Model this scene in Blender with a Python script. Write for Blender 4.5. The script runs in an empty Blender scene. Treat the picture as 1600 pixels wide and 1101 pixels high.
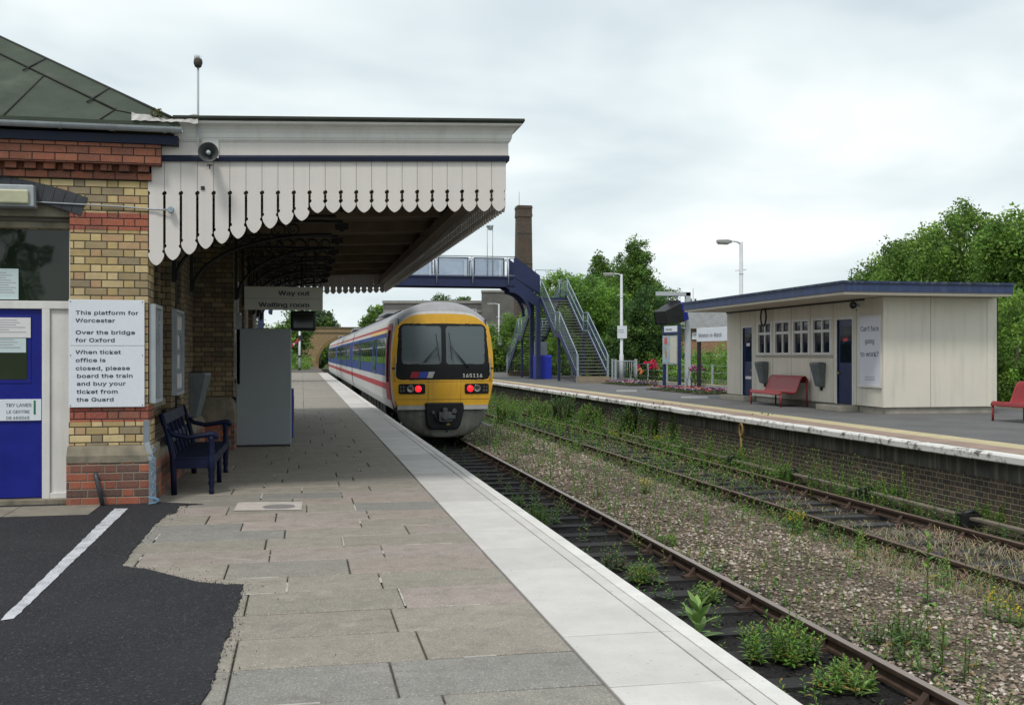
import bpy, bmesh, math, random
import numpy as np
from mathutils import Vector, Matrix
R = math.radians
PI = math.pi
random.seed(5)
rng = np.random.default_rng(7)
SC = bpy.context.scene
COL = SC.collection

# ------------------------------------------------------------------ camera, sky, sun, exposure
YAW = math.atan(328 / 1620)
cd = bpy.data.cameras.new('camera')
cam = bpy.data.objects.new('camera', cd)
COL.objects.link(cam)
cd.sensor_width = 36
cd.lens = 36 * 1620 / 1600
cd.shift_y = 4.5 / 1600
cd.clip_start = 0.05
cd.clip_end = 3000
cam.location = (0, 0, 1.6)
cam.rotation_euler = (R(90), 0, -YAW)
SC.camera = cam

SUN_EL, SUN_AZ = R(58), R(215)          # azimuth clockwise from +Y
wd = bpy.data.worlds.new('World')
SC.world = wd
wd.use_nodes = True
nt = wd.node_tree
nt.nodes.clear()
def wn(t, **k):
    n = nt.nodes.new(t)
    for a, b in k.items(): setattr(n, a, b)
    return n
out = wn('ShaderNodeOutputWorld'); bg = wn('ShaderNodeBackground')
sky = wn('ShaderNodeTexSky', sky_type='NISHITA', sun_disc=False, sun_elevation=SUN_EL, sun_rotation=SUN_AZ)
sky.dust_density = 3.0
tc = wn('ShaderNodeTexCoord'); sep = wn('ShaderNodeSeparateXYZ')
nt.links.new(tc.outputs['Generated'], sep.inputs[0])
def wm(op, a, b=None, c=None):
    n = wn('ShaderNodeMath', operation=op)
    for i, v in enumerate((a, b, c)):
        if v is None: continue
        if isinstance(v, (int, float)): n.inputs[i].default_value = v
        else: nt.links.new(v, n.inputs[i])
    return n.outputs[0]
zz = wm('ADD', wm('MAXIMUM', sep.outputs[2], 0.0), 0.22)
cmb = wn('ShaderNodeCombineXYZ')
nt.links.new(wm('DIVIDE', sep.outputs[0], zz), cmb.inputs[0])
nt.links.new(wm('DIVIDE', sep.outputs[1], zz), cmb.inputs[1])
n1 = wn('ShaderNodeTexNoise'); n1.inputs['Scale'].default_value = 1.15; n1.inputs['Detail'].default_value = 4; n1.inputs['Roughness'].default_value = .5; n1.inputs['Distortion'].default_value = .3
nt.links.new(cmb.outputs[0], n1.inputs['Vector'])
rp = wn('ShaderNodeValToRGB')
e = rp.color_ramp.elements
e[0].position = .36; e[0].color = (.48, .55, .585, 1)
e[1].position = .66; e[1].color = (.84, .85, .84, 1)
m_ = rp.color_ramp.elements.new(.5); m_.color = (.63, .69, .705, 1)
nt.links.new(n1.outputs['Fac'], rp.inputs[0])
# the cloud deck thins to a slightly deeper tone low down
bgs = wn('ShaderNodeMix', data_type='RGBA'); bgs.inputs[7].default_value = (.575, .65, .665, 1)
nt.links.new(rp.outputs[0], bgs.inputs[6])
low = wn('ShaderNodeMapRange'); low.inputs[1].default_value = .30; low.inputs[2].default_value = .0; low.inputs[3].default_value = 0; low.inputs[4].default_value = .45
nt.links.new(sep.outputs[2], low.inputs[0]); nt.links.new(low.outputs[0], bgs.inputs[0])
sc_ = wn('ShaderNodeMix', data_type='RGBA'); sc_.inputs[0].default_value = .93
sb = wn('ShaderNodeMix', data_type='RGBA', blend_type='MULTIPLY'); sb.inputs[0].default_value = 1; sb.inputs[7].default_value = (.08, .08, .08, 1)
nt.links.new(sky.outputs[0], sb.inputs[6]); nt.links.new(sb.outputs[2], sc_.inputs[6]); nt.links.new(bgs.outputs[2], sc_.inputs[7])
nt.links.new(sc_.outputs[2], bg.inputs[0]); bg.inputs[1].default_value = 1.0
nt.links.new(bg.outputs[0], out.inputs[0])

sl = bpy.data.lights.new('sun', 'SUN'); sl.energy = 1.5; sl.angle = R(11); sl.color = (1, .95, .88)
sun = bpy.data.objects.new('sun', sl); COL.objects.link(sun)
sd = Vector((math.sin(SUN_AZ) * math.cos(SUN_EL), math.cos(SUN_AZ) * math.cos(SUN_EL), math.sin(SUN_EL)))
sun.rotation_euler = sd.to_track_quat('Z', 'Y').to_euler()
SC.view_settings.view_transform = 'Standard'
SC.view_settings.look = 'None'
SC.view_settings.exposure = 0.5
SC.view_settings.gamma = 1

# ------------------------------------------------------------------ materials
class NT:
    def __init__(s, name):
        s.mat = bpy.data.materials.new(name); s.mat.use_nodes = True
        s.t = s.mat.node_tree; s.t.nodes.clear()
        s.out = s.n('ShaderNodeOutputMaterial'); s.b = s.n('ShaderNodeBsdfPrincipled')
        s.link(s.b.outputs[0], s.out.inputs[0])
        s._c = None
    def n(s, t, **k):
        x = s.t.nodes.new(t)
        for a, b in k.items(): setattr(x, a, b)
        return x
    def link(s, a, b): s.t.links.new(a, b)
    def put(s, sock, v):
        if isinstance(v, (int, float)): sock.default_value = v
        elif isinstance(v, (tuple, list)):
            sock.default_value = (*v, 1) if len(v) == 3 and len(sock.default_value) == 4 else v
        else: s.link(v, sock)
    def m(s, op, a, b=None, c=None):
        x = s.n('ShaderNodeMath', operation=op)
        for i, v in enumerate((a, b, c)):
            if v is not None: s.put(x.inputs[i], v)
        return x.outputs[0]
    def obj(s):
        if s._c is None: s._c = s.n('ShaderNodeTexCoord')
        return s._c.outputs['Object']
    def pos(s):
        return s.n('ShaderNodeNewGeometry').outputs['Position']
    def noise(s, scale, detail=3, vec=None, rough=.55, dist=0):
        x = s.n('ShaderNodeTexNoise'); x.inputs['Scale'].default_value = scale
        x.inputs['Detail'].default_value = detail; x.inputs['Roughness'].default_value = rough; x.inputs['Distortion'].default_value = dist
        s.link(vec if vec is not None else s.obj(), x.inputs['Vector'])
        return x.outputs['Fac']
    def voro(s, scale, vec=None, feature='F1'):
        x = s.n('ShaderNodeTexVoronoi', feature=feature); x.inputs['Scale'].default_value = scale
        s.link(vec if vec is not None else s.obj(), x.inputs['Vector'])
        return x
    def ramp(s, fac, stops, interp='LINEAR'):
        x = s.n('ShaderNodeValToRGB'); r = x.color_ramp; r.interpolation = interp
        while len(r.elements) < len(stops): r.elements.new(.5)
        for el, (p, c) in zip(r.elements, stops):
            el.position = p; el.color = (*c, 1)
        s.put(x.inputs[0], fac)
        return x.outputs[0]
    def mix(s, f, a, b, blend='MIX'):
        x = s.n('ShaderNodeMix', data_type='RGBA', blend_type=blend)
        s.put(x.inputs[0], f); s.put(x.inputs[6], a); s.put(x.inputs[7], b)
        return x.outputs[2]
    def rng(s, v, a, b, c, d):
        x = s.n('ShaderNodeMapRange'); s.put(x.inputs[0], v)
        for i, q in enumerate((a, b, c, d)): x.inputs[i + 1].default_value = q
        return x.outputs[0]
    def xyz(s, v):
        x = s.n('ShaderNodeSeparateXYZ'); s.link(v, x.inputs[0]); return x.outputs
    def vec(s, x, y, z):
        c = s.n('ShaderNodeCombineXYZ')
        for i, v in enumerate((x, y, z)): s.put(c.inputs[i], v)
        return c.outputs[0]
    def bump(s, h, dist=.01, strength=1.0):
        x = s.n('ShaderNodeBump'); x.inputs['Distance'].default_value = dist; x.inputs['Strength'].default_value = strength
        s.put(x.inputs['Height'], h); s.link(x.outputs[0], s.b.inputs['Normal'])
    def done(s, col, rough=.6, metal=0, spec=.5):
        s.put(s.b.inputs['Base Color'], col); s.put(s.b.inputs['Roughness'], rough); s.put(s.b.inputs['Metallic'], metal)
        s.b.inputs['Specular IOR Level'].default_value = spec
        return s.mat
def sc3(c, k): return tuple(min(1, x * k) for x in c)
MATS = {}
def paint(name, c, rough=.5, var=.12, scale=3, fine=60, bump=.0006, metal=0, streak=False, spec=.5, dirt=None, dirtamt=.35):
    """painted or plain surface with uneven wear"""
    if name in MATS: return MATS[name]
    t = NT(name)
    n = t.noise(scale, 5)
    f = t.noise(fine, 2)
    col = t.ramp(n, [(.3, sc3(c, 1 - var)), (.7, sc3(c, 1 + var))])
    col = t.mix(t.rng(f, .3, .7, 0, .18), col, sc3(c, .62))
    if streak or dirt:
        x = t.xyz(t.obj())
        v = t.vec(t.m('MULTIPLY', x[0], 9), t.m('MULTIPLY', x[1], 9), t.m('MULTIPLY', x[2], .7))
        d = t.noise(1.0, 5, vec=v)
        col = t.mix(t.rng(d, .48, .75, 0, dirtamt), col, dirt or sc3(c, .5))
    if bump: t.bump(t.m('ADD', n, t.m('MULTIPLY', f, .6)), bump)
    MATS[name] = t.done(col, t.rng(n, .3, .7, rough - .06, rough + .1), metal, spec)
    return MATS[name]
def brick(name, pal, mortar, bw=.225, bh=.083, flem=True, grime=.3, grimecol=(.03, .028, .025), mw=.010, rough=.85, uvx=None):
    """real brick courses: Flemish or stretcher bond, each brick with its own colour"""
    t = NT(name)
    g = t.xyz(t.obj())
    wob = t.m('MULTIPLY', t.m('SUBTRACT', t.noise(9, 2), .5), .006)
    u = t.m('ADD', t.m('ADD', g[0], g[1]), wob); v = t.m('ADD', g[2], wob)
    row = t.m('FLOOR', t.m('DIVIDE', v, bh)); fv = t.m('FRACT', t.m('DIVIDE', v, bh))
    P = bw * 1.5 if flem else bw
    odd = t.m('FLOORED_MODULO', row, 2)
    uu = t.m('DIVIDE', t.m('ADD', u, t.m('MULTIPLY', odd, P * .5 + (0.0 if flem else 0))), P)
    cell = t.m('FLOOR', uu); fu = t.m('FRACT', uu)
    if flem:
        hd = t.m('GREATER_THAN', fu, 2 / 3)
        ida = t.m('ADD', t.m('MULTIPLY', cell, 2), hd)
        # distance to nearest vertical joint in metres
        s1 = t.m('MINIMUM', fu, t.m('ABSOLUTE', t.m('SUBTRACT', fu, 2 / 3)))
        du = t.m('MULTIPLY', t.m('MINIMUM', s1, t.m('SUBTRACT', 1, fu)), P)
    else:
        ida = cell
        du = t.m('MULTIPLY', t.m('MINIMUM', fu, t.m('SUBTRACT', 1, fu)), P)
    dv = t.m('MULTIPLY', t.m('MINIMUM', fv, t.m('SUBTRACT', 1, fv)), bh)
    dd = t.m('MINIMUM', du, dv)
    wn_ = t.n('ShaderNodeTexWhiteNoise', noise_dimensions='2D'); t.link(t.vec(ida, row, 0), wn_.inputs['Vector'])
    k = len(pal)
    col = t.ramp(wn_.outputs['Value'], [(i / k, c) for i, c in enumerate(pal)], 'CONSTANT')
    n = t.noise(14, 4); col = t.mix(t.rng(n, .3, .75, 0, .45), col, t.mix(.5, col, (.05, .045, .04)))
    f = t.noise(110, 2); col = t.mix(t.rng(f, .35, .7, 0, .3), col, (.42, .36, .28))
    msk = t.rng(dd, mw * .35, mw * .62, 1, 0)
    col = t.mix(msk, col, mortar)
    gr = t.noise(1.6, 6, rough=.65)
    col = t.mix(t.rng(gr, .42, .72, 0, grime), col, grimecol)
    t.bump(t.m('ADD', t.rng(dd, 0, mw, 0, 1), t.m('MULTIPLY', n, .5)), .007)
    return t.done(col, rough, spec=.25)
def attr_mat(name, rough=.7, noise_scale=40, var=.25, bump=.002, trans=0, spec=.3, moss=None):
    t = NT(name)
    a = t.n('ShaderNodeAttribute'); a.attribute_name = 'Col'
    col = a.outputs['Color']
    if noise_scale:
        n = t.noise(noise_scale, 4, vec=t.pos())
        col = t.mix(t.rng(n, .3, .7, 0, var), col, t.mix(.55, col, (.01, .01, .01)))
        if bump: t.bump(n, bump)
    if moss:
        vg = t.voro(150, vec=t.pos()); wv_ = t.n('ShaderNodeTexWhiteNoise', noise_dimensions='3D'); t.link(vg.outputs['Color'], wv_.inputs[0])
        col = t.mix(.30, col, t.ramp(wv_.outputs['Value'], [(0, (.05, .048, .042)), (.3, (.20, .19, .165)), (.75, (.26, .245, .215)), (.93, (.55, .53, .48))], 'CONSTANT'))
        q = t.noise(.8, 6, vec=t.pos(), rough=.7)
        col = t.mix(t.rng(q, .5, .75, 0, moss[3]), col, moss[:3])
        q2 = t.noise(5, 5, vec=t.pos(), rough=.7)
        col = t.mix(t.rng(q2, .5, .72, 0, .42), col, (.09, .083, .07))
        q4 = t.noise(2.2, 4, vec=t.pos(), rough=.6, dist=.6); col = t.mix(t.rng(q4, .6, .68, 0, .22), col, (.40, .37, .33))
        q3 = t.noise(170, 2, vec=t.pos()); col = t.mix(t.rng(q3, .5, .75, 0, .35), col, (.5, .48, .45))
    t.done(col, rough, spec=spec)
    if trans:
        tr = t.n('ShaderNodeBsdfTranslucent'); t.link(col, tr.inputs[0])
        mx = t.n('ShaderNodeMixShader'); mx.inputs[0].default_value = trans
        t.link(t.b.outputs[0], mx.inputs[1]); t.link(tr.outputs[0], mx.inputs[2]); t.link(mx.outputs[0], t.out.inputs[0])
    return t.mat
def glass(name, c=(.02, .025, .025), rough=.04, see=0.0, tint=(.6, .65, .65)):
    t = NT(name)
    n = t.noise(1.3, 2); t.bump(n, .012, .5)
    t.done(c, rough, spec=.5)
    if see:
        tr = t.n('ShaderNodeBsdfTransparent'); tr.inputs[0].default_value = (*tint, 1)
        mx = t.n('ShaderNodeMixShader')
        fr = t.n('ShaderNodeFresnel'); fr.inputs[0].default_value = 1.5
        t.link(t.m('SUBTRACT', see, fr.outputs[0]), mx.inputs[0]); t.link(t.b.outputs[0], mx.inputs[1]); t.link(tr.outputs[0], mx.inputs[2])
        t.link(mx.outputs[0], t.out.inputs[0])
    return t.mat
def emit(name, c, s):
    t = NT(name); t.b.inputs['Emission Color'].default_value = (*c, 1); t.b.inputs['Emission Strength'].default_value = s
    return t.done(c, .3)

# ------------------------------------------------------------------ mesh building
class MB:
    def __init__(s): s.v = []; s.f = []; s.mi = []; s.sm = []
    def add(s, vs, fs, mi=0, sm=False):
        b = len(s.v); s.v.extend([tuple(q) for q in vs])
        for f in fs: s.f.append([b + i for i in f]); s.mi.append(mi); s.sm.append(sm)
        return s
    def box(s, x0, x1, y0, y1, z0, z1, mi=0):
        x0, x1 = sorted((x0, x1)); y0, y1 = sorted((y0, y1)); z0, z1 = sorted((z0, z1))
        v = [(x0,y0,z0),(x1,y0,z0),(x1,y1,z0),(x0,y1,z0),(x0,y0,z1),(x1,y0,z1),(x1,y1,z1),(x0,y1,z1)]
        return s.add(v, [(0,3,2,1),(4,5,6,7),(0,1,5,4),(1,2,6,5),(2,3,7,6),(3,0,4,7)], mi)
    def bar(s, a, b, w, h=None, mi=0, up=(0, 0, 1)):
        """square bar from a to b"""
        h = h or w; a = Vector(a); b = Vector(b); d = (b - a).normalized(); u = Vector(up)
        if abs(d.dot(u)) > .98: u = Vector((0, 1, 0))
        sx = d.cross(u).normalized() * w / 2; sy = sx.cross(d).normalized() * h / 2
        v = [p + i * sx + j * sy for p in (a, b) for i, j in ((-1,-1),(1,-1),(1,1),(-1,1))]
        return s.add(v, [(0,1,2,3),(7,6,5,4),(0,4,5,1),(1,5,6,2),(2,6,7,3),(3,7,4,0)], mi)
    def tube(s, pts, r, n=8, mi=0, closed=False):
        pts = [Vector(p) for p in pts]; k = len(pts); rs = r if isinstance(r, (list, tuple)) else [r] * k
        b = len(s.v); prev = None
        for i, p in enumerate(pts):
            if closed: d = pts[(i + 1) % k] - pts[i - 1]
            else: d = (pts[min(i + 1, k - 1)] - pts[max(i - 1, 0)])
            d.normalize()
            if prev is None:
                u = Vector((0, 0, 1)) if abs(d.z) < .9 else Vector((1, 0, 0))
                x = d.cross(u).normalized()
            else:
                x = (prev - d * prev.dot(d)).normalized()
            prev = x; y = d.cross(x)
            for j in range(n):
                a = 2 * PI * j / n
                s.v.append(tuple(p + x * math.cos(a) * rs[i] + y * math.sin(a) * rs[i]))
        for i in range(k if closed else k - 1):
            i2 = (i + 1) % k
            for j in range(n):
                j2 = (j + 1) % n
                s.f.append([b + i * n + j, b + i * n + j2, b + i2 * n + j2, b + i2 * n + j]); s.mi.append(mi); s.sm.append(True)
        if not closed:
            s.f.append([b + j for j in range(n)][::-1]); s.mi.append(mi); s.sm.append(False)
            s.f.append([b + (k - 1) * n + j for j in range(n)]); s.mi.append(mi); s.sm.append(False)
        return s
    def lathe(s, prof, c=(0, 0, 0), n=16, axis='z', mi=0, sm=True):
        b = len(s.v)
        for r, h in prof:
            for j in range(n):
                a = 2 * PI * j / n; p = (r * math.cos(a), r * math.sin(a), h)
                if axis == 'y': p = (p[0], h, p[1])
                if axis == 'x': p = (h, p[0], p[1])
                s.v.append((p[0] + c[0], p[1] + c[1], p[2] + c[2]))
        for i in range(len(prof) - 1):
            for j in range(n):
                j2 = (j + 1) % n
                q = [b + i * n + j, b + i * n + j2, b + (i + 1) * n + j2, b + (i + 1) * n + j]
                s.f.append(q if axis != 'y' else q[::-1]); s.mi.append(mi); s.sm.append(sm)
        for i, rv in ((0, True), (len(prof) - 1, False)):
            q = [b + i * n + j for j in range(n)]
            if rv: q = q[::-1]
            s.f.append(q if axis != 'y' else q[::-1]); s.mi.append(mi); s.sm.append(False)
        return s
    def prism(s, poly, axis, a, b, mi=0):
        """poly in the plane across axis, extruded from a to b. axis x: (y,z); y: (x,z); z: (x,y)"""
        n = len(poly)
        def P(p, h): return {'x': (h, p[0], p[1]), 'y': (p[0], h, p[1]), 'z': (p[0], p[1], h)}[axis]
        v = [P(p, a) for p in poly] + [P(p, b) for p in poly]
        f = [list(range(n))[::-1], list(range(n, 2 * n))] + [[i, (i + 1) % n, n + (i + 1) % n, n + i] for i in range(n)]
        if axis == 'y': f = [q[::-1] for q in f]
        return s.add(v, f, mi)
    def loft(s, rings, mi=0, sm=True, closed=True, cap=False):
        b = len(s.v); n = len(rings[0])
        for r in rings: s.v.extend([tuple(p) for p in r])
        for i in range(len(rings) - 1):
            for j in range(n if closed else n - 1):
                j2 = (j + 1) % n
                s.f.append([b + i * n + j, b + i * n + j2, b + (i + 1) * n + j2, b + (i + 1) * n + j])
                s.mi.append(mi(i, j) if callable(mi) else mi); s.sm.append(sm)
        if cap:
            s.f.append([b + j for j in range(n)][::-1]); s.mi.append(cap - 1 if cap is not True else 0); s.sm.append(False)
            s.f.append([b + (len(rings) - 1) * n + j for j in range(n)]); s.mi.append(cap - 1 if cap is not True else 0); s.sm.append(False)
        return s
    def build(s, name, mats, parent=None, loc=None, off=None, bevel=0, label=None, cat=None, group=None, kind=None):
        """vertices are in world space unless loc is given; with a parent, in the parent thing's space if off is None"""
        me = bpy.data.meshes.new(name)
        v = np.array(s.v, dtype=np.float32).reshape(-1, 3)
        if off is not None: v = v - np.array(off, dtype=np.float32)
        me.from_pydata(v.tolist(), [], s.f)
        if not isinstance(mats, (list, tuple)): mats = [mats]
        for m in mats: me.materials.append(m)
        me.polygons.foreach_set('material_index', s.mi)
        me.polygons.foreach_set('use_smooth', s.sm)
        me.update()
        o = bpy.data.objects.new(name, me); COL.objects.link(o)
        if parent: o.parent = parent
        if loc is not None: o.location = loc
        if bevel:
            b = o.modifiers.new('bevel', 'BEVEL'); b.width = bevel; b.segments = 2; b.limit_method = 'ANGLE'; b.angle_limit = R(40)
        tag(o, label, cat, group, kind)
        return o
def tag(o, label=None, cat=None, group=None, kind=None):
    if label: o['label'] = label
    if cat: o['category'] = cat
    if group: o['group'] = group
    if kind: o['kind'] = kind
    return o
def thing(name, label, cat, loc=(0, 0, 0), rz=0, group=None, kind=None):
    o = bpy.data.objects.new(name, None); COL.objects.link(o); o.location = loc; o.rotation_euler = (0, 0, rz)
    o.empty_display_size = .2
    return tag(o, label, cat, group, kind)
def copy_tree(o, parent=None):
    c = o.copy(); COL.objects.link(c); c.parent = parent
    for ch in list(o.children): copy_tree(ch, c)
    return c
def mesh_np(name, v, quads, mat, cols=None, parent=None, loc=None, sm=False, **k):
    """fast mesh from numpy arrays; quads (m,4) or (m,3); cols per vertex"""
    me = bpy.data.meshes.new(name); n = len(v); m = len(quads); w = quads.shape[1]
    me.vertices.add(n); me.vertices.foreach_set('co', v.astype(np.float32).ravel())
    me.loops.add(m * w); me.loops.foreach_set('vertex_index', quads.astype(np.int32).ravel())
    me.polygons.add(m); me.polygons.foreach_set('loop_start', np.arange(0, m * w, w, dtype=np.int32))
    try: me.polygons.foreach_set('loop_total', np.full(m, w, dtype=np.int32))
    except Exception: pass
    me.update(calc_edges=True)
    if cols is not None:
        ca = me.color_attributes.new('Col', 'FLOAT_COLOR', 'POINT')
        c4 = np.ones((n, 4), dtype=np.float32); c4[:, :3] = cols; ca.data.foreach_set('color', c4.ravel())
    me.polygons.foreach_set('use_smooth', np.full(m, bool(sm)))
    me.materials.append(mat); me.validate()
    o = bpy.data.objects.new(name, me); COL.objects.link(o)
    if parent: o.parent = parent
    if loc is not None: o.location = loc
    return tag(o, **k)
CY, SY = math.cos(YAW), math.sin(YAW)
def G(px, py, z=0.0):
    """ground point at height z seen at a pixel of the 1600 px photo"""
    d = 1620 * (1.6 - z) / (py - 555); u = d * (px - 800) / 1620
    return (u * CY + d * SY, d * CY - u * SY)
try:      # Blender's own bundled sans serif; the built-in face is the fallback
    import os
    SANS = bpy.data.fonts.load(os.path.join(bpy.utils.system_resource('DATAFILES'), 'fonts', 'Inter.woff2'))
except Exception: SANS = None
def text(body, size, mat, parent, loc, rot=(R(90), 0, 0), bold=0.0, sx=1.0, align='LEFT', name='lettering', spacing=1.0, depth=.0008, line=1.0, fit=None):
    cu = bpy.data.curves.new('txt', 'FONT'); cu.body = body
    if SANS: cu.font = SANS
    if 1:  cu.size = size; cu.offset = bold; cu.extrude = depth
    heavy = bold if bold >= .003 else 0
    if heavy: cu.offset = 0
    cu.align_x = align; cu.space_character = spacing; cu.space_line = line; cu.resolution_u = 4
    o = bpy.data.objects.new('txt', cu); COL.objects.link(o)
    bpy.context.view_layer.update()
    me = bpy.data.meshes.new_from_object(o.evaluated_get(bpy.context.evaluated_depsgraph_get()))
    bpy.data.objects.remove(o); me.name = name
    if heavy:      # heavier strokes: the outline laid down again, shifted a hair
        bm = bmesh.new(); bm.from_mesh(me); base = bm.verts[:] + bm.edges[:] + bm.faces[:]
        for i, (dx, dy) in enumerate(((-heavy * .6, 0), (heavy * .6, 0), (0, heavy * .35))):
            g_ = bmesh.ops.duplicate(bm, geom=base); bmesh.ops.translate(bm, verts=[q for q in g_['geom'] if isinstance(q, bmesh.types.BMVert)], vec=(dx, dy, .0003 * (i + 1)))
        bm.to_mesh(me); bm.free()
    me.materials.clear(); me.materials.append(mat)
    t = bpy.data.objects.new(name, me); COL.objects.link(t); t.parent = parent; t.location = loc; t.rotation_euler = rot; t.scale = (sx, 1, 1)
    if fit:
        xs_ = [v.co.x for v in me.vertices]; t.scale = (fit / (max(xs_) - min(xs_)), 1, 1)
    return t

# ------------------------------------------------------------------ colours
WHITE = paint('white_paint', (.66, .655, .64), .45, .07, 2, streak=True, dirt=(.30, .28, .24), dirtamt=.22)
CREAM = paint('cream_paint', (.63, .585, .55), .5, .05, 2, streak=True, dirt=(.36, .32, .28), dirtamt=.25)
NAVY = paint('navy_paint', (.007, .012, .036), .55, .3, 4, spec=.3)
BLUE = paint('door_blue', (.006, .012, .20), .45, .15, 3, spec=.3)
DARK = paint('black_iron', (.012, .012, .014), .5, .3, 6)
GREYM = paint('grey_metal', (.33, .36, .39), .45, .12, 4, streak=True)
GALV = paint('galvanised', (.42, .46, .50), .42, .15, 5, metal=.35)
LAMPP = paint('pale_post', (.60, .62, .65), .5, .08, 3, streak=True)
BOARDW = paint('sign_white', (.66, .70, .76), .4, .03, 2)
INK = paint('ink', (.035, .04, .07), .5, .1, 5, bump=0)
RED = paint('bench_red', (.26, .026, .032), .45, .2, 5)
GLASS = glass('window_glass')
STONE = paint('sandstone', (.20, .175, .13), .85, .35, 5, fine=40, bump=.004, streak=True, dirt=(.06, .065, .045), dirtamt=.5)
CONC = paint('concrete', (.30, .28, .24), .9, .2, 4, fine=50, bump=.003)

# ------------------------------------------------------------------ ground and trackbed
t = NT('grassland'); n = t.noise(.25, 6, vec=t.pos()); n2 = t.noise(3, 5, vec=t.pos())
c = t.ramp(n, [(.3, (.05, .085, .02)), (.5, (.08, .11, .03)), (.7, (.15, .14, .055))])
c = t.mix(t.rng(n2, .3, .7, 0, .5), c, (.03, .05, .012)); t.bump(n2, .08)
GRASSM = t.done(c, .9)
m = MB(); m.add([(-900, -300, -1.35), (900, -300, -1.35), (900, 1500, -1.35), (-900, 1500, -1.35)], [(0, 1, 2, 3)])
m.build('ground', GRASSM, kind='structure')

# trackbed: one height field, black fines under the near line, stone in the six-foot
t = NT('ballast')
P = t.pos(); g = t.xyz(P)
vo = t.voro(26, vec=P); vc = t.n('ShaderNodeTexWhiteNoise', noise_dimensions='3D'); t.link(vo.outputs['Color'], vc.inputs[0])
stone = t.ramp(vc.outputs['Value'], [(0, (.14, .11, .08)), (.2, (.27, .21, .16)), (.4, (.17, .15, .115)), (.6, (.33, .28, .225)), (.78, (.21, .16, .12)), (.92, (.46, .41, .35))], 'CONSTANT')
e_ = t.rng(vo.outputs['Distance'], .2, .55, 0, .8)
stone = t.mix(e_, stone, (.035, .03, .022))
nb = t.noise(1.1, 6, vec=P, rough=.65)
stone = t.mix(t.rng(nb, .42, .68, 0, .75), stone, (.055, .05, .026))
fine = t.noise(45, 4, vec=P)
oil = t.ramp(fine, [(.3, (.008, .008, .009)), (.55, (.02, .019, .02)), (.75, (.05, .045, .042))])
wob = t.m('MULTIPLY', t.m('SUBTRACT', nb, .5), 1.6)
xx = t.m('ADD', g[0], wob)
isoil = t.rng(xx, 4.55, 5.0, 1, 0)
far = t.m('MULTIPLY', t.rng(xx, 7.3, 7.7, 0, .9), t.rng(t.noise(.5, 3, vec=P), .4, .55, .7, 1))
c = t.mix(isoil, stone, oil); c = t.mix(far, c, t.mix(.5, oil, (.05, .045, .025)))
t.bump(t.m('SUBTRACT', 1, vo.outputs['Distance']), .02)
BALLAST = t.done(c, .95, spec=.15)
xs = np.concatenate([np.arange(1.9, 10.6, .1)]); ys = np.concatenate([np.arange(3, 30, .12), np.arange(30, 200, 1.0)])
Xg, Yg = np.meshgrid(xs, ys)
def bedz(X, Y):
    six = np.exp(-((X - 5.95) / .95) ** 4)
    return -.965 + .085 * six - .03 * np.exp(-((X - 3.73) / 1.0) ** 4) - .045 * np.exp(-((X - 8.3) / 1.15) ** 6) + .012 * np.sin(X * 5 + Y * 1.7) * np.sin(Y * 2.3 + X) + .01 * np.sin(X * 13) * np.sin(Y * 11)
Zg = bedz(Xg, Yg) + rng.normal(0, .006, Xg.shape)
nx = len(xs); ny = len(ys); idx = np.arange(nx * ny).reshape(ny, nx)
q = np.stack([idx[:-1, :-1], idx[:-1, 1:], idx[1:, 1:], idx[1:, :-1]], -1).reshape(-1, 4)
mesh_np('trackbed_ground', np.stack([Xg, Yg, Zg], -1).reshape(-1, 3), q, BALLAST, sm=True, kind='structure')

# loose stones as real geometry
def stones(name, n, xr, yr, sr, pal, label, seedv, dens=None):
    r = np.random.default_rng(seedv)
    ico = np.array([(1, 0, 0), (-1, 0, 0), (0, 1, 0), (0, -1, 0), (0, 0, 1), (0, 0, -1)], float)
    tri = np.array([(0, 2, 4), (2, 1, 4), (1, 3, 4), (3, 0, 4), (2, 0, 5), (1, 2, 5), (3, 1, 5), (0, 3, 5)])
    x = r.uniform(*xr, n); y = yr[0] + (yr[1] - yr[0]) * r.uniform(0, 1, n) ** 1.6
    keep = np.sin(x * 2.1 + np.sin(y * .9) * 1.5) * np.sin(y * .8 + x) + r.normal(0, .5, n) > -.55
    x = x[keep]; y = y[keep]; n = len(x)
    z = bedz(x, y) + r.uniform(-.006, .012, n)
    s = r.uniform(*sr, n) * (1 + (y - yr[0]) * .012)
    v = ico[None] * np.stack([s * r.uniform(.7, 1.3, n), s * r.uniform(.6, 1.1, n), s * r.uniform(.4, .8, n)], -1)[:, None]
    v = v * r.uniform(.75, 1.25, (n, 6, 1)) + r.normal(0, .14, (n, 6, 3)) * s[:, None, None]
    a = r.uniform(0, 2 * PI, n); ca, sa = np.cos(a)[:, None], np.sin(a)[:, None]
    v = np.stack([v[..., 0] * ca - v[..., 1] * sa, v[..., 0] * sa + v[..., 1] * ca, v[..., 2]], -1)
    v += np.stack([x, y, z], -1)[:, None]
    f = (tri[None] + (np.arange(n) * 6)[:, None, None]).reshape(-1, 3)
    pal = np.array(pal); c = pal[r.integers(0, len(pal), n)] * r.uniform(.7, 1.25, (n, 1)) * (.80 + .28 * np.sin(x * 3.1 + 1.3 * np.sin(y * .7)) * np.sin(y * .55 + 2 * np.sin(x)))[:, None]
    mesh_np(name, v.reshape(-1, 3), f, STONEM, cols=np.repeat(c, 6, 0), label=label, kind='stuff', cat='gravel')
STONEM = attr_mat('stone_chips', .9, 60, .4, .001, spec=.2)
pal = [(.40, .32, .26), (.28, .21, .165), (.50, .44, .37), (.20, .155, .125), (.34, .27, .20), (.58, .52, .46), (.30, .25, .21), (.15, .12, .095)]
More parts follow.
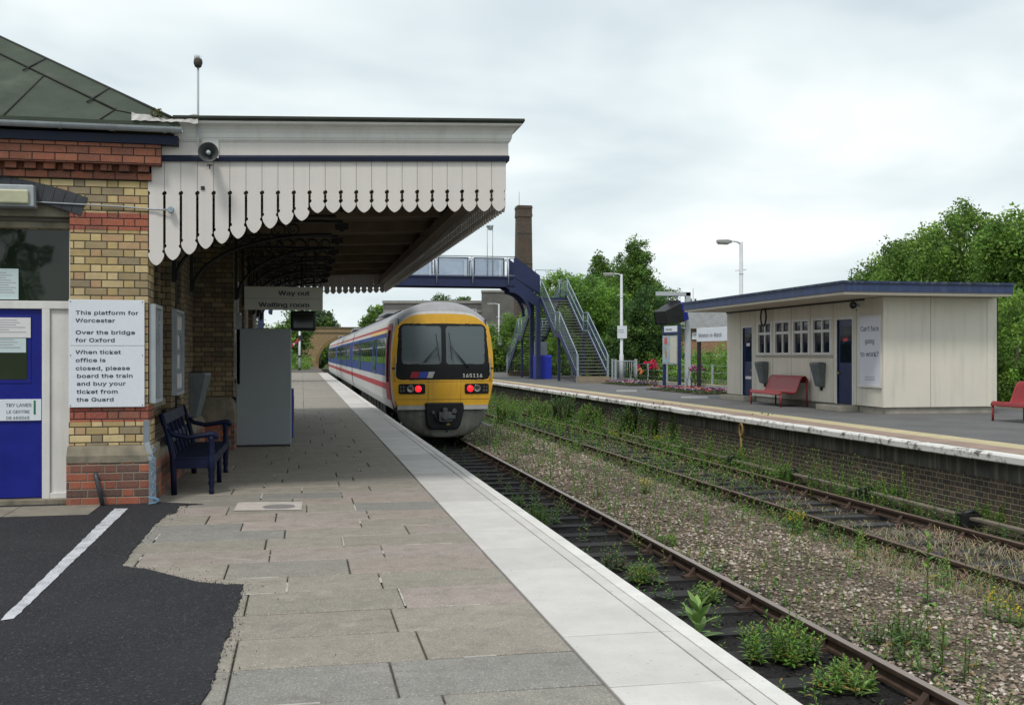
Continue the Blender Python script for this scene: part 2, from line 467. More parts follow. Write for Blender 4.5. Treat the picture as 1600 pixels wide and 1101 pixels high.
stones('ballast_gravel', 30000, (4.75, 7.3), (5.5, 34), (.010, .030), pal, 'pinkish brown stone ballast lying between the two tracks', 1)
stones('oily_gravel', 6000, (2.5, 4.9), (5, 26), (.008, .024), [(.02, .019, .02), (.04, .037, .035), (.06, .05, .045)], 'black oily stone chips lying under the near track', 2)
stones('track_gravel', 3000, (7.2, 10.2), (8, 34), (.012, .03), [(.06, .05, .04), (.12, .10, .08), (.04, .037, .03), (.2, .17, .14)], 'dark brown stone chips lying along the far track', 3)

# rails, sleepers, chairs
RUST = paint('rail_rust', (.058, .034, .023), .8, .35, 8, fine=80, bump=.002)
RHEAD = paint('rail_head', (.30, .235, .205), .34, .15, 3, metal=.55)
RHEAD2 = paint('rail_head_dull', (.15, .10, .075), .55, .25, 3, metal=.3)
SLEEP = paint('tarred_timber', (.013, .012, .012), .8, .5, 4, fine=50, bump=.006)
SLEEP2 = paint('weathered_timber', (.026, .026, .029), .85, .4, 4, fine=50, bump=.006)
RZ = -.81
def track(name, xl, xr_, head, sl_mat, seedv):
    r = random.Random(seedv)
    T = thing(name, None, None, ((xl + xr_) / 2, 0, 0), kind='structure')
    o = T.location
    for x in (xl, xr_):
        p = [(-.035, 0), (.035, 0), (.036, -.012), (.032, -.04), (.010, -.05), (.009, -.105), (.03, -.118), (.03, -.145), (-.03, -.145), (-.03, -.118), (-.009, -.105), (-.010, -.05), (-.032, -.04), (-.036, -.012)]
        m = MB(); prv = None
        Y = [2.5, 12, 30, 60, 100, 196]
        rings = [[(x + a, y, RZ + b) for a, b in p] for y in Y]
        n = len(p)
        m.loft([rg[::-1] for rg in rings], mi=lambda i, j: 1 if j in (n - 2,) else 0, sm=False)
        m.build('rail', [RUST, head], T, off=o)
    ms = MB(); mc = MB(); y = 3.0
    while y < 120:
        jx = r.uniform(-.05, .05); a = r.uniform(-.012, .012)
        x0, x1 = (xl + xr_) / 2 - 1.28 + jx, (xl + xr_) / 2 + 1.28 + jx
        zt = RZ - .155 + r.uniform(-.006, .006)
        w = r.uniform(.115, .135)
        ms.add([(x0, y - w - a, zt - .13), (x1, y - w + a, zt - .13), (x1, y + w + a, zt - .13), (x0, y + w - a, zt - .13),
                (x0, y - w - a, zt), (x1, y - w + a, zt), (x1, y + w + a, zt + r.uniform(-.01, 0)), (x0, y + w - a, zt)],
               [(4, 5, 6, 7), (0, 1, 5, 4), (1, 2, 6, 5), (2, 3, 7, 6), (3, 0, 4, 7)], 0)
        if y < 70:
            for x in (xl, xr_):
                mc.box(x - .17, x + .17, y - .075, y + .075, zt - .005, zt + .03)
                for sg in (-1, 1):
                    mc.add([(x + sg * .03, y - .035, zt + .03), (x + sg * .10, y - .035, zt + .03), (x + sg * .03, y - .035, zt + .115),
                            (x + sg * .03, y + .035, zt + .03), (x + sg * .10, y + .035, zt + .03), (x + sg * .03, y + .035, zt + .115)],
                           [(0, 1, 2), (5, 4, 3), (0, 3, 4, 1), (1, 4, 5, 2), (2, 5, 3, 0)])
                    mc.lathe([(.018, 0), (.018, .02), (.008, .028)], (x + sg * .14, y + .045, zt + .03), 6)
        y += .76
    ms.build('sleepers', sl_mat, T, off=o)
    mc.build('rail_chairs', RUST, T, off=o)
track('railway_track', 2.98, 4.485, RHEAD, SLEEP, 1)
track('railway_track', 7.50, 9.04, RHEAD2, SLEEP2, 2)

# ------------------------------------------------------------------ near platform
EDGE = 2.25
t = NT('tarmac'); P = t.pos()
vo = t.voro(90, vec=P); n = t.noise(1.2, 5, vec=P); f = t.noise(130, 4, vec=P, rough=.75)
c = t.ramp(f, [(.38, (.006, .006, .008)), (.55, (.030, .030, .037)), (.68, (.11, .11, .12))])
wv = t.n('ShaderNodeTexWhiteNoise', noise_dimensions='3D'); t.link(vo.outputs['Color'], wv.inputs[0])
c = t.mix(.55, c, t.ramp(wv.outputs['Value'], [(0, (.008, .008, .010)), (.45, (.020, .020, .025)), (.8, (.040, .040, .048)), (.965, (.11, .11, .12))], 'CONSTANT'))
c = t.mix(t.rng(n, .35, .7, 0, .3), c, (.045, .045, .05)); t.bump(t.m('ADD', f, vo.outputs['Distance']), .006)
TARMAC = t.done(c, .85, spec=.25)
t = NT('worn_tarmac'); P = t.pos(); n = t.noise(.7, 6, vec=P); f = t.noise(120, 2, vec=P)
c = t.ramp(f, [(.3, (.085, .085, .087)), (.7, (.17, .17, .173))]); c = t.mix(t.rng(n, .4, .7, 0, .45), c, (.06, .058, .058)); t.bump(f, .003)
TARMAC2 = t.done(c, .9, spec=.2)
OLDBR = brick('platform_wall_brick', [(.022, .018, .018), (.045, .028, .023), (.018, .018, .022), (.055, .04, .032), (.03, .022, .02), (.10, .065, .042)], (.33, .28, .20), .225, .088, True, .5, mw=.014)
m = MB(); m.box(-14, EDGE - .12, -6, 12.6, -1.3, -.06); m.box(-14, EDGE - .12, 12.6, 160, -1.3, -.061)
m.build('platform_near', OLDBR, kind='structure')
m = MB(); m.add([(-13.9, -6, -.02), (1.46, -6, -.02), (1.46, 160, -.02), (-13.9, 160, -.02)], [(0, 1, 2, 3)])
m.build('platform_bed', paint('joint_sand', (.075, .068, .055), .95, .4, 9, bump=.003), kind='structure')
# coping: white slabs with grooves towards the edge
t = NT('white_coping'); P = t.pos(); g = t.xyz(P); n = t.noise(3, 6, vec=P, rough=.65); f = t.noise(90, 3, vec=P); st = t.noise(.9, 5, vec=P)
a = t.n('ShaderNodeAttribute'); a.attribute_name = 'Col'
c = t.mix(t.rng(n, .35, .75, 0, .42), a.outputs['Color'], (.33, .32, .30)); c = t.mix(t.rng(f, .45, .7, 0, .2), c, (.42, .40, .38))
sp = t.noise(26, 3, vec=P); c = t.mix(t.rng(sp, .66, .74, 0, .5), c, (.16, .15, .13)); c = t.mix(t.rng(st, .5, .75, 0, .3), c, (.40, .375, .34))
t.bump(t.m('ADD', f, n), .003); COPING = t.done(c, .75, spec=.3)
def slabs(rects, ztop, thick=.05, bev=.006, jit=.0025, rs=random.Random(3)):
    """rects: (x0,x1,y0,y1,colour)"""
    V = []; F = []; C = []
    for (x0, x1, y0, y1, c) in rects:
        z = [ztop + rs.uniform(-jit, jit) for _ in range(4)]; b = len(V)
        P = [(x0, y0), (x1, y0), (x1, y1), (x0, y1)]; I = [(x0 + bev, y0 + bev), (x1 - bev, y0 + bev), (x1 - bev, y1 - bev), (x0 + bev, y1 - bev)]
        V += [(p[0], p[1], ztop - thick) for p in P] + [(p[0], p[1], zz_ - bev * .7) for p, zz_ in zip(P, z)] + [(p[0], p[1], zz_) for p, zz_ in zip(I, z)]
        for i in range(4):
            j = (i + 1) % 4
            F += [(b + i, b + j, b + 4 + j, b + 4 + i), (b + 4 + i, b + 4 + j, b + 8 + j, b + 8 + i)]
        F.append((b + 8, b + 9, b + 10, b + 11)); C += [c] * 12
    return np.array(V), np.array(F), np.array(C)
r = random.Random(11); rc = []; y = 2.06; k = 0
while y < 96:
    w = .915; c = sc3((.555, .54, .525), r.uniform(.86, 1.07))
    rc.append((1.455, 2.032, y + .007, y + w - .007, c)); rc.append((2.042, 2.133, y + .006, y + w - .006, sc3(c, 1.02)))
    rc.append((2.141, EDGE, y + .004, y + w - .004, (.66, .65, .63))); y += w
V, F, C = slabs(rc, .004, .11, .006, .001)
mesh_np('platform_coping', V, F, COPING, cols=C, kind='structure')
# flagstones
SLABM = attr_mat('flagstone', .8, 7, .35, .006, spec=.3, moss=(.12, .112, .085, .28))
pal = [(.27, .245, .205), (.285, .255, .21), (.25, .235, .205), (.325, .265, .228), (.265, .24, .20), (.225, .22, .208), (.35, .285, .262), (.285, .25, .21), (.31, .26, .235)]
rows_px = [1075, 1012, 966, 933, 912, 885, 866, 848, 832, 818, 806, 797, 785, 776]
rc = []; y = 4.35; r = random.Random(21); rows = []
while y < 97:
    h = r.choice((.46, .52, .56, .58)) if y < 30 else .75
    rows.append((y, y + h)); y += h
TM = [(-1.48, 12.05), (-1.28, 12.0), (-1.75, 8.85), (-2.05, 8.6)]
def left_limit(y):
    """ragged edge between the flags and the new tarmac"""
    pts = [(0, -1.20), (4.9, -1.20), (5.5, -1.30), (6.0, -1.42), (6.4, -1.50), (7.16, -1.53), (7.2, -2.2), (7.45, -3.2), (7.85, -3.22), (9.2, -2.6), (10.9, -1.9), (11.1, -1.62), (200, -1.62)]
    for (a, xa), (b, xb) in zip(pts, pts[1:]):
        if a <= y <= b: return xa + (xb - xa) * (y - a) / (b - a)
    return -1.62
for (a, b) in rows:
    x = 1.448
    ym = (a + b) / 2; lim = left_limit(ym)
    while x > lim + .05:
        w = r.choice((.5, .65, .8, .9, 1.0, 1.1)) if ym < 30 else 1.4
        x0 = max(lim, x - w)
        if x0 - lim < .3: x0 = lim
        c = sc3(r.choice(pal), r.uniform(.9, 1.07)) if ym < 12.5 else sc3(pal[int(r.random() * 2)], r.uniform(.9, 1.03))
        g_ = r.uniform(.004, .008); rc.append((x0 + g_, x - g_, a + r.uniform(.006, .013), b - r.uniform(.006, .013), c)); x = x0
V, F, C = slabs(rc, .0, .05, .008, .0016)
mesh_np('platform_paving', V, F, SLABM, cols=C, kind='structure')
# pale mortar left in some of the joints, lying flush
m = MB(); r = random.Random(4)
for (x0, x1, y0, y1, c) in rc:
    if y0 > 40: continue
    if r.random() < .45:
        f0, f1 = sorted((r.uniform(-.1, .5), r.uniform(.5, 1.1))); f0 = max(0, f0); f1 = min(1, f1); h = y1 - y0; w_ = r.uniform(.006, .011)
        m.add([(x0 - w_ - .006, y0 + h * f0, -.0022), (x0 - .004 + w_ * .6, y0 + h * f0, -.0022), (x0 - .002 + w_ * .7, y0 + h * f1, -.0022), (x0 - w_ - .004, y0 + h * f1, -.0022)], [(0, 1, 2, 3)])
    if r.random() < .35:
        L = x1 - x0; f0 = r.uniform(0, .5); f1 = f0 + r.uniform(.2, .5)
        m.add([(x0 + L * f0, y0 - .017, -.0024), (x0 + L * f1, y0 - .015, -.0024), (x0 + L * f1, y0 + .003, -.0024), (x0 + L * f0, y0 + .003, -.0024)], [(0, 1, 2, 3)])
m.build('paving_mortar', paint('mortar_smear', (.37, .35, .32), .9, .3, 6), kind='structure')
# new tarmac sheet, lapping the flags with a rough edge
def gp(l): return [G(a, b) for a, b in l]
edge = gp([(330, 1076), (345, 1020), (352, 1003), (362, 985), (366, 962), (374, 940), (380, 914), (352, 914), (310, 910), (268, 900), (230, 890), (190, 885), (206, 862), (240, 822), (262, 804), (276, 801), (279, 790), (317, 788)])
edge += [(-1.62, 11.85), (-8.5, 11.85), (-8.5, -5), (edge[0][0] - .35, -5), (edge[0][0] - .2, 3.6)]
# roughen
rr = random.Random(9); pts = []
for i, (a, b) in enumerate(zip(edge, edge[1:] + edge[:1])):
    n = max(1, int(math.dist(a, b) / .05)) if i < 18 else 1
    for k in range(n):
        f = k / n; j = .010 if i < 18 else 0
        pts.append((a[0] + (b[0] - a[0]) * f + rr.uniform(-j, j), a[1] + (b[1] - a[1]) * f + rr.uniform(-j, j)))
bm = bmesh.new(); fvs = [bm.verts.new((p[0], p[1], .009)) for p in pts]; lo = [bm.verts.new((p[0], p[1], -.03)) for p in pts]
fc = bm.faces.new(fvs)
for i in range(len(pts)): bm.faces.new((lo[i], lo[(i + 1) % len(pts)], fvs[(i + 1) % len(pts)], fvs[i]))
bmesh.ops.recalc_face_normals(bm, faces=bm.faces); bmesh.ops.triangulate(bm, faces=[fc])
me = bpy.data.meshes.new('tarmac'); bm.to_mesh(me); bm.free(); me.materials.append(TARMAC)
o = bpy.data.objects.new('tarmac_paving', me); COL.objects.link(o); tag(o, kind='structure')
# crumbs and dust along the cut edge
cr = random.Random(17); V = []; F = []; C = []
for i in range(900):
    k = cr.randrange(17); a, b = edge[k], edge[k + 1]; f = cr.random(); q = abs(cr.gauss(0, .05)) * (1 if cr.random() < .85 else 5)
    x = a[0] + (b[0] - a[0]) * f + cr.gauss(0, 1) * q; y = a[1] + (b[1] - a[1]) * f + cr.gauss(0, 1) * q; s_ = cr.uniform(.0012, .0038); n0 = len(V)
    V += [(x - s_, y - s_, .002), (x + s_, y - s_ * .6, .002), (x + s_ * .7, y + s_, .002), (x - s_ * .8, y + s_, .002), (x, y, .010 + s_)]
    F += [(n0, n0 + 1, n0 + 4), (n0 + 1, n0 + 2, n0 + 4), (n0 + 2, n0 + 3, n0 + 4), (n0 + 3, n0, n0 + 4)]
    c = cr.choice(((.02, .02, .024), (.03, .03, .034), (.12, .11, .10), (.35, .33, .29))); C += [c] * 5
mesh_np('loose_grit', np.array(V), np.array(F), STONEM, cols=np.array(C), kind='stuff', label='loose grit along the broken edge of the new tarmac', cat='grit')
# pale kerb flags at the foot of the door, painted line, patch with an oval lid
KF = paint('kerb_flags', (.20, .18, .145), .9, .2, 6, bump=.004)
m = MB(); a = G(0, 809); b = G(134, 808)
m.box(-8, -3.4, a[1] + .0, 11.7, -.03, .0135); m.box(-3.39, -2.9, a[1], 11.7, -.03, .0135); m.box(-2.89, b[0], a[1], 11.7, -.03, .0135)
m.build('door_kerb_flags', KF, kind='structure')
t = NT('line_white'); P = t.pos(); n = t.noise(5, 5, vec=P, rough=.7); f = t.noise(80, 3, vec=P, rough=.7)
c = t.mix(t.rng(n, .35, .7, 0, .45), (.50, .51, .55), (.25, .255, .28)); c = t.mix(t.rng(t.m('ADD', f, t.m('MULTIPLY', n, .6)), .86, .98, 0, .9), c, (.05, .05, .056)); t.bump(f, .003); WL = t.done(c, .85, spec=.2)
q = [G(0, 972), G(22, 969), G(200, 796), G(179, 796)]
m = MB(); N = 60; vs = []
for i in range(N + 1):
    f = i / N
    for A, B in ((q[0], q[3]), (q[1], q[2])):
        vs.append((A[0] + (B[0] - A[0]) * f + rr.uniform(-.005, .005), A[1] + (B[1] - A[1]) * f, .0135))
f0 = G(-260, 1230)
m.add(vs, [(2 * i, 2 * i + 1, 2 * i + 3, 2 * i + 2) for i in range(N)])
m.build('painted_line', WL, kind='structure')
m = MB(); a, b, c_, d_ = G(365, 798), G(471, 797), G(473, 784), G(372, 785)
m.add([(p[0], p[1], .006) for p in (a, b, c_, d_)], [(0, 1, 2, 3)]); 
m.build('mortar_patch', paint('patch_mortar', (.42, .38, .35), .9, .15, 8), kind='structure')
ce = G(436, 792); m = MB(); m.lathe([(.17, 0), (.165, .006)], (ce[0], ce[1], .004), 20); m.build('drain_cover', paint('patch_lid', (.19, .18, .175), .8, .2, 9), label='small round grey drain cover set in the pale mortar patch', cat='drain cover')

# ------------------------------------------------------------------ far platform
FZ = .13; FE = 10.2
m = MB()
m.box(FE + .22, 19.3, 6, 130, -1.3, FZ - .025)
m.build('platform_far', [OLDBR], kind='structure')
m = MB(); m.box(FE + .205, FE + .22, 6, 130, -.30, FZ - .12)
m.build('platform_wall_band', paint('grimy_render', (.07, .07, .062), .9, .6, 1.6, fine=30, bump=.004, streak=True, dirt=(.26, .22, .17), dirtamt=.8), kind='structure')
m = MB(); m.add([(11.58, 6, FZ), (19.3, 6, FZ), (19.3, 130, FZ), (11.58, 130, FZ)], [(0, 1, 2, 3)])
m.build('platform_far_tarmac', TARMAC2, kind='structure')
t = NT('pink_pavers'); P = t.pos(); n = t.noise(1.4, 5, vec=P); f = t.noise(60, 3, vec=P)
c = t.ramp(n, [(.3, (.23, .165, .135)), (.7, (.33, .245, .205))]); c = t.mix(t.rng(f, .4, .7, 0, .3), c, (.16, .13, .11)); PINK = t.done(c, .9, spec=.2)
m = MB(); m.add([(10.42, 6, FZ + .003), (11.02, 6, FZ + .003), (11.02, 130, FZ + .003), (10.42, 130, FZ + .003)], [(0, 1, 2, 3)])
m.build('platform_far_pavers', PINK, kind='structure')
YEL = paint('faded_yellow', (.43, .37, .22), .85, .2, 3, fine=40, dirt=(.3, .26, .2))
m = MB(); m.add([(11.02, 6, FZ + .004), (11.58, 6, FZ + .004), (11.58, 130, FZ + .004), (11.02, 130, FZ + .004)], [(0, 1, 2, 3)])
m.build('platform_far_yellow_line', YEL, kind='structure')
t = NT('chipped_white'); P = t.pos(); n = t.noise(6, 6, vec=P, rough=.7); n2 = t.noise(1.1, 4, vec=P)
c = t.mix(t.rng(t.m('ADD', n, t.m('MULTIPLY', n2, .5)), .78, .9, 0, 1), (.64, .63, .61), (.14, .13, .115)); t.bump(n, .006); CHIP = t.done(c, .8, spec=.2)
m = MB(); y = 6; r = random.Random(8)
prof = [(FE + .42 - .2, FZ), (FE + .03, FZ), (FE, FZ - .03), (FE, FZ - .12), (FE + .03, FZ - .14), (FE + .22, FZ - .14)]
while y < 130:
    dz = r.uniform(-.006, .006); dx = r.uniform(-.012, .012); L = 1.2
    n = len(prof)
    v = [(x + dx, yy, z + dz + .004) for yy in (y + .004, y + L - .004) for x, z in prof]
    m.add(v, [list(range(n)), list(range(n, 2 * n))[::-1]] + [[(i + 1) % n, i, n + i, n + (i + 1) % n] for i in range(n)]); y += L
m.build('platform_far_coping', CHIP, kind='structure')
# faint white marks on the far tarmac
m = MB()
for (a, b, c_, d_) in ((963, 995, 609, 612), (1064, 1106, 619, 622)):
    p = [G(a, d_, FZ), G(b, d_, FZ), G(b, c_, FZ), G(a, c_, FZ)]; m.add([(x, y, FZ + .005) for x, y in p], [(0, 1, 2, 3)])
m.build('platform_far_markings', paint('worn_marking', (.24, .24, .24), .9, .3, 6), kind='structure')
# verge behind the far platform
m = MB(); m.add([(19.3, 6, -.05), (70, 6, .3), (70, 200, .3), (19.3, 200, -.05)], [(0, 1, 2, 3)]); m.build('verge_ground', GRASSM, kind='structure')
m = MB(); m.box(19.3, 19.55, 6, 130, -.6, FZ + .05); m.build('platform_rear_kerb', paint('sand_kerb', (.36, .32, .24), .9, .2, 3), kind='structure')

# ------------------------------------------------------------------ station building
BUFF = brick('buff_brick', [(.50, .37, .155), (.60, .455, .21), (.42, .305, .13), (.64, .50, .26), (.33, .25, .13), (.55, .42, .22), (.46, .29, .15), (.27, .21, .125)], (.055, .046, .038), .225, .083, True, .25)
BUFFL = brick('buff_brick_low', [(.34, .245, .11), (.40, .29, .14), (.22, .15, .08), (.30, .20, .11), (.20, .12, .08)], (.14, .125, .10), .225, .083, True, .4, (.06, .05, .035))
BUFF_SHADE = brick('shaded_buff_brick', [(.19, .14, .07), (.23, .175, .09), (.15, .11, .06), (.26, .20, .11), (.11, .085, .055), (.18, .11, .07)], (.025, .022, .02), .225, .083, True, .5)  # buff brick darkened: the canopy's shade is put into the colour
REDB = brick('red_brick', [(.29, .06, .035), (.36, .08, .04), (.22, .045, .03), (.30, .05, .035), (.25, .07, .045)], (.045, .032, .028), .225, .083, True, .3)
REDL = brick('plinth_brick', [(.26, .05, .028), (.085, .032, .028), (.34, .07, .032), (.06, .03, .028), (.17, .045, .032), (.11, .04, .035), (.38, .085, .04)], (.24, .21, .17), .235, .087, True, .3, mw=.012)
REDC = brick('cornice_brick', [(.25, .062, .03), (.30, .08, .04), (.20, .05, .028)], (.03, .02, .018), .225, .083, False, .5)
DKBR = brick('arch_brick', [(.022, .024, .030), (.035, .037, .045), (.018, .018, .022)], (.06, .058, .055), .11, .24, False, .2)
t = NT('slate_sheet'); n = t.noise(2.2, 6, rough=.65); n2 = t.noise(.6, 4); f = t.noise(55, 3)
c = t.ramp(n, [(.3, (.032, .042, .031)), (.6, (.058, .072, .053)), (.8, (.095, .11, .082))]); c = t.mix(t.rng(n2, .4, .7, 0, .5), c, (.045, .058, .042)); t.bump(t.m('ADD', n, t.m('MULTIPLY', f, .5)), .008)
ROOFM = t.done(c, .85, spec=.25)
SEAM = paint('roof_seam', (.016, .017, .016), .8, .3)
FELT = paint('roof_felt', (.028, .032, .024), .9, .5, 7, fine=40, bump=.008)

SB = thing('station_building', 'buff and red brick station building with hipped grey roof and platform pillar', 'building', (-4, 12, 0))
o = SB.location
YG = 11.80; YR = 11.96
m = MB()
m.box(-11, -4.45, YR, YR + .3, 0, 3.56); m.box(-4.45, -2.44, YR, YR + .3, 2.96, 3.56)   # gable wall, opening for the door
m.box(-11, -2.432, YG + .001, YR - .001, 3.30, 3.479)
m.box(-2.43, -1.64, YG, YR + .3, .89, 2.95); m.box(-2.43, -1.64, YG, YR + .3, 3.13, 3.48)
m.box(-2.442, -1.628, YG - .012, YR + .3, .635, .885)
m.build('wall', [BUFF], SB, off=o)
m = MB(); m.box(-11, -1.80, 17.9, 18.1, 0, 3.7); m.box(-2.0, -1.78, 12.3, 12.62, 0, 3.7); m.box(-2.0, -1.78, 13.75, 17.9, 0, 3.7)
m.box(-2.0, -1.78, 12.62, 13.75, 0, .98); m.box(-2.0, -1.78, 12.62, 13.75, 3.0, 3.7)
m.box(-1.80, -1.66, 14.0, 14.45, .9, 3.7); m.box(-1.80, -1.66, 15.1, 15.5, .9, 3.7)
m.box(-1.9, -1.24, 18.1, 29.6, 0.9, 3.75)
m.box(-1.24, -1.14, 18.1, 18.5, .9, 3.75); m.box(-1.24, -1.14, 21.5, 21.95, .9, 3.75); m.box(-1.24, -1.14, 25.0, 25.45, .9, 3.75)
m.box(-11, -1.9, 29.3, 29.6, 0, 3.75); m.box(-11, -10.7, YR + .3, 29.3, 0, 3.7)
m.build('platform_side_wall', [BUFF_SHADE], SB, off=o)
for z0, z1 in ((.885, 1.05), (2.95, 3.13)): m = MB(); m.box(-2.434, -1.636, YG - .004, YR + .3, z0, z1); m.build('red_brick_band', REDB, SB, off=o)
m = MB(); m.box(-2.45, -1.58, YG - .09, YR + .3, 0, .45); m.box(-1.80, -1.58, 12.26, 17.9, 0, .45); m.box(-1.9, -1.12, 18.05, 29.6, 0, .45)
m.build('brick_plinth', REDL, SB, off=o)
m = MB()
for (x0, x1, y0, y1) in ((-2.452, -1.574, YG - .095, YR + .3),):
    m.prism([(y0, .45), (y1, .45), (y1, .632), (y0 + .06, .632), (y0, .53)], 'x', x0, x1)
m.prism([(-1.575, .45), (-1.80, .45), (-1.80, .64), (-1.66, .64), (-1.575, .53)], 'y', 12.3, 17.88)
m.prism([(-1.115, .45), (-1.9, .45), (-1.9, .895), (-1.235, .895), (-1.14, .8), (-1.115, .62)], 'y', 18.1, 29.6)
m.box(-11, -2.46, YR - .1, YR + .3, 0, .06)
m.box(-2.0, -1.70, 12.58, 13.79, .98, 1.06)
m.build('stone_plinth_course', STONE, SB, off=o, bevel=.008)
# cornice: corbelled red courses with dentils
m = MB()
m.box(-11, -1.60, YG - .03, YR + .3, 3.484, 3.565)
m.box(-11, -1.49, YG - .12, YR + .3, 3.645, 3.86)
m.box(-11, -1.60, YG + .0, YR + .3, 3.565, 3.645)
x = -1.62
while x > -6:
    m.box(x - .11, x, YG - .07, YG + .01, 3.568, 3.642); x -= .19
m.box(-1.7, -1.49, YR + .3, 12.4, 3.645, 3.86)
m.build('brick_cornice', REDC, SB, off=o)
# arch over the door, stone lintel and spandrel
m = MB(); cxa, cza, ra = -3.45, .105, 3.40
N = 22; pts = []
a0, a1 = math.acos((-2.30 - cxa) / (ra + .2)), None
for k in range(N):
    a = math.radians(110.7 - 41.4 * k / N); b = a - math.radians(1.80)
    q = [(cxa + rr_ * math.cos(g_), cza + rr_ * math.sin(g_)) for rr_, g_ in ((ra - .205, a), (ra - .205, b), (ra, b), (ra, a))]
    m.prism(q, 'y', YG - .012, YR + .05)
    if k == N - 1: pass
m.build('brick_arch', paint('blue_brick', (.030, .033, .042), .6, .45, 5, fine=30, bump=.003), SB, off=o)
m = MB(); m.box(-4.45, -2.44, YR - .10, YR + .1, 3.08, 3.298); m.box(-4.45, -2.44, YR - .02, YR + .1, 2.965, 3.08)
m.build('stone_lintel', STONE, SB, off=o, bevel=.01)
m = MB(); m.box(-4.45, -2.44, YR - .05, YR - .0, 3.04, 3.078); m.build('lintel_moulding', paint('dark_stone', (.10, .09, .07), .85, .3), SB, off=o)
# door joinery
FR = WHITE
m = MB(); yf = YR - .02
m.box(-4.45, -2.44, yf, yf + .09, 2.10, 2.185); m.box(-2.475, -2.44, yf + .03, yf + .09, 2.185, 2.965)
m.box(-2.745, -2.665, yf, yf + .10, .055, 2.10); m.box(-2.665, -2.44, yf + .03, yf + .07, .055, 2.10); m.box(-2.665, -2.44, yf + .005, yf + .03, .055, .12)
m.box(-3.68, -3.60, yf, yf + .10, .055, 2.10); m.box(-4.45, -3.68, yf + .03, yf + .07, .055, 2.10)
m.build('door_frame', FR, SB, off=o, bevel=.005)
TG = glass('transom_glass', (.012, .018, .012), .03)
m = MB(); m.box(-4.45, -2.475, yf + .05, yf + .06, 2.185, 2.965); m.build('fanlight', TG, SB, off=o)
D = MB(); D.box(-3.60, -2.745, yf + .035, yf + .075, .07, 2.10)
D.box(-3.50, -2.86, yf + .028, yf + .034, 1.30, 1.34); D.box(-2.90, -2.86, yf + .028, yf + .034, 1.34, 2.0); D.box(-3.5, -3.46, yf + .028, yf + .034, 1.34, 2.0); D.box(-3.50, -2.86, yf + .028, yf + .034, 2.0, 2.03)
door = D.build('door', BLUE, SB, off=o, bevel=.004)
m = MB(); m.box(-3.46, -2.90, yf + .026, yf + .033, 1.34, 2.0); m.build('glass_pane', glass('door_glass', (.03, .04, .025), .06), door, off=o)
m = MB(); m.tube([(-3.54, yf + .03, .95), (-3.54, yf - .02, .95), (-3.54, yf - .02, 1.15), (-3.54, yf + .03, 1.15)], .010); m.build('handle', GALV, door, off=o)
# gutter, fascia, roof
m = MB(); m.box(-11, -1.31, YG - .14, YR + .3, 3.865, 3.96); m.box(-1.5, -1.31, YR + .3, 12.2, 3.865, 3.96)
m.build('eaves_board', NAVY, SB, off=o)
m = MB(); pr = [(.055 * math.cos(a), .055 * math.sin(a)) for a in np.linspace(PI, 2 * PI, 9)] + [(.047, .0)] + [(.047 * math.cos(a), .047 * math.sin(a)) for a in np.linspace(2 * PI, PI, 9)][1:]
gy, gz = YG - .20, 4.035
m.loft([[(x, gy + a, gz + b) for a, b in pr] for x in (-11, -1.26)], sm=False, cap=True)
for x in (-3.16, -2.5, -2.0, -1.97, -1.45, -1.37): m.loft([[(xx, gy + a * 1.14, gz + b * 1.14) for a, b in pr] for xx in (x, x + .025)], sm=False)
m.build('gutter', GREYM, SB, off=o)
ex, ey, ez = -1.30, YG - .16, 4.04
pt = math.tan(R(31.5))
def rp_(x, y): return None
m = MB()
H = 4.2
# hipped roof solid (front face, platform face, back face) meeting on a ridge
A = (ex, ey, ez + .06); B = (-11, ey, ez + .06)
m.add([(ex, ey, ez + .05), (-11, ey, ez + .05), (-11, ey + 4.85, ez + .05 + 4.85 * pt), (ex - 4.85, ey + 4.85, ez + .05 + 4.85 * pt),
       (ex, 29.8, ez + .05), (ex - 4.85, 25.0, ez + .05 + 4.85 * pt), (-11, 29.8, ez + .05), (-11, 25.0, ez + .05 + 4.85 * pt)],
      [(1, 0, 3, 2), (0, 4, 5, 3), (4, 6, 7, 5), (2, 3, 5, 7)])
m.box(-11, ex + .005, ey - .015, ey + .5, ez, ez + .055); m.box(ex - .5, ex + .004, ey + .5, 29.8, ez, ez + .055)
roof = m.build('roof', ROOFM, SB, off=o)
def onroof(x, y, dz=.012): return (x, y, ez + .05 + (y - ey) * pt + dz)
m = MB()
# hip band of dressed sheet with seams
hip = [(ex - s, ey + s) for s in np.linspace(0, 4.85, 8)]
w = .42
vs = []
for (x, y) in hip:
    yb = y - w if y - w > ey else ey
    vs += [onroof(x, y, .03), onroof(x, yb, .014)]
m.add(vs, [(2 * i, 2 * i + 1, 2 * i + 3, 2 * i + 2)[::-1] for i in range(7)])
m.build('hip_flashing', ROOFM, roof, off=o)
m = MB()
m.tube([onroof(x, y - w, .016) for x, y in hip if y - w > ey], .010, 5)
m.tube([onroof(x, y, .03) for x, y in hip], .016, 5)
for s in (.85, 1.72, 2.6, 3.5): m.tube([onroof(ex - s, ey + s, .035), onroof(ex - s - .16, ey + s - w, .024)], .011, 5)
for (x, s) in ((-2.08, .0), (-3.03, 0), (-4.0, 0)):
    yt = min(4.8, -(x - ex)) - w
    m.tube([onroof(x - .02, ey, .01), onroof(x + .10, ey + yt * .96, .01)], .008, 5)
m.build('roof_seams', SEAM, roof, off=o)
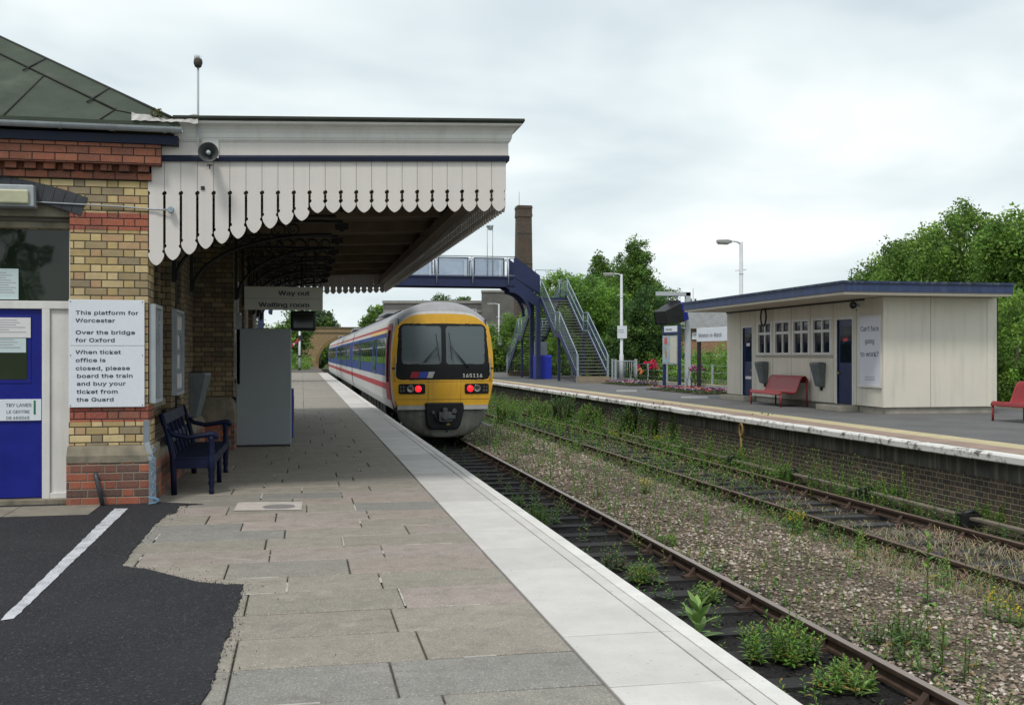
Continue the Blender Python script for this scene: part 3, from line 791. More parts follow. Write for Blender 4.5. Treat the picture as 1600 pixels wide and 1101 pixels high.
# crumpled flashing at the roof/canopy junction
FL = paint('torn_flashing', (.46, .45, .44), .7, .25, 5, fine=30)
m = MB(); r = random.Random(6); P = []
for i in range(16):
    f = i / 15; x = -1.78 + f * .68
    zt = 4.165 - .03 * math.sin(f * 3.2) + (.03 if f > .85 else 0) + r.uniform(-.012, .012) + .02 * (f < .3)
    P.append([(x, ey - .03 + r.uniform(-.01, .01), 4.095 + r.uniform(-.005, .012)), (x, ey - .01, zt), (x + .01, ey + .22, zt + .01)])
for i in range(15): m.add(P[i] + P[i + 1], [(0, 3, 4, 1), (1, 4, 5, 2)])
m.build('torn_flashing', FL, SB, off=o)
# side window under the canopy
W = MB(); W.box(-1.92, -1.86, 12.62, 12.69, 1.06, 3.0); W.box(-1.92, -1.86, 13.68, 13.75, 1.06, 3.0); W.box(-1.92, -1.86, 12.69, 13.68, 2.93, 3.0); W.box(-1.92, -1.86, 12.69, 13.68, 2.0, 2.06); W.box(-1.92, -1.86, 13.15, 13.2, 1.06, 2.0)
win = W.build('window', WHITE, SB, off=o); m = MB(); m.box(-1.90, -1.89, 12.69, 13.68, 1.06, 2.93); m.build('pane', GLASS, win, off=o)
for (y0, y1) in ((19.3, 20.6), (22.7, 24.0), (26.2, 27.5)):
    W = MB(); W.box(-1.25, -1.19, y0, y0 + .08, 1.1, 3.0); W.box(-1.25, -1.19, y1 - .08, y1, 1.1, 3.0); W.box(-1.25, -1.19, y0 + .08, y1 - .08, 2.92, 3.0); W.box(-1.25, -1.15, y0 + .08, y1 - .08, 1.1, 1.17); W.box(-1.25, -1.2, y0 + .08, y1 - .08, 2.0, 2.06)
    win = W.build('window', WHITE, SB, off=o); m = MB(); m.box(-1.235, -1.225, y0 + .08, y1 - .08, 1.17, 2.92); m.build('pane', GLASS, win, off=o)
m = MB()
for (x, y0) in ((-1.72, 14.9), (-1.70, 12.42)): m = MB(); m.tube([(x, y0, 0.1), (x, y0, 3.2), (x + .12, y0, 3.45)], .035, 10); m.build('downpipe', DARK, SB, off=o)

# ------------------------------------------------------------------ canopy with timber valance
CN = thing('platform_canopy', 'white timber platform canopy with scalloped valance and dark iron brackets', 'canopy', (0, 12, 3.3))
o = CN.location
YC0, YC1, XC0, XC1 = 11.80, 29.6, -1.64, 2.32
def zc(x, y): return .0372 * (x + 1.6) + .006 * (y - 11.8)
CANW = paint('valance_white', (.64, .60, .575), .5, .035, 1.5, streak=True, dirt=(.42, .38, .34), dirtamt=.18)
m = MB(); N = 23; w = (XC1 - XC0) / N
zt0 = 3.74
tips = [2.575, 2.635, 2.70, 2.765, 2.825, 2.885, 2.95, 3.005, 3.05, 3.10]
def board(w, top, hole, low, tip, gap=.0022, slit=.0135, hr=.0245):
    """outline of half a board (right side), from top down, in local x"""
    h = w / 2
    P = [(h - gap, top), (h - gap, hole + hr)]
    for a in np.linspace(80, -80, 7): P.append((h - hr * math.cos(R(a)) * 1.0, hole + hr * math.sin(R(a))))
    P.append((h - slit, hole - hr)); P.append((h - slit, low + hr))
    for a in np.linspace(70, -60, 6): P.append((h - hr * .95 * math.cos(R(a)), low + hr * .95 * math.sin(R(a))))
    L = (low - hr) - tip
    P += [(h - .004, low - hr), (h * .95, low - hr - L * .19), (h * .85, low - hr - L * .41), (h * .69, low - hr - L * .61), (h * .48, low - hr - L * .79), (h * .24, low - hr - L * .93), (0, tip)]
    return P
for i in range(N):
    xc = XC0 + (i + .5) * w; dz = zc(xc, YC0)
    tip = tips[i] if i < len(tips) else 3.725 - .60 + dz
    low = tip + .155 if i < 9 else tip + .135
    # the lower hole belongs to the joint: shared height drifts with the stepped boards
    Rr = board(w, 3.72 + dz, 3.355 + dz, low, tip)
    poly = [(xc + a, b) for a, b in Rr] + [(xc - a, b) for a, b in Rr[::-1][1:]]
    m.prism(poly, 'y', YC0, YC0 + .022)
m.build('end_valance', CANW, CN, off=o)
VAL2 = CANW
m = MB(); n2 = 103; wy = (YC1 - YC0 - .05) / n2
for i in range(n2):
    yc = YC0 + .03 + (i + .5) * wy; dz = zc(XC1, yc)
    L = 1 if i % 1 == 0 else 0
    Rr = board(wy, 3.72 + dz, 3.355 + dz, 3.125 + dz + .135, 3.125 + dz)
    if i > 45: Rr = Rr[:2] + Rr[4:7:2] + Rr[9:12:2] + Rr[15::2] + ([Rr[-1]] if (len(Rr) - 1 - 15) % 2 else [])
    poly = [(yc + a, b) for a, b in Rr] + [(yc - a, b) for a, b in Rr[::-1][1:]]
    m.prism(poly, 'x', XC1 - .022, XC1)
m.build('side_valance', VAL2, CN, off=o)
m = MB()
for i in range(N):
    xc = XC0 + (i + .5) * w; dz = zc(xc, YC1)
    Rr = board(w, 3.72 + dz, 3.355 + dz, 3.125 + dz + .135, 3.125 + dz)
    poly = [(xc + a, b) for a, b in Rr] + [(xc - a, b) for a, b in Rr[::-1][1:]]
    m.prism(poly, 'y', YC1 - .02, YC1)
m.build('far_valance', VAL2, CN, off=o)
# fascia band, string line and cornice swept round the end and the outer side
def sweep(prof, mat, name, bev=0):
    """prof: (out, z) in section; runs along the end then the outer side"""
    m = MB(); rings = []
    for (x, y, nx_, ny_) in ((-1.36 if name in ('cornice', 'roof_edge') else XC0 + .02, YC0, 0, -1), (XC1, YC0, 1, -1), (XC1, YC1, 1, 1), (XC0 + .02, YC1, 0, 1)):
        rings.append([(x + nx_ * a, y + ny_ * a, b + zc(x, y)) for a, b in prof])
    m.loft(rings, sm=False, cap=True)
    m.build(name, mat, CN, off=o)
sweep([(-.01, 3.70), (.03, 3.70), (.035, 3.745), (.028, 3.765), (-.01, 3.765)], NAVY, 'string_line')
sweep([(-.03, 3.766), (.022, 3.766), (.022, 3.91), (-.03, 3.91)], CANW, 'fascia')
cv = [(-.03, 3.911), (.03, 3.911), (.035, 3.925), (.045, 3.93), (.05, 3.95)] + [(.055 + .09 * (1 - math.cos(R(a))), 3.955 + .13 * math.sin(R(a))) for a in (0, 20, 40, 60, 80, 90)] + [(.155, 4.095), (.16, 4.115), (-.03, 4.115)]
sweep(cv, WHITE, 'cornice')
sweep([(-.03, 4.116), (.17, 4.116), (.185, 4.14), (.18, 4.165), (.03, 4.185), (-.03, 4.185)], FELT, 'roof_edge')
SOF = paint('soffit_boards', (.19, .145, .10), .8, .25, 2, fine=20, bump=.002, streak=False)  # cream boards coloured brown, their shade painted into the base colour
m = MB()
z0 = [(x, y, 3.80 + zc(x, y)) for x, y in ((-2.0, YC0 + .03), (XC1 - .025, YC0 + .03), (XC1 - .025, YC1 - .03), (-2.0, YC1 - .03))]
z1 = [(a, b, c + .36) for a, b, c in z0]
m.add(z0 + z1, [(0, 1, 2, 3)[::-1], (4, 5, 6, 7), (0, 1, 5, 4), (1, 2, 6, 5), (2, 3, 7, 6), (3, 0, 4, 7)])
m.build('canopy_deck', SOF, CN, off=o)
for k in range(8):
    y = 14.1 + k * 2.15; m = MB()
    if y > YC1: break
    m.add([(-1.7, y - .05, 3.62 + zc(-1.7, y)), (XC1 - .03, y - .05, 3.62 + zc(XC1, y)), (XC1 - .03, y + .05, 3.62 + zc(XC1, y)), (-1.7, y + .05, 3.62 + zc(-1.7, y)),
           (-1.7, y - .05, 3.80 + zc(-1.7, y)), (XC1 - .03, y - .05, 3.80 + zc(XC1, y)), (XC1 - .03, y + .05, 3.80 + zc(XC1, y)), (-1.7, y + .05, 3.80 + zc(-1.7, y))],
          [(0, 3, 2, 1), (0, 1, 5, 4), (1, 2, 6, 5), (2, 3, 7, 6), (3, 0, 4, 7)])
    m.build('joist', SOF, CN, off=o)
m = MB(); m.box(XC1 - .2, XC1 - .03, YC0 + .04, YC1 - .04, 3.62, 3.78); m.build('edge_beam', SOF, CN, off=o)
# iron brackets: triangular frames filled with scrollwork
for k in range(8):
    y = 14.1 + k * 2.15
    if y > YC1: break
    xw = -1.66 if y < 18.1 else -1.14
    m = MB(); zt = 3.60 + zc(0, y)
    m.bar((xw, y, zt - .03), (.62, y, zt - .02), .05, .05)
    m.bar((xw + .03, y, zt), (xw + .03, y, 2.55), .05, .05)
    arc = [(xw + .05 + (1 - math.cos(a)) * 2.05 * (0.62 - xw) / 2.28, y, 2.58 + math.sin(a) * .88) for a in np.linspace(0, PI / 2, 12)]
    m.tube(arc, .028, 6)
    m.bar((.5, y, zt - .11), (.70, y, zt - .09), .05, .10)
    m.lathe([(.05, -.03), (.05, .03)], (.60, y, zt - .13), 10, 'y')
    rr2 = random.Random(k)
    for j in range(7):
        f = j / 7; cx_ = xw + .20 + f * 1.55; zlow = 2.58 + math.sin(math.acos(max(-1, min(1, 1 - (cx_ - xw) / 2.1)))) * .88
        rad = max(.045, min(.20, (zt - .08 - zlow) / 2.1)); cz_ = zt - .07 - rad
        m.tube([(cx_ + rad * math.cos(a), y, cz_ + rad * math.sin(a)) for a in np.linspace(0, 2 * PI, 14)[:-1]], .012, 5, closed=True)
        m.tube([(cx_ + rad * (1 - a / 8) * math.cos(a), y, cz_ + rad * (1 - a / 8) * math.sin(a)) for a in np.linspace(0, 5.5, 12)], .010, 5)
    m.build('bracket', DARK, CN, off=o)

# ------------------------------------------------------------------ things on and by the building
def ink(t_, *a, **k): return text(t_, *a, **k)
S = thing('platform_sign', 'white platform notice telling passengers for Worcester, Oxford and closed ticket office', 'sign', (-2.055, YG - .02, 1.62))
m = MB(); m.box(-.385, .385, -.012, 0, -.575, .080); m.box(-.385, .385, -.012, 0, .084, .575); m.build('panel', BOARDW, S, bevel=.003)
L = ['This platform for', 'Worcester', 'Over the bridge', 'for Oxford', 'When ticket', 'office is', 'closed, please', 'board the train', 'and buy your', 'ticket from', 'the Guard']
py = [500, 514, 532.5, 544.5, 562, 574, 586.5, 599, 611, 623, 635]
ys_ = [.418, .335, .208, .125, -.003, -.089, -.175, -.257, -.340, -.426, -.510]
for s_, z in zip(L, ys_):
    text(s_, .078, INK, S, (-.315 + (.012 if z < -.2 else 0), -.0135, z - .002), bold=.0013, spacing=1.05, fit={'T': .636, 'Wo': .40, 'O': .602, 'fo': .397, 'Wh': .46, 'of': .302, 'c': .55, 'b': .563, 'a': .494, 'ti': .416, 'the': .374}[[k for k in ('T', 'Wo', 'O', 'fo', 'Wh', 'of', 'c', 'b', 'a', 'ti', 'the') if s_.startswith(k)][0]])
for x in (-.365, .365):
    for z in (-.555, -.02, .555): m = MB(); m.lathe([(.006, 0), (.005, -.004)], (x, -.0125, z), 8, 'y'); m.build('screw', DARK, S)
# small sign on the door, papers
S = thing('door_sign', 'small white telephone number sign fixed to the blue door', 'sign', (-3.115, yf + .02, 1.015))
m = MB(); m.box(-.36, .36, -.006, .008, -.115, .115); m.build('panel', BOARDW, S, bevel=.002)
GRY = paint('grey_ink', (.16, .18, .20), .6, .1, bump=0)
text('TRY LANES', .068, GRY, S, (.265, -.0075, .035), sx=1.0, bold=.001, align='RIGHT'); text('LE CENTRE', .062, GRY, S, (.245, -.0075, -.035), sx=1.0, bold=.0008, align='RIGHT'); text('08 650065', .062, GRY, S, (.245, -.0075, -.100), bold=.0008, align='RIGHT')
m = MB(); m.box(.285, .305, -.0085, -.006, -.05, .10); m.build('green_mark', paint('green_mark', (.02, .14, .06), .5), S)
PAPER = paint('paper', (.66, .64, .66), .8, .05, 4, bump=.0004); PAPER2 = paint('pale_blue_paper', (.50, .60, .62), .8, .05, 4, bump=.0004)
FINE = paint('fine_print', (.34, .34, .36), .8, .1, bump=0)
def notice(name, label, x0, x1, z0, z1, y, mat, rows):
    N_ = thing(name, label, 'notice', ((x0 + x1) / 2, y, z0)); w = (x1 - x0) / 2; h = z1 - z0
    m = MB(); m.box(-w, w, -.003, 0, 0, h); m.build('sheet', mat, N_)
    m = MB(); r = random.Random(len(label))
    for k in range(rows):
        z = h * (.85 - .72 * k / rows); m.box(-w * .8, w * r.uniform(.2, .85), -.0038, -.0032, z, z + h * .25 / rows)
    m.build('printed_lines', FINE, N_)
notice('paper_notice', 'white printed notice taped across the top of the blue door glass', -3.40, -2.862, 1.79, 2.005, yf + .021, PAPER, 6)
notice('paper_notice', 'pale blue notice stuck below the white one on the door glass', -3.30, -2.91, 1.63, 1.787, yf + .025, PAPER2, 4)
notice('paper_notice', 'pale notice stuck inside the fanlight above the blue door', -3.30, -2.99, 2.20, 2.53, yf + .046, PAPER2, 9)
# bulkhead light, conduit, box
B_ = thing('bulkhead_light', 'grey box light with yellowed diffuser fixed above the door', 'light', (-3.1, YG + .02, 3.17))
m = MB(); m.box(-.5, .335, -.14, .12, -.01, .22); m.build('housing', GREYM, B_, bevel=.012)
m = MB(); m.box(-.48, .29, -.175, -.14, .015, .165); m.build('diffuser', paint('old_diffuser', (.40, .40, .27), .4, .2, 5), B_, bevel=.02)
C_ = thing('conduit_pipe', 'thin grey conduit running from the box light to a round junction box', 'pipe', (-2.0, YG, 3.14))
m = MB(); m.tube([(-.77, -.02, .085), (.1, -.02, .06), (.42, -.02, .04), (.60, -.05, .035)], .009, 6); m.build('pipe', GREYM, C_)
m = MB(); m.lathe([(.028, -.08), (.036, -.075), (.036, -.03), (.03, -.028)], (.605, 0, .035), 14, 'y'); m.build('junction_box', paint('blue_grey_box', (.25, .31, .36), .5), C_)
# aerial mast and horn loudspeaker
A_ = thing('aerial_mast', 'thin aerial rod with a fuzzy round head standing up from the canopy end', 'aerial', (-1.105, YC0 - .04, 3.78))
m = MB(); m.tube([(.09, .0, -.0), (.04, -.02, .01), (.012, -.05, .06), (0, -.07, .14), (0, -.07, .95)], .0125, 8); m.build('rod', GREYM, A_)
m = MB(); m.lathe([(.012, .93), (.035, .945), (.048, .985), (.044, 1.02), (.03, 1.035)], (0, -.07, 0), 12); m.build('head', paint('brown_head', (.05, .045, .035), .8), A_)
m = MB(); r = random.Random(3)
for k in range(26):
    a = r.uniform(0, 6.3); q = r.uniform(.0, .042); m.tube([(q * math.cos(a), -.07 + q * math.sin(a), 1.02), (q * 1.15 * math.cos(a), -.07 + q * 1.15 * math.sin(a), 1.065)], .0015, 4)
m.build('bristles', GREYM, A_)
def horn(name, label, loc, rz, mount=True, parent=None, sc=1.0):
    H_ = thing(name, label, 'loudspeaker', loc, rz)
    m = MB(); m.lathe([(.022 * sc, .02), (.03 * sc, 0), (.045 * sc, -.05 * sc), (.07 * sc, -.10 * sc), (.105 * sc, -.15 * sc), (.108 * sc, -.155 * sc), (.10 * sc, -.15 * sc), (.065 * sc, -.10 * sc), (.02 * sc, -.06 * sc)], (0, 0, 0), 20, 'y'); m.build('horn', GREYM if not mount else paint('horn_dark', (.05, .055, .055), .45), H_)
    m = MB(); m.lathe([(.0, -.150 * sc), (.024 * sc, -.14 * sc), (.026 * sc, -.06 * sc)], (0, 0, 0), 14, 'y'); m.build('centre_cone', GREYM, H_)
    m = MB(); m.lathe([(.05 * sc, 0), (.05 * sc, .09 * sc), (.03 * sc, .10 * sc)], (0, .01, 0), 14, 'y'); m.build('driver', GREYM, H_)
    m = MB(); m.bar((0, .02, -.1), (0, .02, -.15), .012); m.bar((-.03, .02, -.11), (.03, .02, -.11), .012); m.build('bracket', DARK, H_)
    return H_
H_ = horn('horn_loudspeaker', 'grey horn loudspeaker on a white plate at the canopy end', (-.985, YC0 - .12, 3.775), 0)
m = MB(); m.box(-.09, .09, .075, .10, -.02, .20); m.build('backing_plate', WHITE, H_, bevel=.004)
m = MB(); m.box(-.02, .02, 0, .012, -.02, .02); m.build('square_fitting', DARK, loc=(-1.065, YC0 - .012, 3.43), label='small dark square fitting on a valance board below the horn loudspeaker', cat='fitting', bevel=.002)
# poster frames on the platform wall
for (y0, y1, z0, z1, x, lab, pcs) in ((11.84, 12.44, 1.08, 2.16, -1.60, 'empty pale grey poster frame on the pillar side, nearest the platform edge', 0), (14.02, 14.9, 1.08, 2.2, -1.625, 'grey timetable case with small notices beyond the blue bench back', 1), (18.7, 19.25, 1.1, 2.35, -1.10, 'narrow grey poster case on the wall behind the tall grey cabinet', 0)):
    F_ = thing('poster_case', lab, 'poster case', (x, (y0 + y1) / 2, z0)); h = z1 - z0; w = (y1 - y0) / 2
    m = MB(); m.box(-.03, .035, -w, w, 0, .04); m.box(-.03, .035, -w, w, h - .04, h); m.box(-.03, .035, -w, -w + .04, .04, h - .04); m.box(-.03, .035, w - .04, w, .04, h - .04); m.build('frame', GREYM, F_)
    m = MB(); m.box(-.02, .005, -w + .04, w - .04, .04, h - .04); m.build('backboard', paint('case_back', (.22, .26, .29), .3, .2, 2), F_)
    if pcs:
        m = MB(); r = random.Random(2)
        for i in range(3):
            for j in range(4):
                if r.random() < .8: m.box(.006, .008, -w + .08 + i * .25, -w + .28 + i * .25, .08 + j * .26, .08 + j * .26 + r.uniform(.14, .22))
        m.build('small_notices', PAPER, F_)
# wall bin under canopy and shelter bins share a shape
def wall_bin():
    T = thing('litter_bin', None, 'litter bin', (0, 0, 0))
    m = MB()   # local: back at y=0, front towards -y, tapers downwards
    top = [(-.24, 0, .52), (.24, 0, .52), (.24, -.24, .52), (.15, -.30, .52), (-.15, -.30, .52), (-.24, -.24, .52)]
    bot = [(-.17, 0, -.10), (.17, 0, -.10), (.17, -.10, -.10), (.11, -.14, -.10), (-.11, -.14, -.10), (-.17, -.10, -.10)]
    bot2 = [(-.10, 0, -.12), (.10, 0, -.12), (.10, -.06, -.12), (.06, -.08, -.12), (-.06, -.08, -.12), (-.10, -.06, -.12)]
    m.loft([bot2, bot, top, [(a * .96, b * .96, .56) for a, b, c in top]], sm=False, cap=True)
    m.build('body', paint('bin_grey', (.12, .14, .145), .5, .2, 6, streak=True), T, bevel=.006)
    m = MB(); m.box(-.19, .19, -.2, -.02, .561, .568); m.build('opening', DARK, T)
    m = MB(); m.box(-.05, .05, -.03, .0, -.22, -.10); m.build('bracket', DARK, T)
    m = MB(); m.add([(-.04, -.262, .26), (.04, -.262, .26), (.04, -.272, .33), (-.04, -.272, .33)], [(0, 1, 2, 3)]); m.build('label', paint('bin_label', (.06, .14, .3), .5), T)
    return T
BIN = wall_bin(); BIN.location = (-1.66, 16.35, .78); BIN.rotation_euler = (0, 0, R(90)); BIN['label'] = 'dark grey tapered litter bin on the wall behind the blue bench'

# Victorian platform bench
BB = paint('bench_blue', (.004, .008, .032), .55, .3, 6, fine=50, bump=.001, spec=.2)
T = thing('platform_bench', 'dark blue wooden platform bench with turned legs under the canopy', 'bench', (-1.24, 12.4, 0))
# local: x front (+) back (-), y length 0..2.3
m = MB()
m.box(-.22, .24, .03, 2.27, .40, .425)
m.box(.20, .245, .0, 2.3, .33, .40); m.box(-.22, -.18, 0, 2.3, .33, .40)
m.build('seat', BB, T, bevel=.006)
m = MB()
for z, x, h in ((.86, -.335, .13), (.62, -.285, .10)):
    m.add([(x - .015 - .02, 0.02, z + h / 2), (x + .015 - .02, 0.02, z + h / 2), (x + .015 + .01, .02, z - h / 2), (x - .015 + .01, .02, z - h / 2),
           (x - .015 - .02, 2.28, z + h / 2), (x + .015 - .02, 2.28, z + h / 2), (x + .015 + .01, 2.28, z - h / 2), (x - .015 + .01, 2.28, z - h / 2)], [(0, 1, 2, 3), (7, 6, 5, 4), (0, 4, 5, 1), (1, 5, 6, 2), (2, 6, 7, 3), (3, 7, 4, 0)])
for y in np.linspace(.42, 1.9, 5): m.bar((-.225, y, .41), (-.34, y, .82), .05, .028, up=(0, 1, 0))
m.build('backrest', BB, T, bevel=.006)
turn = [(.026, 0), (.034, .03), (.026, .06), (.030, .10), (.038, .14), (.030, .17), (.038, .20), (.034, .24), (.045, .30), (.045, .42), (.03, .45), (.042, .48), (.028, .51), (.036, .56), (.030, .60), (.042, .64), (.03, .67)]
for y in (.03, 2.27):
    m = MB(); m.lathe(turn, (.215, y, 0), 14); m.build('leg', BB, T)
    m = MB(); m.tube([(-.20, y, 0), (-.205, y, .25), (-.215, y, .45), (-.27, y, .70), (-.345, y, .93)], [.034, .034, .034, .030, .026], 8); m.build('leg', BB, T)
    m = MB(); m.tube([(-.29, y, .755), (-.20, y, .69), (-.05, y, .655), (.10, y, .675), (.20, y, .69), (.25, y, .685), (.275, y, .66), (.265, y, .635)], [.026, .03, .028, .03, .036, .036, .032, .022], 10); m.build('armrest', BB, T)
    m = MB(); m.box(-.19, .20, y - .02, y + .02, .30, .40); m.build('side_rail', BB, T, bevel=.004)
m = MB(); m.tube([(.215, 1.15, 0), (.215, 1.15, .36)], .03, 10); m.build('leg', BB, T)

# tall grey cabinet (vending machine seen from its side/back)
T = thing('grey_cabinet', 'tall plain grey cabinet standing on the platform beside the wall', 'cabinet', (-.66, 18.7, 0))
m = MB(); m.box(-.47, .47, 0, .72, .03, 2.07); m.build('body', paint('cabinet_grey', (.27, .30, .32), .5, .06, 2, fine=90, bump=.0006), T, bevel=.012)
m = MB(); m.box(-.45, .45, .02, .70, 0, .03); m.build('plinth', DARK, T)
T = thing('drinks_machine', 'small blue and red drinks machine partly hidden beyond the grey cabinet', 'machine', (-.46, 20.6, 0))
m = MB(); m.box(-.3, .3, 0, .5, 0, .95); m.build('body', paint('machine_blue', (.03, .06, .28), .4), T, bevel=.01)
m = MB(); m.box(.3, .306, .05, .45, .3, .8); m.build('red_panel', paint('machine_red', (.4, .03, .04), .4), T)

# hanging direction sign
SG = paint('shaded_sign', (.48, .48, .42), .6, .05, 3)
SX = -.285
T = thing('hanging_sign', 'two tier hanging sign reading Way out and Waiting room', 'sign', (SX, 17.9, 2.345)); T.scale = (.9, .9, .9)
m = MB(); m.box(-.735, .70, -.02, .02, .02, .232); m.box(-.735, .70, -.018, .018, .236, .455); m.build('panel', SG, T, bevel=.003)
m = MB(); m.box(-.73, .695, -.012, .012, .2322, .2358); m.build('joint', DARK, T)
text('Way out', .165, INK, T, (.455, -.0215, .295), bold=.008, fit=.58, align='RIGHT'); text('Waiting room', .165, INK, T, (.455, -.0215, .075), bold=.008, fit=.93, align='RIGHT')
m = MB(); m.tube([(-.6, 0, .45), (-.6, 0, 1.12)], .012); m.tube([(.55, 0, .45), (.55, 0, 1.14)], .012); m.build('hanger', DARK, T)
T = thing('platform_monitor', 'black information monitor hanging behind the Way out sign', 'monitor', (.0, 21.4, 2.08))
m = MB(); m.box(-.23, .28, 0, .45, .02, .42); m.build('housing', DARK, T, bevel=.04)
m = MB(); m.box(-.17, .22, -.006, .002, .08, .36); m.build('screen', glass('crt', (.01, .015, .012), .1), T)
m = MB(); m.tube([(0, .2, .4), (0, .2, 1.55)], .02); m.build('hanger', DARK, T)

# cables, bent pipe, rope at the pillar foot
T = thing('cable_conduit', 'pale blue grey conduit following the pillar plinth down to the platform', 'conduit', (-1.56, YG, 0))
m = MB(); m.box(-.055, .02, -.115, -.10, .0, .48); m.bar((-.025, -.11, .47), (-.085, -.03, .66), .06, .015, up=(0, 1, 0)); m.box(-.12, -.055, -.035, -.015, .65, .90); m.build('strip', paint('conduit_blue_grey', (.17, .20, .23), .5, .15), T, bevel=.003)
m = MB(); r = random.Random(5); P = [(-.035 + .022 * math.sin(i * .9) + r.uniform(-.01, .01), -.135 - .008 * math.cos(i * 1.3), .62 - i * .0155) for i in range(38)]
P += [(-.02 + .055 * math.cos(a), -.17 - .03 * math.sin(a), .05 + .035 * math.sin(a * .5)) for a in np.linspace(0, 11, 26)]
m.tube(P, .0045, 6); m.build('blue_rope', paint('rope_blue', (.13, .27, .40), .8), loc=(-1.535, YG, 0), label='thin light blue rope dangling and coiled at the foot of the pillar', cat='rope')
m = MB(); m.tube([(-2.16, YG - .07, .33), (-2.15, YG - .12, .335), (-2.135, YG - .135, .28), (-2.07, YG - .18, .02)], .024, 10); m.build('bent_pipe', paint('dull_pipe', (.04, .045, .055), .5, .3, 8), label='short dark bent pipe leaning against the brick plinth', cat='pipe')

# ------------------------------------------------------------------ train
TX, TY = 3.79, 28.15
TR = thing('passenger_train', 'blue white and red diesel train with yellow front and two red tail lights', 'train', (TX, TY, 0))
TROOF = paint('train_roof', (.29, .29, .31), .5, .12, 2, streak=True, dirt=(.2, .19, .18), dirtamt=.4)
TWHITE = paint('train_white', (.50, .50, .49), .65, .08, 1.5, streak=True, dirt=(.28, .25, .21), dirtamt=.5, spec=.12)
TRED = paint('train_red', (.36, .045, .055), .65, .12, 2, spec=.12)
TBLUE = paint('train_blue', (.028, .055, .20), .65, .12, 1.5, spec=.12)
TMATT = paint('train_matt_black', (.008, .008, .010), .95, .2, 2, spec=.02)
TBLUE2 = paint('train_bright_blue', (.02, .05, .38), .35, .1, 1.5)
TYEL = paint('train_yellow', (.68, .37, .018), .42, .08, 3, fine=40, bump=.0004, streak=True, dirt=(.35, .22, .06), dirtamt=.35)
TYL2 = paint('train_cantrail_yellow', (.60, .38, .06), .45)
TGREY = paint('train_skirt', (.22, .22, .20), .6, .25, 4, streak=True, dirt=(.09, .085, .075), dirtamt=.6)
TBLACK = paint('train_black', (.006, .0065, .008), .4, .3, 3, bump=.0002, spec=.3)
TGLASS = glass('train_glass', (.014, .018, .02), .05)
HB = [(.10, 1.30), (.32, 1.365), (.6, 1.395), (.72, 1.40), (1.0, 1.41), (1.2, 1.41), (1.55, 1.405), (1.9, 1.39), (2.25, 1.355), (2.36, 1.335), (2.52, 1.30), (2.62, 1.265)]
def hwb(z): return float(np.interp(z, [a for a, b in HB], [b for a, b in HB]))
def body_ring(y, zb=.10, full=True):
    L = [(-b, z) for z, b in HB]
    top = []
    for s in np.linspace(-1, 1, 21)[1:-1]: top.append((s * 1.265, 3.10 - .48 * abs(s) ** 2.5))
    Rr = [(b, z) for z, b in HB[::-1]]
    return [(x, y, z) for x, z in L + top + Rr]
nb = len(HB)
def band(j):
    n = nb + 19 + nb
    if j >= n - 1: return 5
    if j < nb - 1: k = j
    elif j >= nb + 19: k = n - 2 - j
    else: return 0
    z = (HB[k][0] + HB[k + 1][0]) / 2
    if z < .3: return 1
    if z < .62: return 1
    if z < .74: return 2
    if z < 1.1: return 1 if z > .74 else 2
    if z < 2.2: return 3
    if z < 2.3: return 1
    if z < 2.45: return 2
    return 1
# re-sample bands: red stripe needs its own levels
HB[:] = sorted(set(HB + [(.62, 1.397), (.80, 1.403), (1.0, 1.41), (2.44, 1.318)])); nb = len(HB)
def band(j):
    n = nb + 19 + nb
    if j >= n - 1: return 5
    if j < nb - 1: k = j
    elif j >= nb + 19: k = n - 2 - j
    else: return 0
    z = (HB[k][0] + HB[k + 1][0]) / 2
    if z < .62: return 1
    if z < .80: return 2
    if z < 1.0: return 1
    if z < 2.25: return 3
    if z < 2.36: return 1
    if z < 2.44: return 2
    return 1
SM = [TROOF, TWHITE, TRED, TBLUE, TGREY, TBLACK, TYEL]
def side_panel(m, sgn, y0, y1, z0, z1, off=.004, mi=0, n=4):
    zs = np.linspace(z0, z1, n + 1)
    v = []
    for z in zs: v += [(sgn * (hwb(z) + off), y0, z), (sgn * (hwb(z) + off), y1, z)]
    f = [(2 * i, 2 * i + 2, 2 * i + 3, 2 * i + 1) if sgn > 0 else (2 * i, 2 * i + 1, 2 * i + 3, 2 * i + 2) for i in range(n)]
    m.add(v, f, mi)
LEN = 22.6
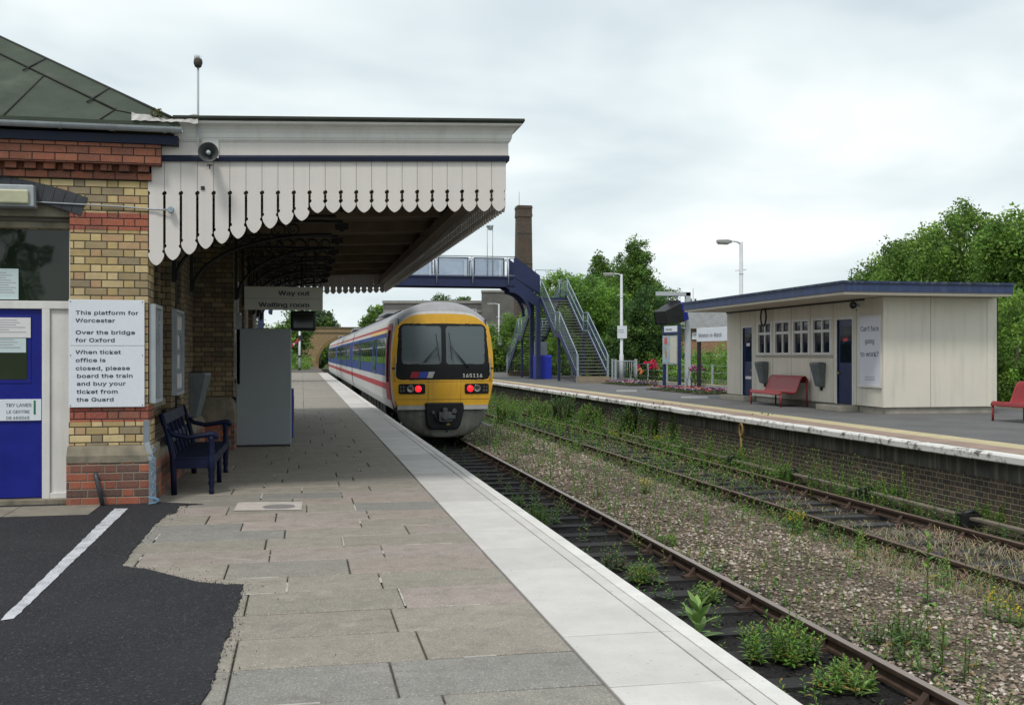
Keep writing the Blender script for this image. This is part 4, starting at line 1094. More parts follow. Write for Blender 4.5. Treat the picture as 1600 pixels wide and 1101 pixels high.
for car in range(3):
    y0 = .75 if car == 0 else car * 23.1; y1 = car * 23.1 + LEN
    m = MB(); m.loft([body_ring(y) for y in (y0, (y0 + y1) / 2, y1)], mi=lambda i, j: band(j), sm=False, cap=6)
    body = m.build('carriage_body', SM, TR)
    yd = car * 23.1
    wins = []
    for (a, b) in ((2.3, 2.85), (2.95, 3.55)): wins.append((a, b, 'w'))
    doors = [(6.2, 7.6), (15.2, 16.6)]
    for a in np.arange(8.0, 14.6, 1.38): wins.append((a, a + 1.18, 'w'))
    for a in (3.7, 4.75): wins.append((a, a + .95, 'w'))
    for a in np.arange(17.0, 21.6, 1.38): wins.append((a, a + 1.18, 'w'))
    for sgn in (-1, 1):
        for (a, b, _) in wins:
            m = MB(); side_panel(m, sgn, yd + a, yd + b, 1.36, 2.12, .006)
            w = m.build('window', TGLASS, body)
            if sgn < 0:
                m = MB(); side_panel(m, sgn, yd + a, yd + b, 1.83, 1.86, .010, n=1); side_panel(m, sgn, yd + a + .03, yd + a + .05, 1.36, 2.12, .010); m.build('frame', GALV, w)
        for (a, b) in doors:
            m = MB(); side_panel(m, sgn, yd + a, yd + b, 1.0, 2.25, .008, n=8); d = m.build('door', [TBLUE], body)
            m = MB()
            for (p, q) in ((a + .12, a + .58), (b - .58, b - .12)): side_panel(m, sgn, yd + p, yd + q, 1.05, 2.12, .012, n=4)
            side_panel(m, sgn, yd + (a + b) / 2 - .02, yd + (a + b) / 2 + .02, .42, 2.25, .013, n=8)
            side_panel(m, sgn, yd + a - .03, yd + a, .42, 2.25, .013, n=8)
            m.build('pane', TGLASS, d)
    # bright blue and end pillar near the gangway, yellow cantrail by the first saloon
    m = MB(); side_panel(m, -1, y1 - .55, y1 - .02, 1.06, 2.25, .007, n=8); m.build('end_panel', TBLUE2, body)
    if car == 0:
        m = MB(); side_panel(m, -1, 2.12, 9.5, 2.255, 2.355, .006, n=1); m.build('cantrail_stripe', TYL2, body)
    if car:
        m = MB(); m.box(-1.2, 1.2, car * 23.1 - .52, car * 23.1 + .02, .1, 2.7); m.build('gangway', TBLACK, body)
    m = MB(); r = random.Random(car)
    for a in np.arange(4.5, LEN - 5, 1.4):
        m.box(-1.22, -.5, yd + a, yd + a + r.uniform(.7, 1.2), -.42, .08); m.box(.5, 1.22, yd + a, yd + a + r.uniform(.7, 1.2), -.42, .08)
    m.box(-1.0, 1.0, max(.9, yd + .2), y1 - .2, -.1, .12)
    m.build('underframe', paint('underframe', (.03, .028, .026), .8, .4, 5, bump=.004), body)
    for c0 in (3.0, LEN - 3.4):
        m = MB()
        for s in (-1, 1):
            m.box(s * 1.02, s * 1.10, yd + c0 - 1.7, yd + c0 + 1.7, -.45, -.28); m.box(s * 1.0, s * 1.16, yd + c0 - .35, yd + c0 + .35, -.5, -.12)
            for q in (-1.15, 1.15): m.box(s * 1.0, s * 1.18, yd + c0 + q - .16, yd + c0 + q + .16, -.52, -.22)
        bg_ = m.build('bogie', TBLACK, TR)
        for q in (-1.15, 1.15):
            m = MB()
            for s in (-1, 1): m.lathe([(.42, s * .70), (.42, s * .82), (.38, s * .83), (.1, s * .80)][::s], (0, yd + c0 + q, RZ + .42), 20, 'x')
            m.lathe([(.07, -.8), (.07, .8)], (0, yd + c0 + q, RZ + .42), 8, 'x'); m.build('wheelset', RUST, bg_)
    m = MB(); m.box(-.9, .9, yd + 8, yd + 12, 3.05, 3.14); m.box(-.7, .7, yd + 15, yd + 16.5, 3.05, 3.15); m.build('roof_pod', TROOF, body)
    m = MB(); m.tube([(-1.05, y0 + .5, 2.86), (-1.05, y1 - .1, 2.86)], .018, 5); m.tube([(1.05, y0 + .5, 2.86), (1.05, y1 - .1, 2.86)], .018, 5); m.build('rain_strip', TBLACK, body)
# ---- front
FB = [(.24, 1.25), (.45, 1.32), (.8, 1.385), (1.25, 1.41), (1.7, 1.39), (2.1, 1.345), (2.4, 1.29), (2.58, 1.18)]
def hwf(z): return float(np.interp(z, [a for a, b in FB], [b for a, b in FB]))
def ztop(s): return 2.745 - .06 * s * s - .30 * abs(s) ** 7
def yf_(x, z): return .10 * (abs(x) / 1.3) ** 2.5 + .09 * max(0, z - 1.25) ** 1.6 + .04 * max(0, .8 - z)
def inrr(x, z, x0, x1, z0, z1, r):
    if not (x0 <= x <= x1 and z0 <= z <= z1): return False
    dx = max(x0 + r - x, x - x1 + r, 0); dz = max(z0 + r - z, z - z1 + r, 0)
    return dx * dx + dz * dz <= r * r
def surround(x, z):
    w = 1.20 + (2.48 - z) * .075
    return inrr(x / w * 1.25, z, -1.25, 1.25, .93, 2.47, .17)
def hole(x, z): return inrr(x, z, -1.13, -.055, 1.36, 2.42, .09) or inrr(x, z, .075, 1.16, 1.36, 2.42, .09)
NS, NTt = 150, 130
V = []; F = []; MI = []
for j in range(NTt + 1):
    for i in range(NS + 1):
        s = -1 + 2 * i / NS; zt = ztop(s); z = .24 + (zt - .24) * j / NTt; x = s * hwf(min(z, 2.58))
        V.append((x, yf_(x, z), z))
m = MB(); m.v = V
W1 = NS + 1
for j in range(NTt):
    for i in range(NS):
        a = j * W1 + i; x = (V[a][0] + V[a + W1 + 1][0]) / 2; z = (V[a][2] + V[a + W1 + 1][2]) / 2
        if hole(x, z): continue
        k = 1 if surround(x, z) else 0
        m.f.append([a, a + 1, a + W1 + 1, a + W1]); m.mi.append(k); m.sm.append(True)
CF = m.build('cab_front', [TYEL, TBLACK], TR)
# transition shell from face outline to body section
def face_ring():
    L = []
    nL = nb; zs = [z for z, b in HB]
    f = [(z - zs[0]) / (zs[-1] - zs[0]) for z in zs]
    zL = .24; 
    for q in f:
        z = zL + (ztop(-1) - zL) * q; x = -hwf(min(z, 2.58)); L.append((x, yf_(x, z), z))
    for s in np.linspace(-1, 1, 21)[1:-1]: z = ztop(s); x = s * hwf(2.58); L.append((x, yf_(x, z), z))
    for q in f[::-1]:
        z = zL + (ztop(1) - zL) * q; x = hwf(min(z, 2.58)); L.append((x, yf_(x, z), z))
    return L
A = face_ring(); Bq = body_ring(.75)
rings = []
K = 9
for k in range(K + 1):
    f = k / K; e = math.sin(f * PI / 2) ** .9
    ring = []
    for a, b in zip(A, Bq):
        yy = a[1] + (b[1] - a[1]) * (1 - math.cos(f * PI / 2)) if a[2] > 2.4 else a[1] + (b[1] - a[1]) * f
        if a[2] > 2.4: yy = a[1] + (b[1] - a[1]) * f ** 1.25
        ring.append((a[0] + (b[0] - a[0]) * e, yy, a[2] + (b[2] - a[2]) * e))
    rings.append(ring)
n = len(A)
def shell_mat(i, j):
    if j >= n - 1: return 5
    top = nb - 3 <= j < n - nb + 2
    if top: return 0 if i > 0 else 1
    if i < 2: return 6
    if i < 5: return 1
    return 2 if i < 9 else band(j)
m = MB(); m.loft(rings, mi=shell_mat, sm=True); m.build('cab_shell', SM, TR)
m = MB(); side_panel(m, -1, .755, .92, .35, 2.5, .010, 0, 8); side_panel(m, -1, 1.75, 2.02, .35, 2.5, .010, 0, 8); side_panel(m, -1, .92, 1.75, 2.3, 2.5, .010, 0, 2); side_panel(m, -1, .92, 1.75, .35, .85, .010, 0, 2); m.build('cab_door_surround', TRED, TR)
m = MB(); side_panel(m, -1, .92, 1.75, .85, 2.3, .012, 0, 8); side_panel(m, 1, .92, 1.75, .85, 2.3, .012, 0, 8); m.build('cab_door_window', TMATT, TR)
m = MB(); side_panel(m, -1, 2.02, 2.12, 1.0, 2.36, .010, 0, 8); m.build('cab_stripe', TWHITE, TR)
def patch(m, test_or_rect, off=.006, mi=0, nx=10, nz=6, rad=0.0, slant=0.0):
    x0, x1, z0, z1 = test_or_rect
    b = len(m.v)
    for j in range(nz + 1):
        for i in range(nx + 1):
            x = x0 + (x1 - x0) * i / nx; z = z0 + (z1 - z0) * j / nz
            if rad:
                cxm, czm = (x0 + x1) / 2, (z0 + z1) / 2; hx, hz = (x1 - x0) / 2, (z1 - z0) / 2
                fx, fz = (x - cxm) / hx, (z - czm) / hz
                if abs(fx) > 1 - rad / hx and abs(fz) > 1 - rad / hz:
                    dx = (abs(fx) * hx - (hx - rad)); dz = (abs(fz) * hz - (hz - rad)); l = math.hypot(dx, dz)
                    mx_ = max(dx, dz)
                    if l > 0: x = cxm + math.copysign(hx - rad + dx * mx_ / l, fx); z = czm + math.copysign(hz - rad + dz * mx_ / l, fz)
            xs_ = x + slant * (z - z0)
            m.v.append((xs_, yf_(xs_, z) - off, z))
    for j in range(nz):
        for i in range(nx):
            a = b + j * (nx + 1) + i; m.f.append([a, a + 1, a + nx + 2, a + nx + 1]); m.mi.append(mi); m.sm.append(True)
WS = glass('windscreen', (.19, .24, .26), .1, see=.48, tint=(.6, .66, .66))  # pale blue-grey base colour stands in for reflected sky
for (x0, x1) in ((-1.135, -.05), (.07, 1.165)):
    m = MB(); patch(m, (x0, x1, 1.355, 2.425), -.012, 0, 12, 10, .09); m.build('windscreen', WS, CF)
# cab interior
CABI = paint('cab_interior', (.05, .055, .058), .8, .3, 4)
m = MB(); m.box(-1.2, 1.2, .98, 1.0, 1.0, 2.6); m.box(-1.22, -1.2, .2, 1.0, 1.0, 2.6); m.box(1.2, 1.22, .2, 1.0, 1.0, 2.6); m.box(-1.2, 1.2, .22, 1.0, 2.47, 2.5); m.box(-1.2, 1.2, .16, 1.0, 1.2, 1.33)
m.build('cab_interior', CABI, TR)
m = MB(); r = random.Random(5)
for (x, w) in ((-.35, .17), (.28, .2), (.55, .16), (.85, .22)): m.box(x - w, x + w, .20, .42, 1.335, 1.36 + r.uniform(0, .03))
m.build('papers_on_dashboard', PAPER, TR)
m = MB(); m.box(-.95, -.55, .72, .85, 1.2, 1.85); m.box(-.9, -.6, .5, .84, 1.33, 1.42); m.build('driver_seat', paint('seat_red', (.22, .02, .03), .7), TR, bevel=.03)
m = MB(); m.box(-1.05, -.12, .17, .24, 2.02, 2.22); m.build('destination_display', paint('display_black', (.02, .02, .02), .4), TR)
text('16', .15, paint('display_yellow', (.30, .30, .05), .6, bump=0), TR, (-.98, .165, 2.06), bold=.002)
m = MB(); m.box(-.75, -.25, .163, .169, 2.13, 2.16); m.box(-.75, -.2, .163, .169, 2.06, 2.085); m.build('display_lines', paint('display_faint', (.16, .17, .06), .6, bump=0), TR)
# flashes and number
for (x0, x1, c) in ((-.92, -.70, TRED), (-.69, -.47, TBLUE2), (-.46, -.30, TWHITE)):
    m = MB(); patch(m, (x0, x1, .985, 1.155), .005, 0, 3, 2, 0, .35); m.build('colour_flash', c, CF)
text('165116', .19, WHITE, TR, (.52, -.004, 1.0), bold=.004, fit=.54, spacing=1.1)
m = MB(); patch(m, (-1.40, -1.25, 1.225, 1.265), .010, 0, 3, 1); patch(m, (1.25, 1.40, 1.225, 1.265), .010, 0, 3, 1); m.build('side_strip', TBLACK, CF)
for s, lab in ((-1, 0), (1, 0)):
    xa, xb = (-1.22, -.50) if s < 0 else (.585, 1.27)
    m = MB(); patch(m, (xa, xb, .545, .825), .012, 0, 12, 8, .05); cl = m.build('light_cluster', TBLACK, CF)
    tx = -.69 if s < 0 else .74; hx = -.905 if s < 0 else .935
    yy = yf_(tx, .69) - .012
    m = MB(); m.lathe([(.105, 0), (.105, -.02), (.088, -.02), (.088, -.012)], (tx, yy, .69), 20, 'y'); m.build('bezel', TBLACK, cl)
    m = MB(); m.lathe([(.087, 0), (.086, -.018), (.0, -.026)], (tx, yy, .69), 20, 'y'); m.build('tail_light', emit('tail_red', (.9, .01, .015), 2.2), cl)
    yy = yf_(hx, .69) - .012
    m = MB(); m.lathe([(.10, 0), (.10, -.018), (.085, -.02), (.06, -.008), (0, -.004)], (hx, yy, .69), 20, 'y'); m.build('headlight', paint('lamp_lens', (.22, .22, .20), .15, .1, metal=.6), cl)
    m = MB()
    for k in range(2):
        xx_ = xa + .06 + k * .08 if s < 0 else xb - .06 - k * .08
        for q in range(2): m.box(xx_ - .025, xx_ + .025, yf_(xx_, .7) - .016, yf_(xx_, .7) - .01, .61 + q * .10, .67 + q * .10)
    m.build('reflector', paint('dull_lens', (.06, .06, .055), .3), cl)
# panel seams, grab rails, washer hole
m = MB()
for zz in (.40, .885):
    m.tube([(x, yf_(x, zz) - .001, zz) for x in np.linspace(-hwf(zz) + .02, hwf(zz) - .02, 24)], .004, 4)
for xx in (-.42, .48): m.tube([(xx, yf_(xx, zz) - .001, zz) for zz in (.31, .6, .92)], .0035, 4)
m.build('panel_seams', TBLACK, CF)
for s in (-1, 1):
    m = MB(); m.tube([(s * 1.30, yf_(1.3, .95) - .0, .92), (s * 1.31, yf_(1.3, 1) - .05, 1.0), (s * 1.30, yf_(1.3, 1.5) - .05, 1.5), (s * 1.29, yf_(1.3, 1.6), 1.6)], .012, 6); m.build('grab_rail', GREYM, CF)
# wipers
for (pts, bl) in (([(-.55, -.02, 1.40), (-.2, -.05, 1.82)], [(-.22, -.06, 2.20), (-.12, -.06, 1.46)]), ([(.66, -.02, 1.26), (.21, -.05, 1.84)], [(.14, -.06, 2.22), (.22, -.06, 1.48)])):
    m = MB(); m.tube(pts, .012, 6); m.tube([(pts[0][0] + .05, pts[0][1], pts[0][2]), (pts[1][0] + .03, pts[1][1], pts[1][2] - .04)], .008, 6)
    w = m.build('wiper', DARK, CF); m = MB(); m.bar(*bl, .016, .03); m.build('blade', DARK, w)
# buffer beam, skirt, coupler
m = MB()
for (xa, xb) in ((-1.24, -.5), (.56, 1.25)): m.loft([[(x, yf_(x, .2) - q[0], q[1]) for q in ((.03, .12), (.03, .235), (-.1, .235), (-.1, .12))] for x in np.linspace(xa, xb, 8)], sm=False, cap=True)
m.build('bumper_strip', paint('bumper_grey', (.36, .36, .35), .5, .15), TR)
SK = [(.125, 1.235), (-.05, 1.22), (-.2, 1.17), (-.35, 1.08), (-.48, .95), (-.58, .78), (-.645, .55)]
m = MB(); rg = []
for z, w in SK:
    rg.append([(w * s, .02 + .34 * abs(s) ** 2.2 + (0.125 - z) * .10, z) for s in np.linspace(-1, 1, 25)] + [(w * .96, .75, z), (-w * .96, .75, z)])
m.loft(rg[::-1], sm=True, cap=True); m.build('skirt', TGREY, TR)
m = MB(); m.prism([(-.50, .31), (.54, .31), (.56, .1), (.46, -.30), (.38, -.42), (-.34, -.42), (-.46, -.30), (-.50, .1)], 'y', -.06, .3); cpl = m.build('coupler_recess', TBLACK, TR, bevel=.03)
CPG = paint('coupler_metal', (.10, .105, .11), .45, .4, 8, metal=.5)
m = MB(); m.box(-.16, .20, -.28, -.05, -.20, .06); m.box(-.10, .28, -.34, -.28, -.12, -.02); m.lathe([(.05, -.38), (.06, -.28)], (.0, 0, -.1), 10, 'y'); m.box(-.05, .08, -.24, -.06, .06, .17); m.lathe([(.07, -.15), (.07, -.05)], (.28, 0, .08), 10, 'y'); m.lathe([(.05, -.15), (.05, -.05)], (-.3, 0, .05), 10, 'y'); m.build('coupler_head', CPG, cpl, bevel=.012)
m = MB(); m.tube([(-.3, -.1, .1), (-.2, -.2, -.15), (.0, -.22, -.24), (.2, -.18, -.2), (.33, -.1, .05)], .018, 8); m.build('hoses', DARK, cpl)
m = MB(); m.prism([(.06, -.30), (.18, -.30), (.12, -.19)], 'y', -.066, -.061); m.build('warning_triangle', TYL2, cpl)
m = MB(); m.tube([(.08, -.05, -.40), (.08, -.08, -.46), (.08, -.02, -.5), (.10, -.0, -.44)], .014, 6); m.build('hook', DARK, cpl)
for s in (-1, 1):
    m = MB(); m.tube([(s * 1.1, .35, -.25), (s * 1.3, .42, -.35), (s * 1.42, .45, -.36)], .022, 6); m.build('step_bracket', GALV, TR)

# ------------------------------------------------------------------ footbridge
FBR = thing('footbridge', 'dark blue steel footbridge with glazed parapets and galvanised stair railings', 'footbridge', (13, 62, FZ))
o = FBR.location
GALVB = paint('bridge_galvanised', (.27, .32, .39), .5, .2, 5, metal=.2)
FN = paint('bridge_navy', (.009, .017, .07), .55, .25, 4)
SCREEN = NT('parapet_screen'); nz = SCREEN.noise(.8, 4); SCREEN.done(SCREEN.ramp(nz, [(.3, (.34, .42, .55)), (.7, (.50, .58, .70))]), .35)
tr = SCREEN.n('ShaderNodeBsdfTransparent'); mx = SCREEN.n('ShaderNodeMixShader'); mx.inputs[0].default_value = .45
SCREEN.link(SCREEN.b.outputs[0], mx.inputs[1]); SCREEN.link(tr.outputs[0], mx.inputs[2]); SCREEN.link(mx.outputs[0], SCREEN.out.inputs[0]); SCREENM = SCREEN.mat
MESHP = NT('mesh_infill'); MESHP.done((.11, .16, .23), .5, .2)
tr = MESHP.n('ShaderNodeBsdfTransparent'); mx = MESHP.n('ShaderNodeMixShader'); mx.inputs[0].default_value = .60
MESHP.link(MESHP.b.outputs[0], mx.inputs[1]); MESHP.link(tr.outputs[0], mx.inputs[2]); MESHP.link(mx.outputs[0], MESHP.out.inputs[0]); MESHPM = MESHP.mat
DY0, DY1 = 62.2, 64.0; DZ = 6.35; LZ = 5.15
XA, XB = -.9, 12.75
m = MB()
for y in (DY0, DY1):
    m.box(XA, XB, y - .08, y + .08, 5.78, 5.83); m.box(XA, XB, y - .03, y + .03, 5.83, 6.33); m.box(XA, XB, y - .10, y + .10, 6.33, 6.42)
m.box(XA, XB, DY0 + .1, DY1 - .1, 6.28, 6.35)
m.build('deck_girder', FN, FBR, off=o)
for y in (DY0, DY1):
    x = XA; k = 0
    m = MB(); m.tube([(XA, y, 7.62), (XB, y, 7.62)], .035, 6); m.tube([(XA, y - .1, 6.47), (XB, y - .1, 6.47)], .022, 5)
    while x < XB:
        m.tube([(x, y, 6.4), (x, y, 7.62)], .03, 6)
        m.tube([(x + .05, y - .12, 5.95), (x + .05, y - .12, 7.4)], .035, 6)
        x += 2.2
    m.build('handrail', GALV, FBR, off=o)
    m = MB(); x = XA
    while x + 1.9 < XB + .4:
        x1 = min(x + 2.0, XB)
        m.box(x + .18, x1 - .05, y - .012, y + .012, 6.44, 7.5); x += 2.2
    m.build('parapet_panel', SCREENM, FBR, off=o)
    m = MB(); x = XA
    while x < XB - .3:
        x1 = min(x + 2.0, XB)
        for (a, b) in (((x + .15, 7.52), (x1 - .03, 7.52)), ((x + .15, 6.44), (x + .15, 7.52)), ((x1 - .03, 6.44), (x1 - .03, 7.52))): m.bar((a[0], y - .02, a[1]), (b[0], y - .02, b[1]), .055, .04)
        x += 2.2
    m.build('parapet_frame', FN, FBR, off=o)
# short flights across, from the deck to the landings, both ends
for sgn, xs0, xs1 in ((1, XB, 14.35), (-1, XA, -2.5)):
    for y in (DY0, DY1):
        m = MB()
        m.add([(xs0, y - .03, 7.66), (xs1, y - .03, 6.50), (xs1, y - .03, 5.25), (xs0, y - .03, 6.42), (xs0, y + .03, 7.66), (xs1, y + .03, 6.50), (xs1, y + .03, 5.25), (xs0, y + .03, 6.42)], [(0, 1, 2, 3), (7, 6, 5, 4), (0, 4, 5, 1), (1, 5, 6, 2), (2, 6, 7, 3), (3, 7, 4, 0)])
        m.build('side_panel', FN, FBR, off=o)
    m = MB(); N = 7
    for i in range(N):
        f = (i + .5) / N; x = xs0 + (xs1 - xs0) * f; z = 6.28 - 1.1 * f
        m.box(x - .15, x + .15, DY0, DY1, z - .04, z)
    m.build('treads', FN, FBR, off=o)
    for y in (DY0, DY1):
        m = MB()
        q = [(xs0 - sgn * 2.6, 5.84), (xs0 - sgn * .7, 5.84), (xs0 - sgn * .4, 5.84)]
        m.add([(xs0 - sgn * .6, y - .08, 5.80), (xs0, y - .08, 6.35), (xs1, y - .08, 5.10), (xs1, y - .08, 4.45), (xs0 - sgn * .6, y + .08, 5.80), (xs0, y + .08, 6.35), (xs1, y + .08, 5.10), (xs1, y + .08, 4.45)], [(0, 1, 2, 3), (7, 6, 5, 4), (0, 4, 5, 1), (1, 5, 6, 2), (2, 6, 7, 3), (3, 7, 4, 0)])
        m.tube([(xs1 + sgn * .1, y - .1, 5.3), (xs0, y - .1, 6.42)], .025, 5)
        m.build('stringer', FN, FBR, off=o)
    # curved knee and column
    for y in (DY0, DY1):
        m = MB(); xc_ = xs1 - sgn * .12; zb = FZ if sgn > 0 else 0
        m.box(xc_ - .13, xc_ + .13, y - .13, y + .13, zb, 4.9); m.box(xc_ - .32, xc_ + .32, y - .3, y + .3, zb, zb + .04)
        A_ = [(xs0 - sgn * .3 + sgn * 1.25 * math.sin(a), y, 5.55 - 1.5 * (1 - math.cos(a))) for a in np.linspace(0, PI / 2, 7)]
        for a, b in zip(A_, A_[1:]): m.bar(a, b, .18, .18)
        m.build('column', FN, FBR, off=o, bevel=.01)
    xl0 = xs1; xl1 = xs1 + sgn * 1.75; xlo, xhi = min(xl0, xl1), max(xl0, xl1)
    m = MB(); m.box(xlo, xhi, DY0 - .1, DY1 + .1, 5.0, 5.15); m.build('landing', FN, FBR, off=o)
    zb = FZ if sgn > 0 else 0.0
    for dirn, ys0 in ((-1, DY0 - .1), (1, DY1 + .1)):
        if sgn < 0 and dirn < 0: continue
        n1, going, rise = 13, .285, (5.15 - zb - .35) / 27
        tr_m = MB(); st = MB(); hr = MB(); inf = MB(); y = ys0; z = 5.15
        marks = [(y, z)]
        for fl in range(2):
            for i in range(13):
                z -= rise; y += dirn * going
                tr_m.box(xlo + .08, xhi - .08, y - .15, y + .15, z - .06, z)
            marks.append((y, z))
            if fl == 0:
                tr_m.box(xlo + .05, xhi - .05, min(y, y + dirn * 1.0), max(y, y + dirn * 1.0), z - .09, z - .045); y += dirn * 1.0; marks.append((y, z))
        for x in (xlo + .04, xhi - .04):
            for (a, b) in zip(marks, marks[1:]):
                st.add([(x - .035, a[0], a[1] + .02), (x - .035, b[0], b[1] + .02), (x - .035, b[0], b[1] - .28), (x - .035, a[0], a[1] - .28), (x + .035, a[0], a[1] + .02), (x + .035, b[0], b[1] + .02), (x + .035, b[0], b[1] - .28), (x + .035, a[0], a[1] - .28)], [(0, 1, 2, 3), (7, 6, 5, 4), (0, 4, 5, 1), (1, 5, 6, 2), (2, 6, 7, 3), (3, 7, 4, 0)])
                inf.add([(x, a[0], a[1] + .16), (x, b[0], b[1] + .16), (x, b[0], b[1] + 1.12), (x, a[0], a[1] + 1.12)], [(0, 1, 2, 3)])
                for h in (.12, .95 - .3 if x > xlo + .5 else .12, 1.15): hr.tube([(x, a[0], a[1] + h), (x, b[0], b[1] + h)], .032, 6)
                hr.tube([(x, a[0], a[1]), (x, a[0], a[1] + 1.15)], .028, 6)
            a = marks[-1]; yb_ = a[0] + dirn * .25
            hr.tube([(x, a[0], a[1] + 1.15), (x, yb_, a[1] + .95)], .032, 6)
            hr.box(x - .05, x + .05, yb_ - .05, yb_ + .05, zb, a[1] + .98)
        tr_m.build('treads', paint('tread_steel', (.11, .11, .105), .6, .2), FBR, off=o); st.build('stringer', FN, FBR, off=o); hr.build('stair_handrail', GALVB, FBR, off=o); inf.build('mesh_panel', MESHPM, FBR, off=o)
        a = marks[-1]; m = MB(); yy = a[0]
        m.box(xlo, xhi, min(yy, yy + dirn * .75), max(yy, yy + dirn * .75), zb, zb + .17); m.box(xlo, xhi, min(yy, yy + dirn * .4), max(yy, yy + dirn * .4), zb + .17, zb + .35)
        m.build('concrete_steps', paint('tan_concrete', (.24, .20, .145), .9, .15), FBR, off=o)
        for x in (xlo + .15, xhi - .15):
            m = MB(); mk = marks[1]; m.box(x - .07, x + .07, mk[0] + dirn * .4 - .07, mk[0] + dirn * .4 + .07, zb, mk[1] - .25); m.build('column', FN, FBR, off=o)
    # landing rails
    m = MB(); xo = xhi if sgn > 0 else xlo
    for z in (5.3, 6.3): m.tube([(xo, DY0 - .1, z), (xo, DY1 + .1, z)], .03, 6)
    m.tube([(xo, DY1 + .1, 5.15), (xo, DY1 + .1, 7.0), (xo - sgn * 1.6, DY1 + .1, 7.0), (xo - sgn * 1.6, DY1 + .1, 5.15)], .025, 5)
    m.build('landing_rail', FN, FBR, off=o)
    m = MB(); m.add([(xo, DY0 - .1, 5.3), (xo, DY1 + .1, 5.3), (xo, DY1 + .1, 6.3), (xo, DY0 - .1, 6.3)], [(0, 1, 2, 3)]); m.build('mesh_panel', MESHPM, FBR, off=o)
T = thing('bridge_lamp', 'twin pole lamp standing on the footbridge deck', 'lamp', (11.2, 62.1, 6.4))
m = MB(); m.tube([(-.16, 0, 0), (-.16, 0, 3.1)], .022, 6); m.tube([(.17, 0, 0), (.17, 0, 3.15)], .022, 6); m.build('poles', GREYM, T)
m = MB(); m.box(-.2, .2, -.16, .16, 3.0, 3.1); m.lathe([(.12, 2.82), (.16, 3.0)], (.02, 0, 0), 10); m.build('lamp_head', GREYM, T, bevel=.02)
# blue bin store and grey cabinet under the bridge
x, y = G(850, 592, FZ); T = thing('blue_cabinet', 'bright blue steel cabinet standing at the foot of the footbridge', 'cabinet', (x, y, FZ))
m = MB(); m.box(-.50, .50, 0, .9, 0, 1.38); m.build('body', paint('store_blue', (.015, .03, .42), .4, .12, 3), T, bevel=.015)
m = MB(); m.prism([(0, 1.381), (.9, 1.381), (.9, 1.44), (.1, 1.48)], 'x', -.51, .51); m.build('lid', paint('store_blue', (.03, .06, .55), .4), T)
m = MB(); m.box(-.003, .003, -.004, .0, .05, 1.33); m.build('door_gap', DARK, T)
T = thing('grey_cabinet', 'plain grey relay cabinet standing behind the bright blue one', 'cabinet', (x + .35, y + 2.3, FZ))
m = MB(); m.box(-.42, .42, 0, .5, .1, 2.35); m.build('body', GREYM, T, bevel=.015); m = MB(); m.box(-.35, .35, .05, .45, 0, .1); m.build('base', DARK, T)

# ------------------------------------------------------------------ lamp posts
def lamp_post(x, y, h, lab, sign):
    T = thing('lamp_post', lab, 'lamp post', (x, y, FZ), 0, 'lamp posts along the far platform')
    m = MB(); m.lathe([(.12, 0), (.12, 1.5), (.085, 1.55), (.072, h - .02), (.06, h)], (0, 0, 0), 12); m.build('post', LAMPP, T)
    m = MB(); m.tube([(0, 0, h - .08), (-.22, -.02, h + .01), (-.45, -.04, h + .02)], [.045, .035, .03], 8); m.lathe([(.085, h - 1.3), (.085, h - 1.25)], (0, 0, 0), 10); m.tube([(-.25, 0, h - 1.15), (.22, 0, h - 1.1)], .016, 5); m.build('arm', LAMPP, T)
    m = MB(); m.loft([[(-.42, a, h + .0 + b) for a, b in ((-.09, -.06), (.09, -.06), (.09, .05), (-.09, .05))], [(-.62, a * 1.5, h + .0 + b * 1.25) for a, b in ((-.09, -.07), (.09, -.07), (.09, .06), (-.09, .06))], [(-1.02, a * 1.2, h + .01 + b) for a, b in ((-.09, -.07), (.09, -.07), (.09, .05), (-.09, .05))]], sm=False, cap=True)
    hd = m.build('lamp_head', paint('lamp_head_grey', (.30, .31, .30), .5), T, bevel=.02)
    m = MB(); m.box(-.98, -.55, -.09, .09, h - .12, h - .07); m.build('bowl', paint('lamp_bowl', (.45, .44, .36), .25), hd, bevel=.02)
    if sign:
        m = MB(); m.box(-.27, .27, -.14, -.115, sign, sign + .68); s = m.build('station_plate', BOARDW, T)
        text('Moreton-\nin-Marsh', .115, INK, T, (-.235, -.143, sign + .42), bold=.001, sx=.95)
x, y = G(971, 597, FZ); lamp_post(x, y, 5.9, 'pale lamp post carrying a small white station plate beside the footbridge stairs', 2.4)
lamp_post(17.2, 38.8, 6.0, 'pale lamp post rising behind the blue edged roof of the platform shelter', 0)
lamp_post(17.0, 89.8, 6.0, 'distant pale lamp post seen just right of the train', 2.4)

# ------------------------------------------------------------------ monitor on gantry, info board, name board
x, y = G(1074.5, 604, FZ)
T = thing('gantry_monitor', 'hooded black and blue information monitor hanging from a grey gantry post', 'monitor', (x, y, FZ))
m = MB(); m.box(-.12, .12, -.09, .09, 0, 4.42); m.box(-1.55, .12, -.09, .09, 4.24, 4.43); m.build('gantry', paint('gantry_grey', (.42, .45, .48), .5, .08), T, bevel=.01)
m = MB(); m.lathe([(.04, 4.0), (.04, 4.24)], (-1.0, 0, 0), 8); m.lathe([(.04, 4.0), (.04, 4.24)], (-.55, 0, 0), 8); m.build('hanger', GREYM, T)
m = MB()
def ring4(c, w, h, ax, tilt):
    ax = Vector(ax).normalized(); sd_ = ax.cross(Vector((0, 0, 1))).normalized(); up = sd_.cross(ax).normalized()
    return [tuple(Vector(c) + sd_ * a * w / 2 + up * b * h / 2) for a, b in ((-1, -1), (1, -1), (1, 1), (-1, 1))]
ax = (-.95, -.45, -.30)
c0 = Vector((-.35, .05, 3.55)); dv = Vector(ax).normalized()
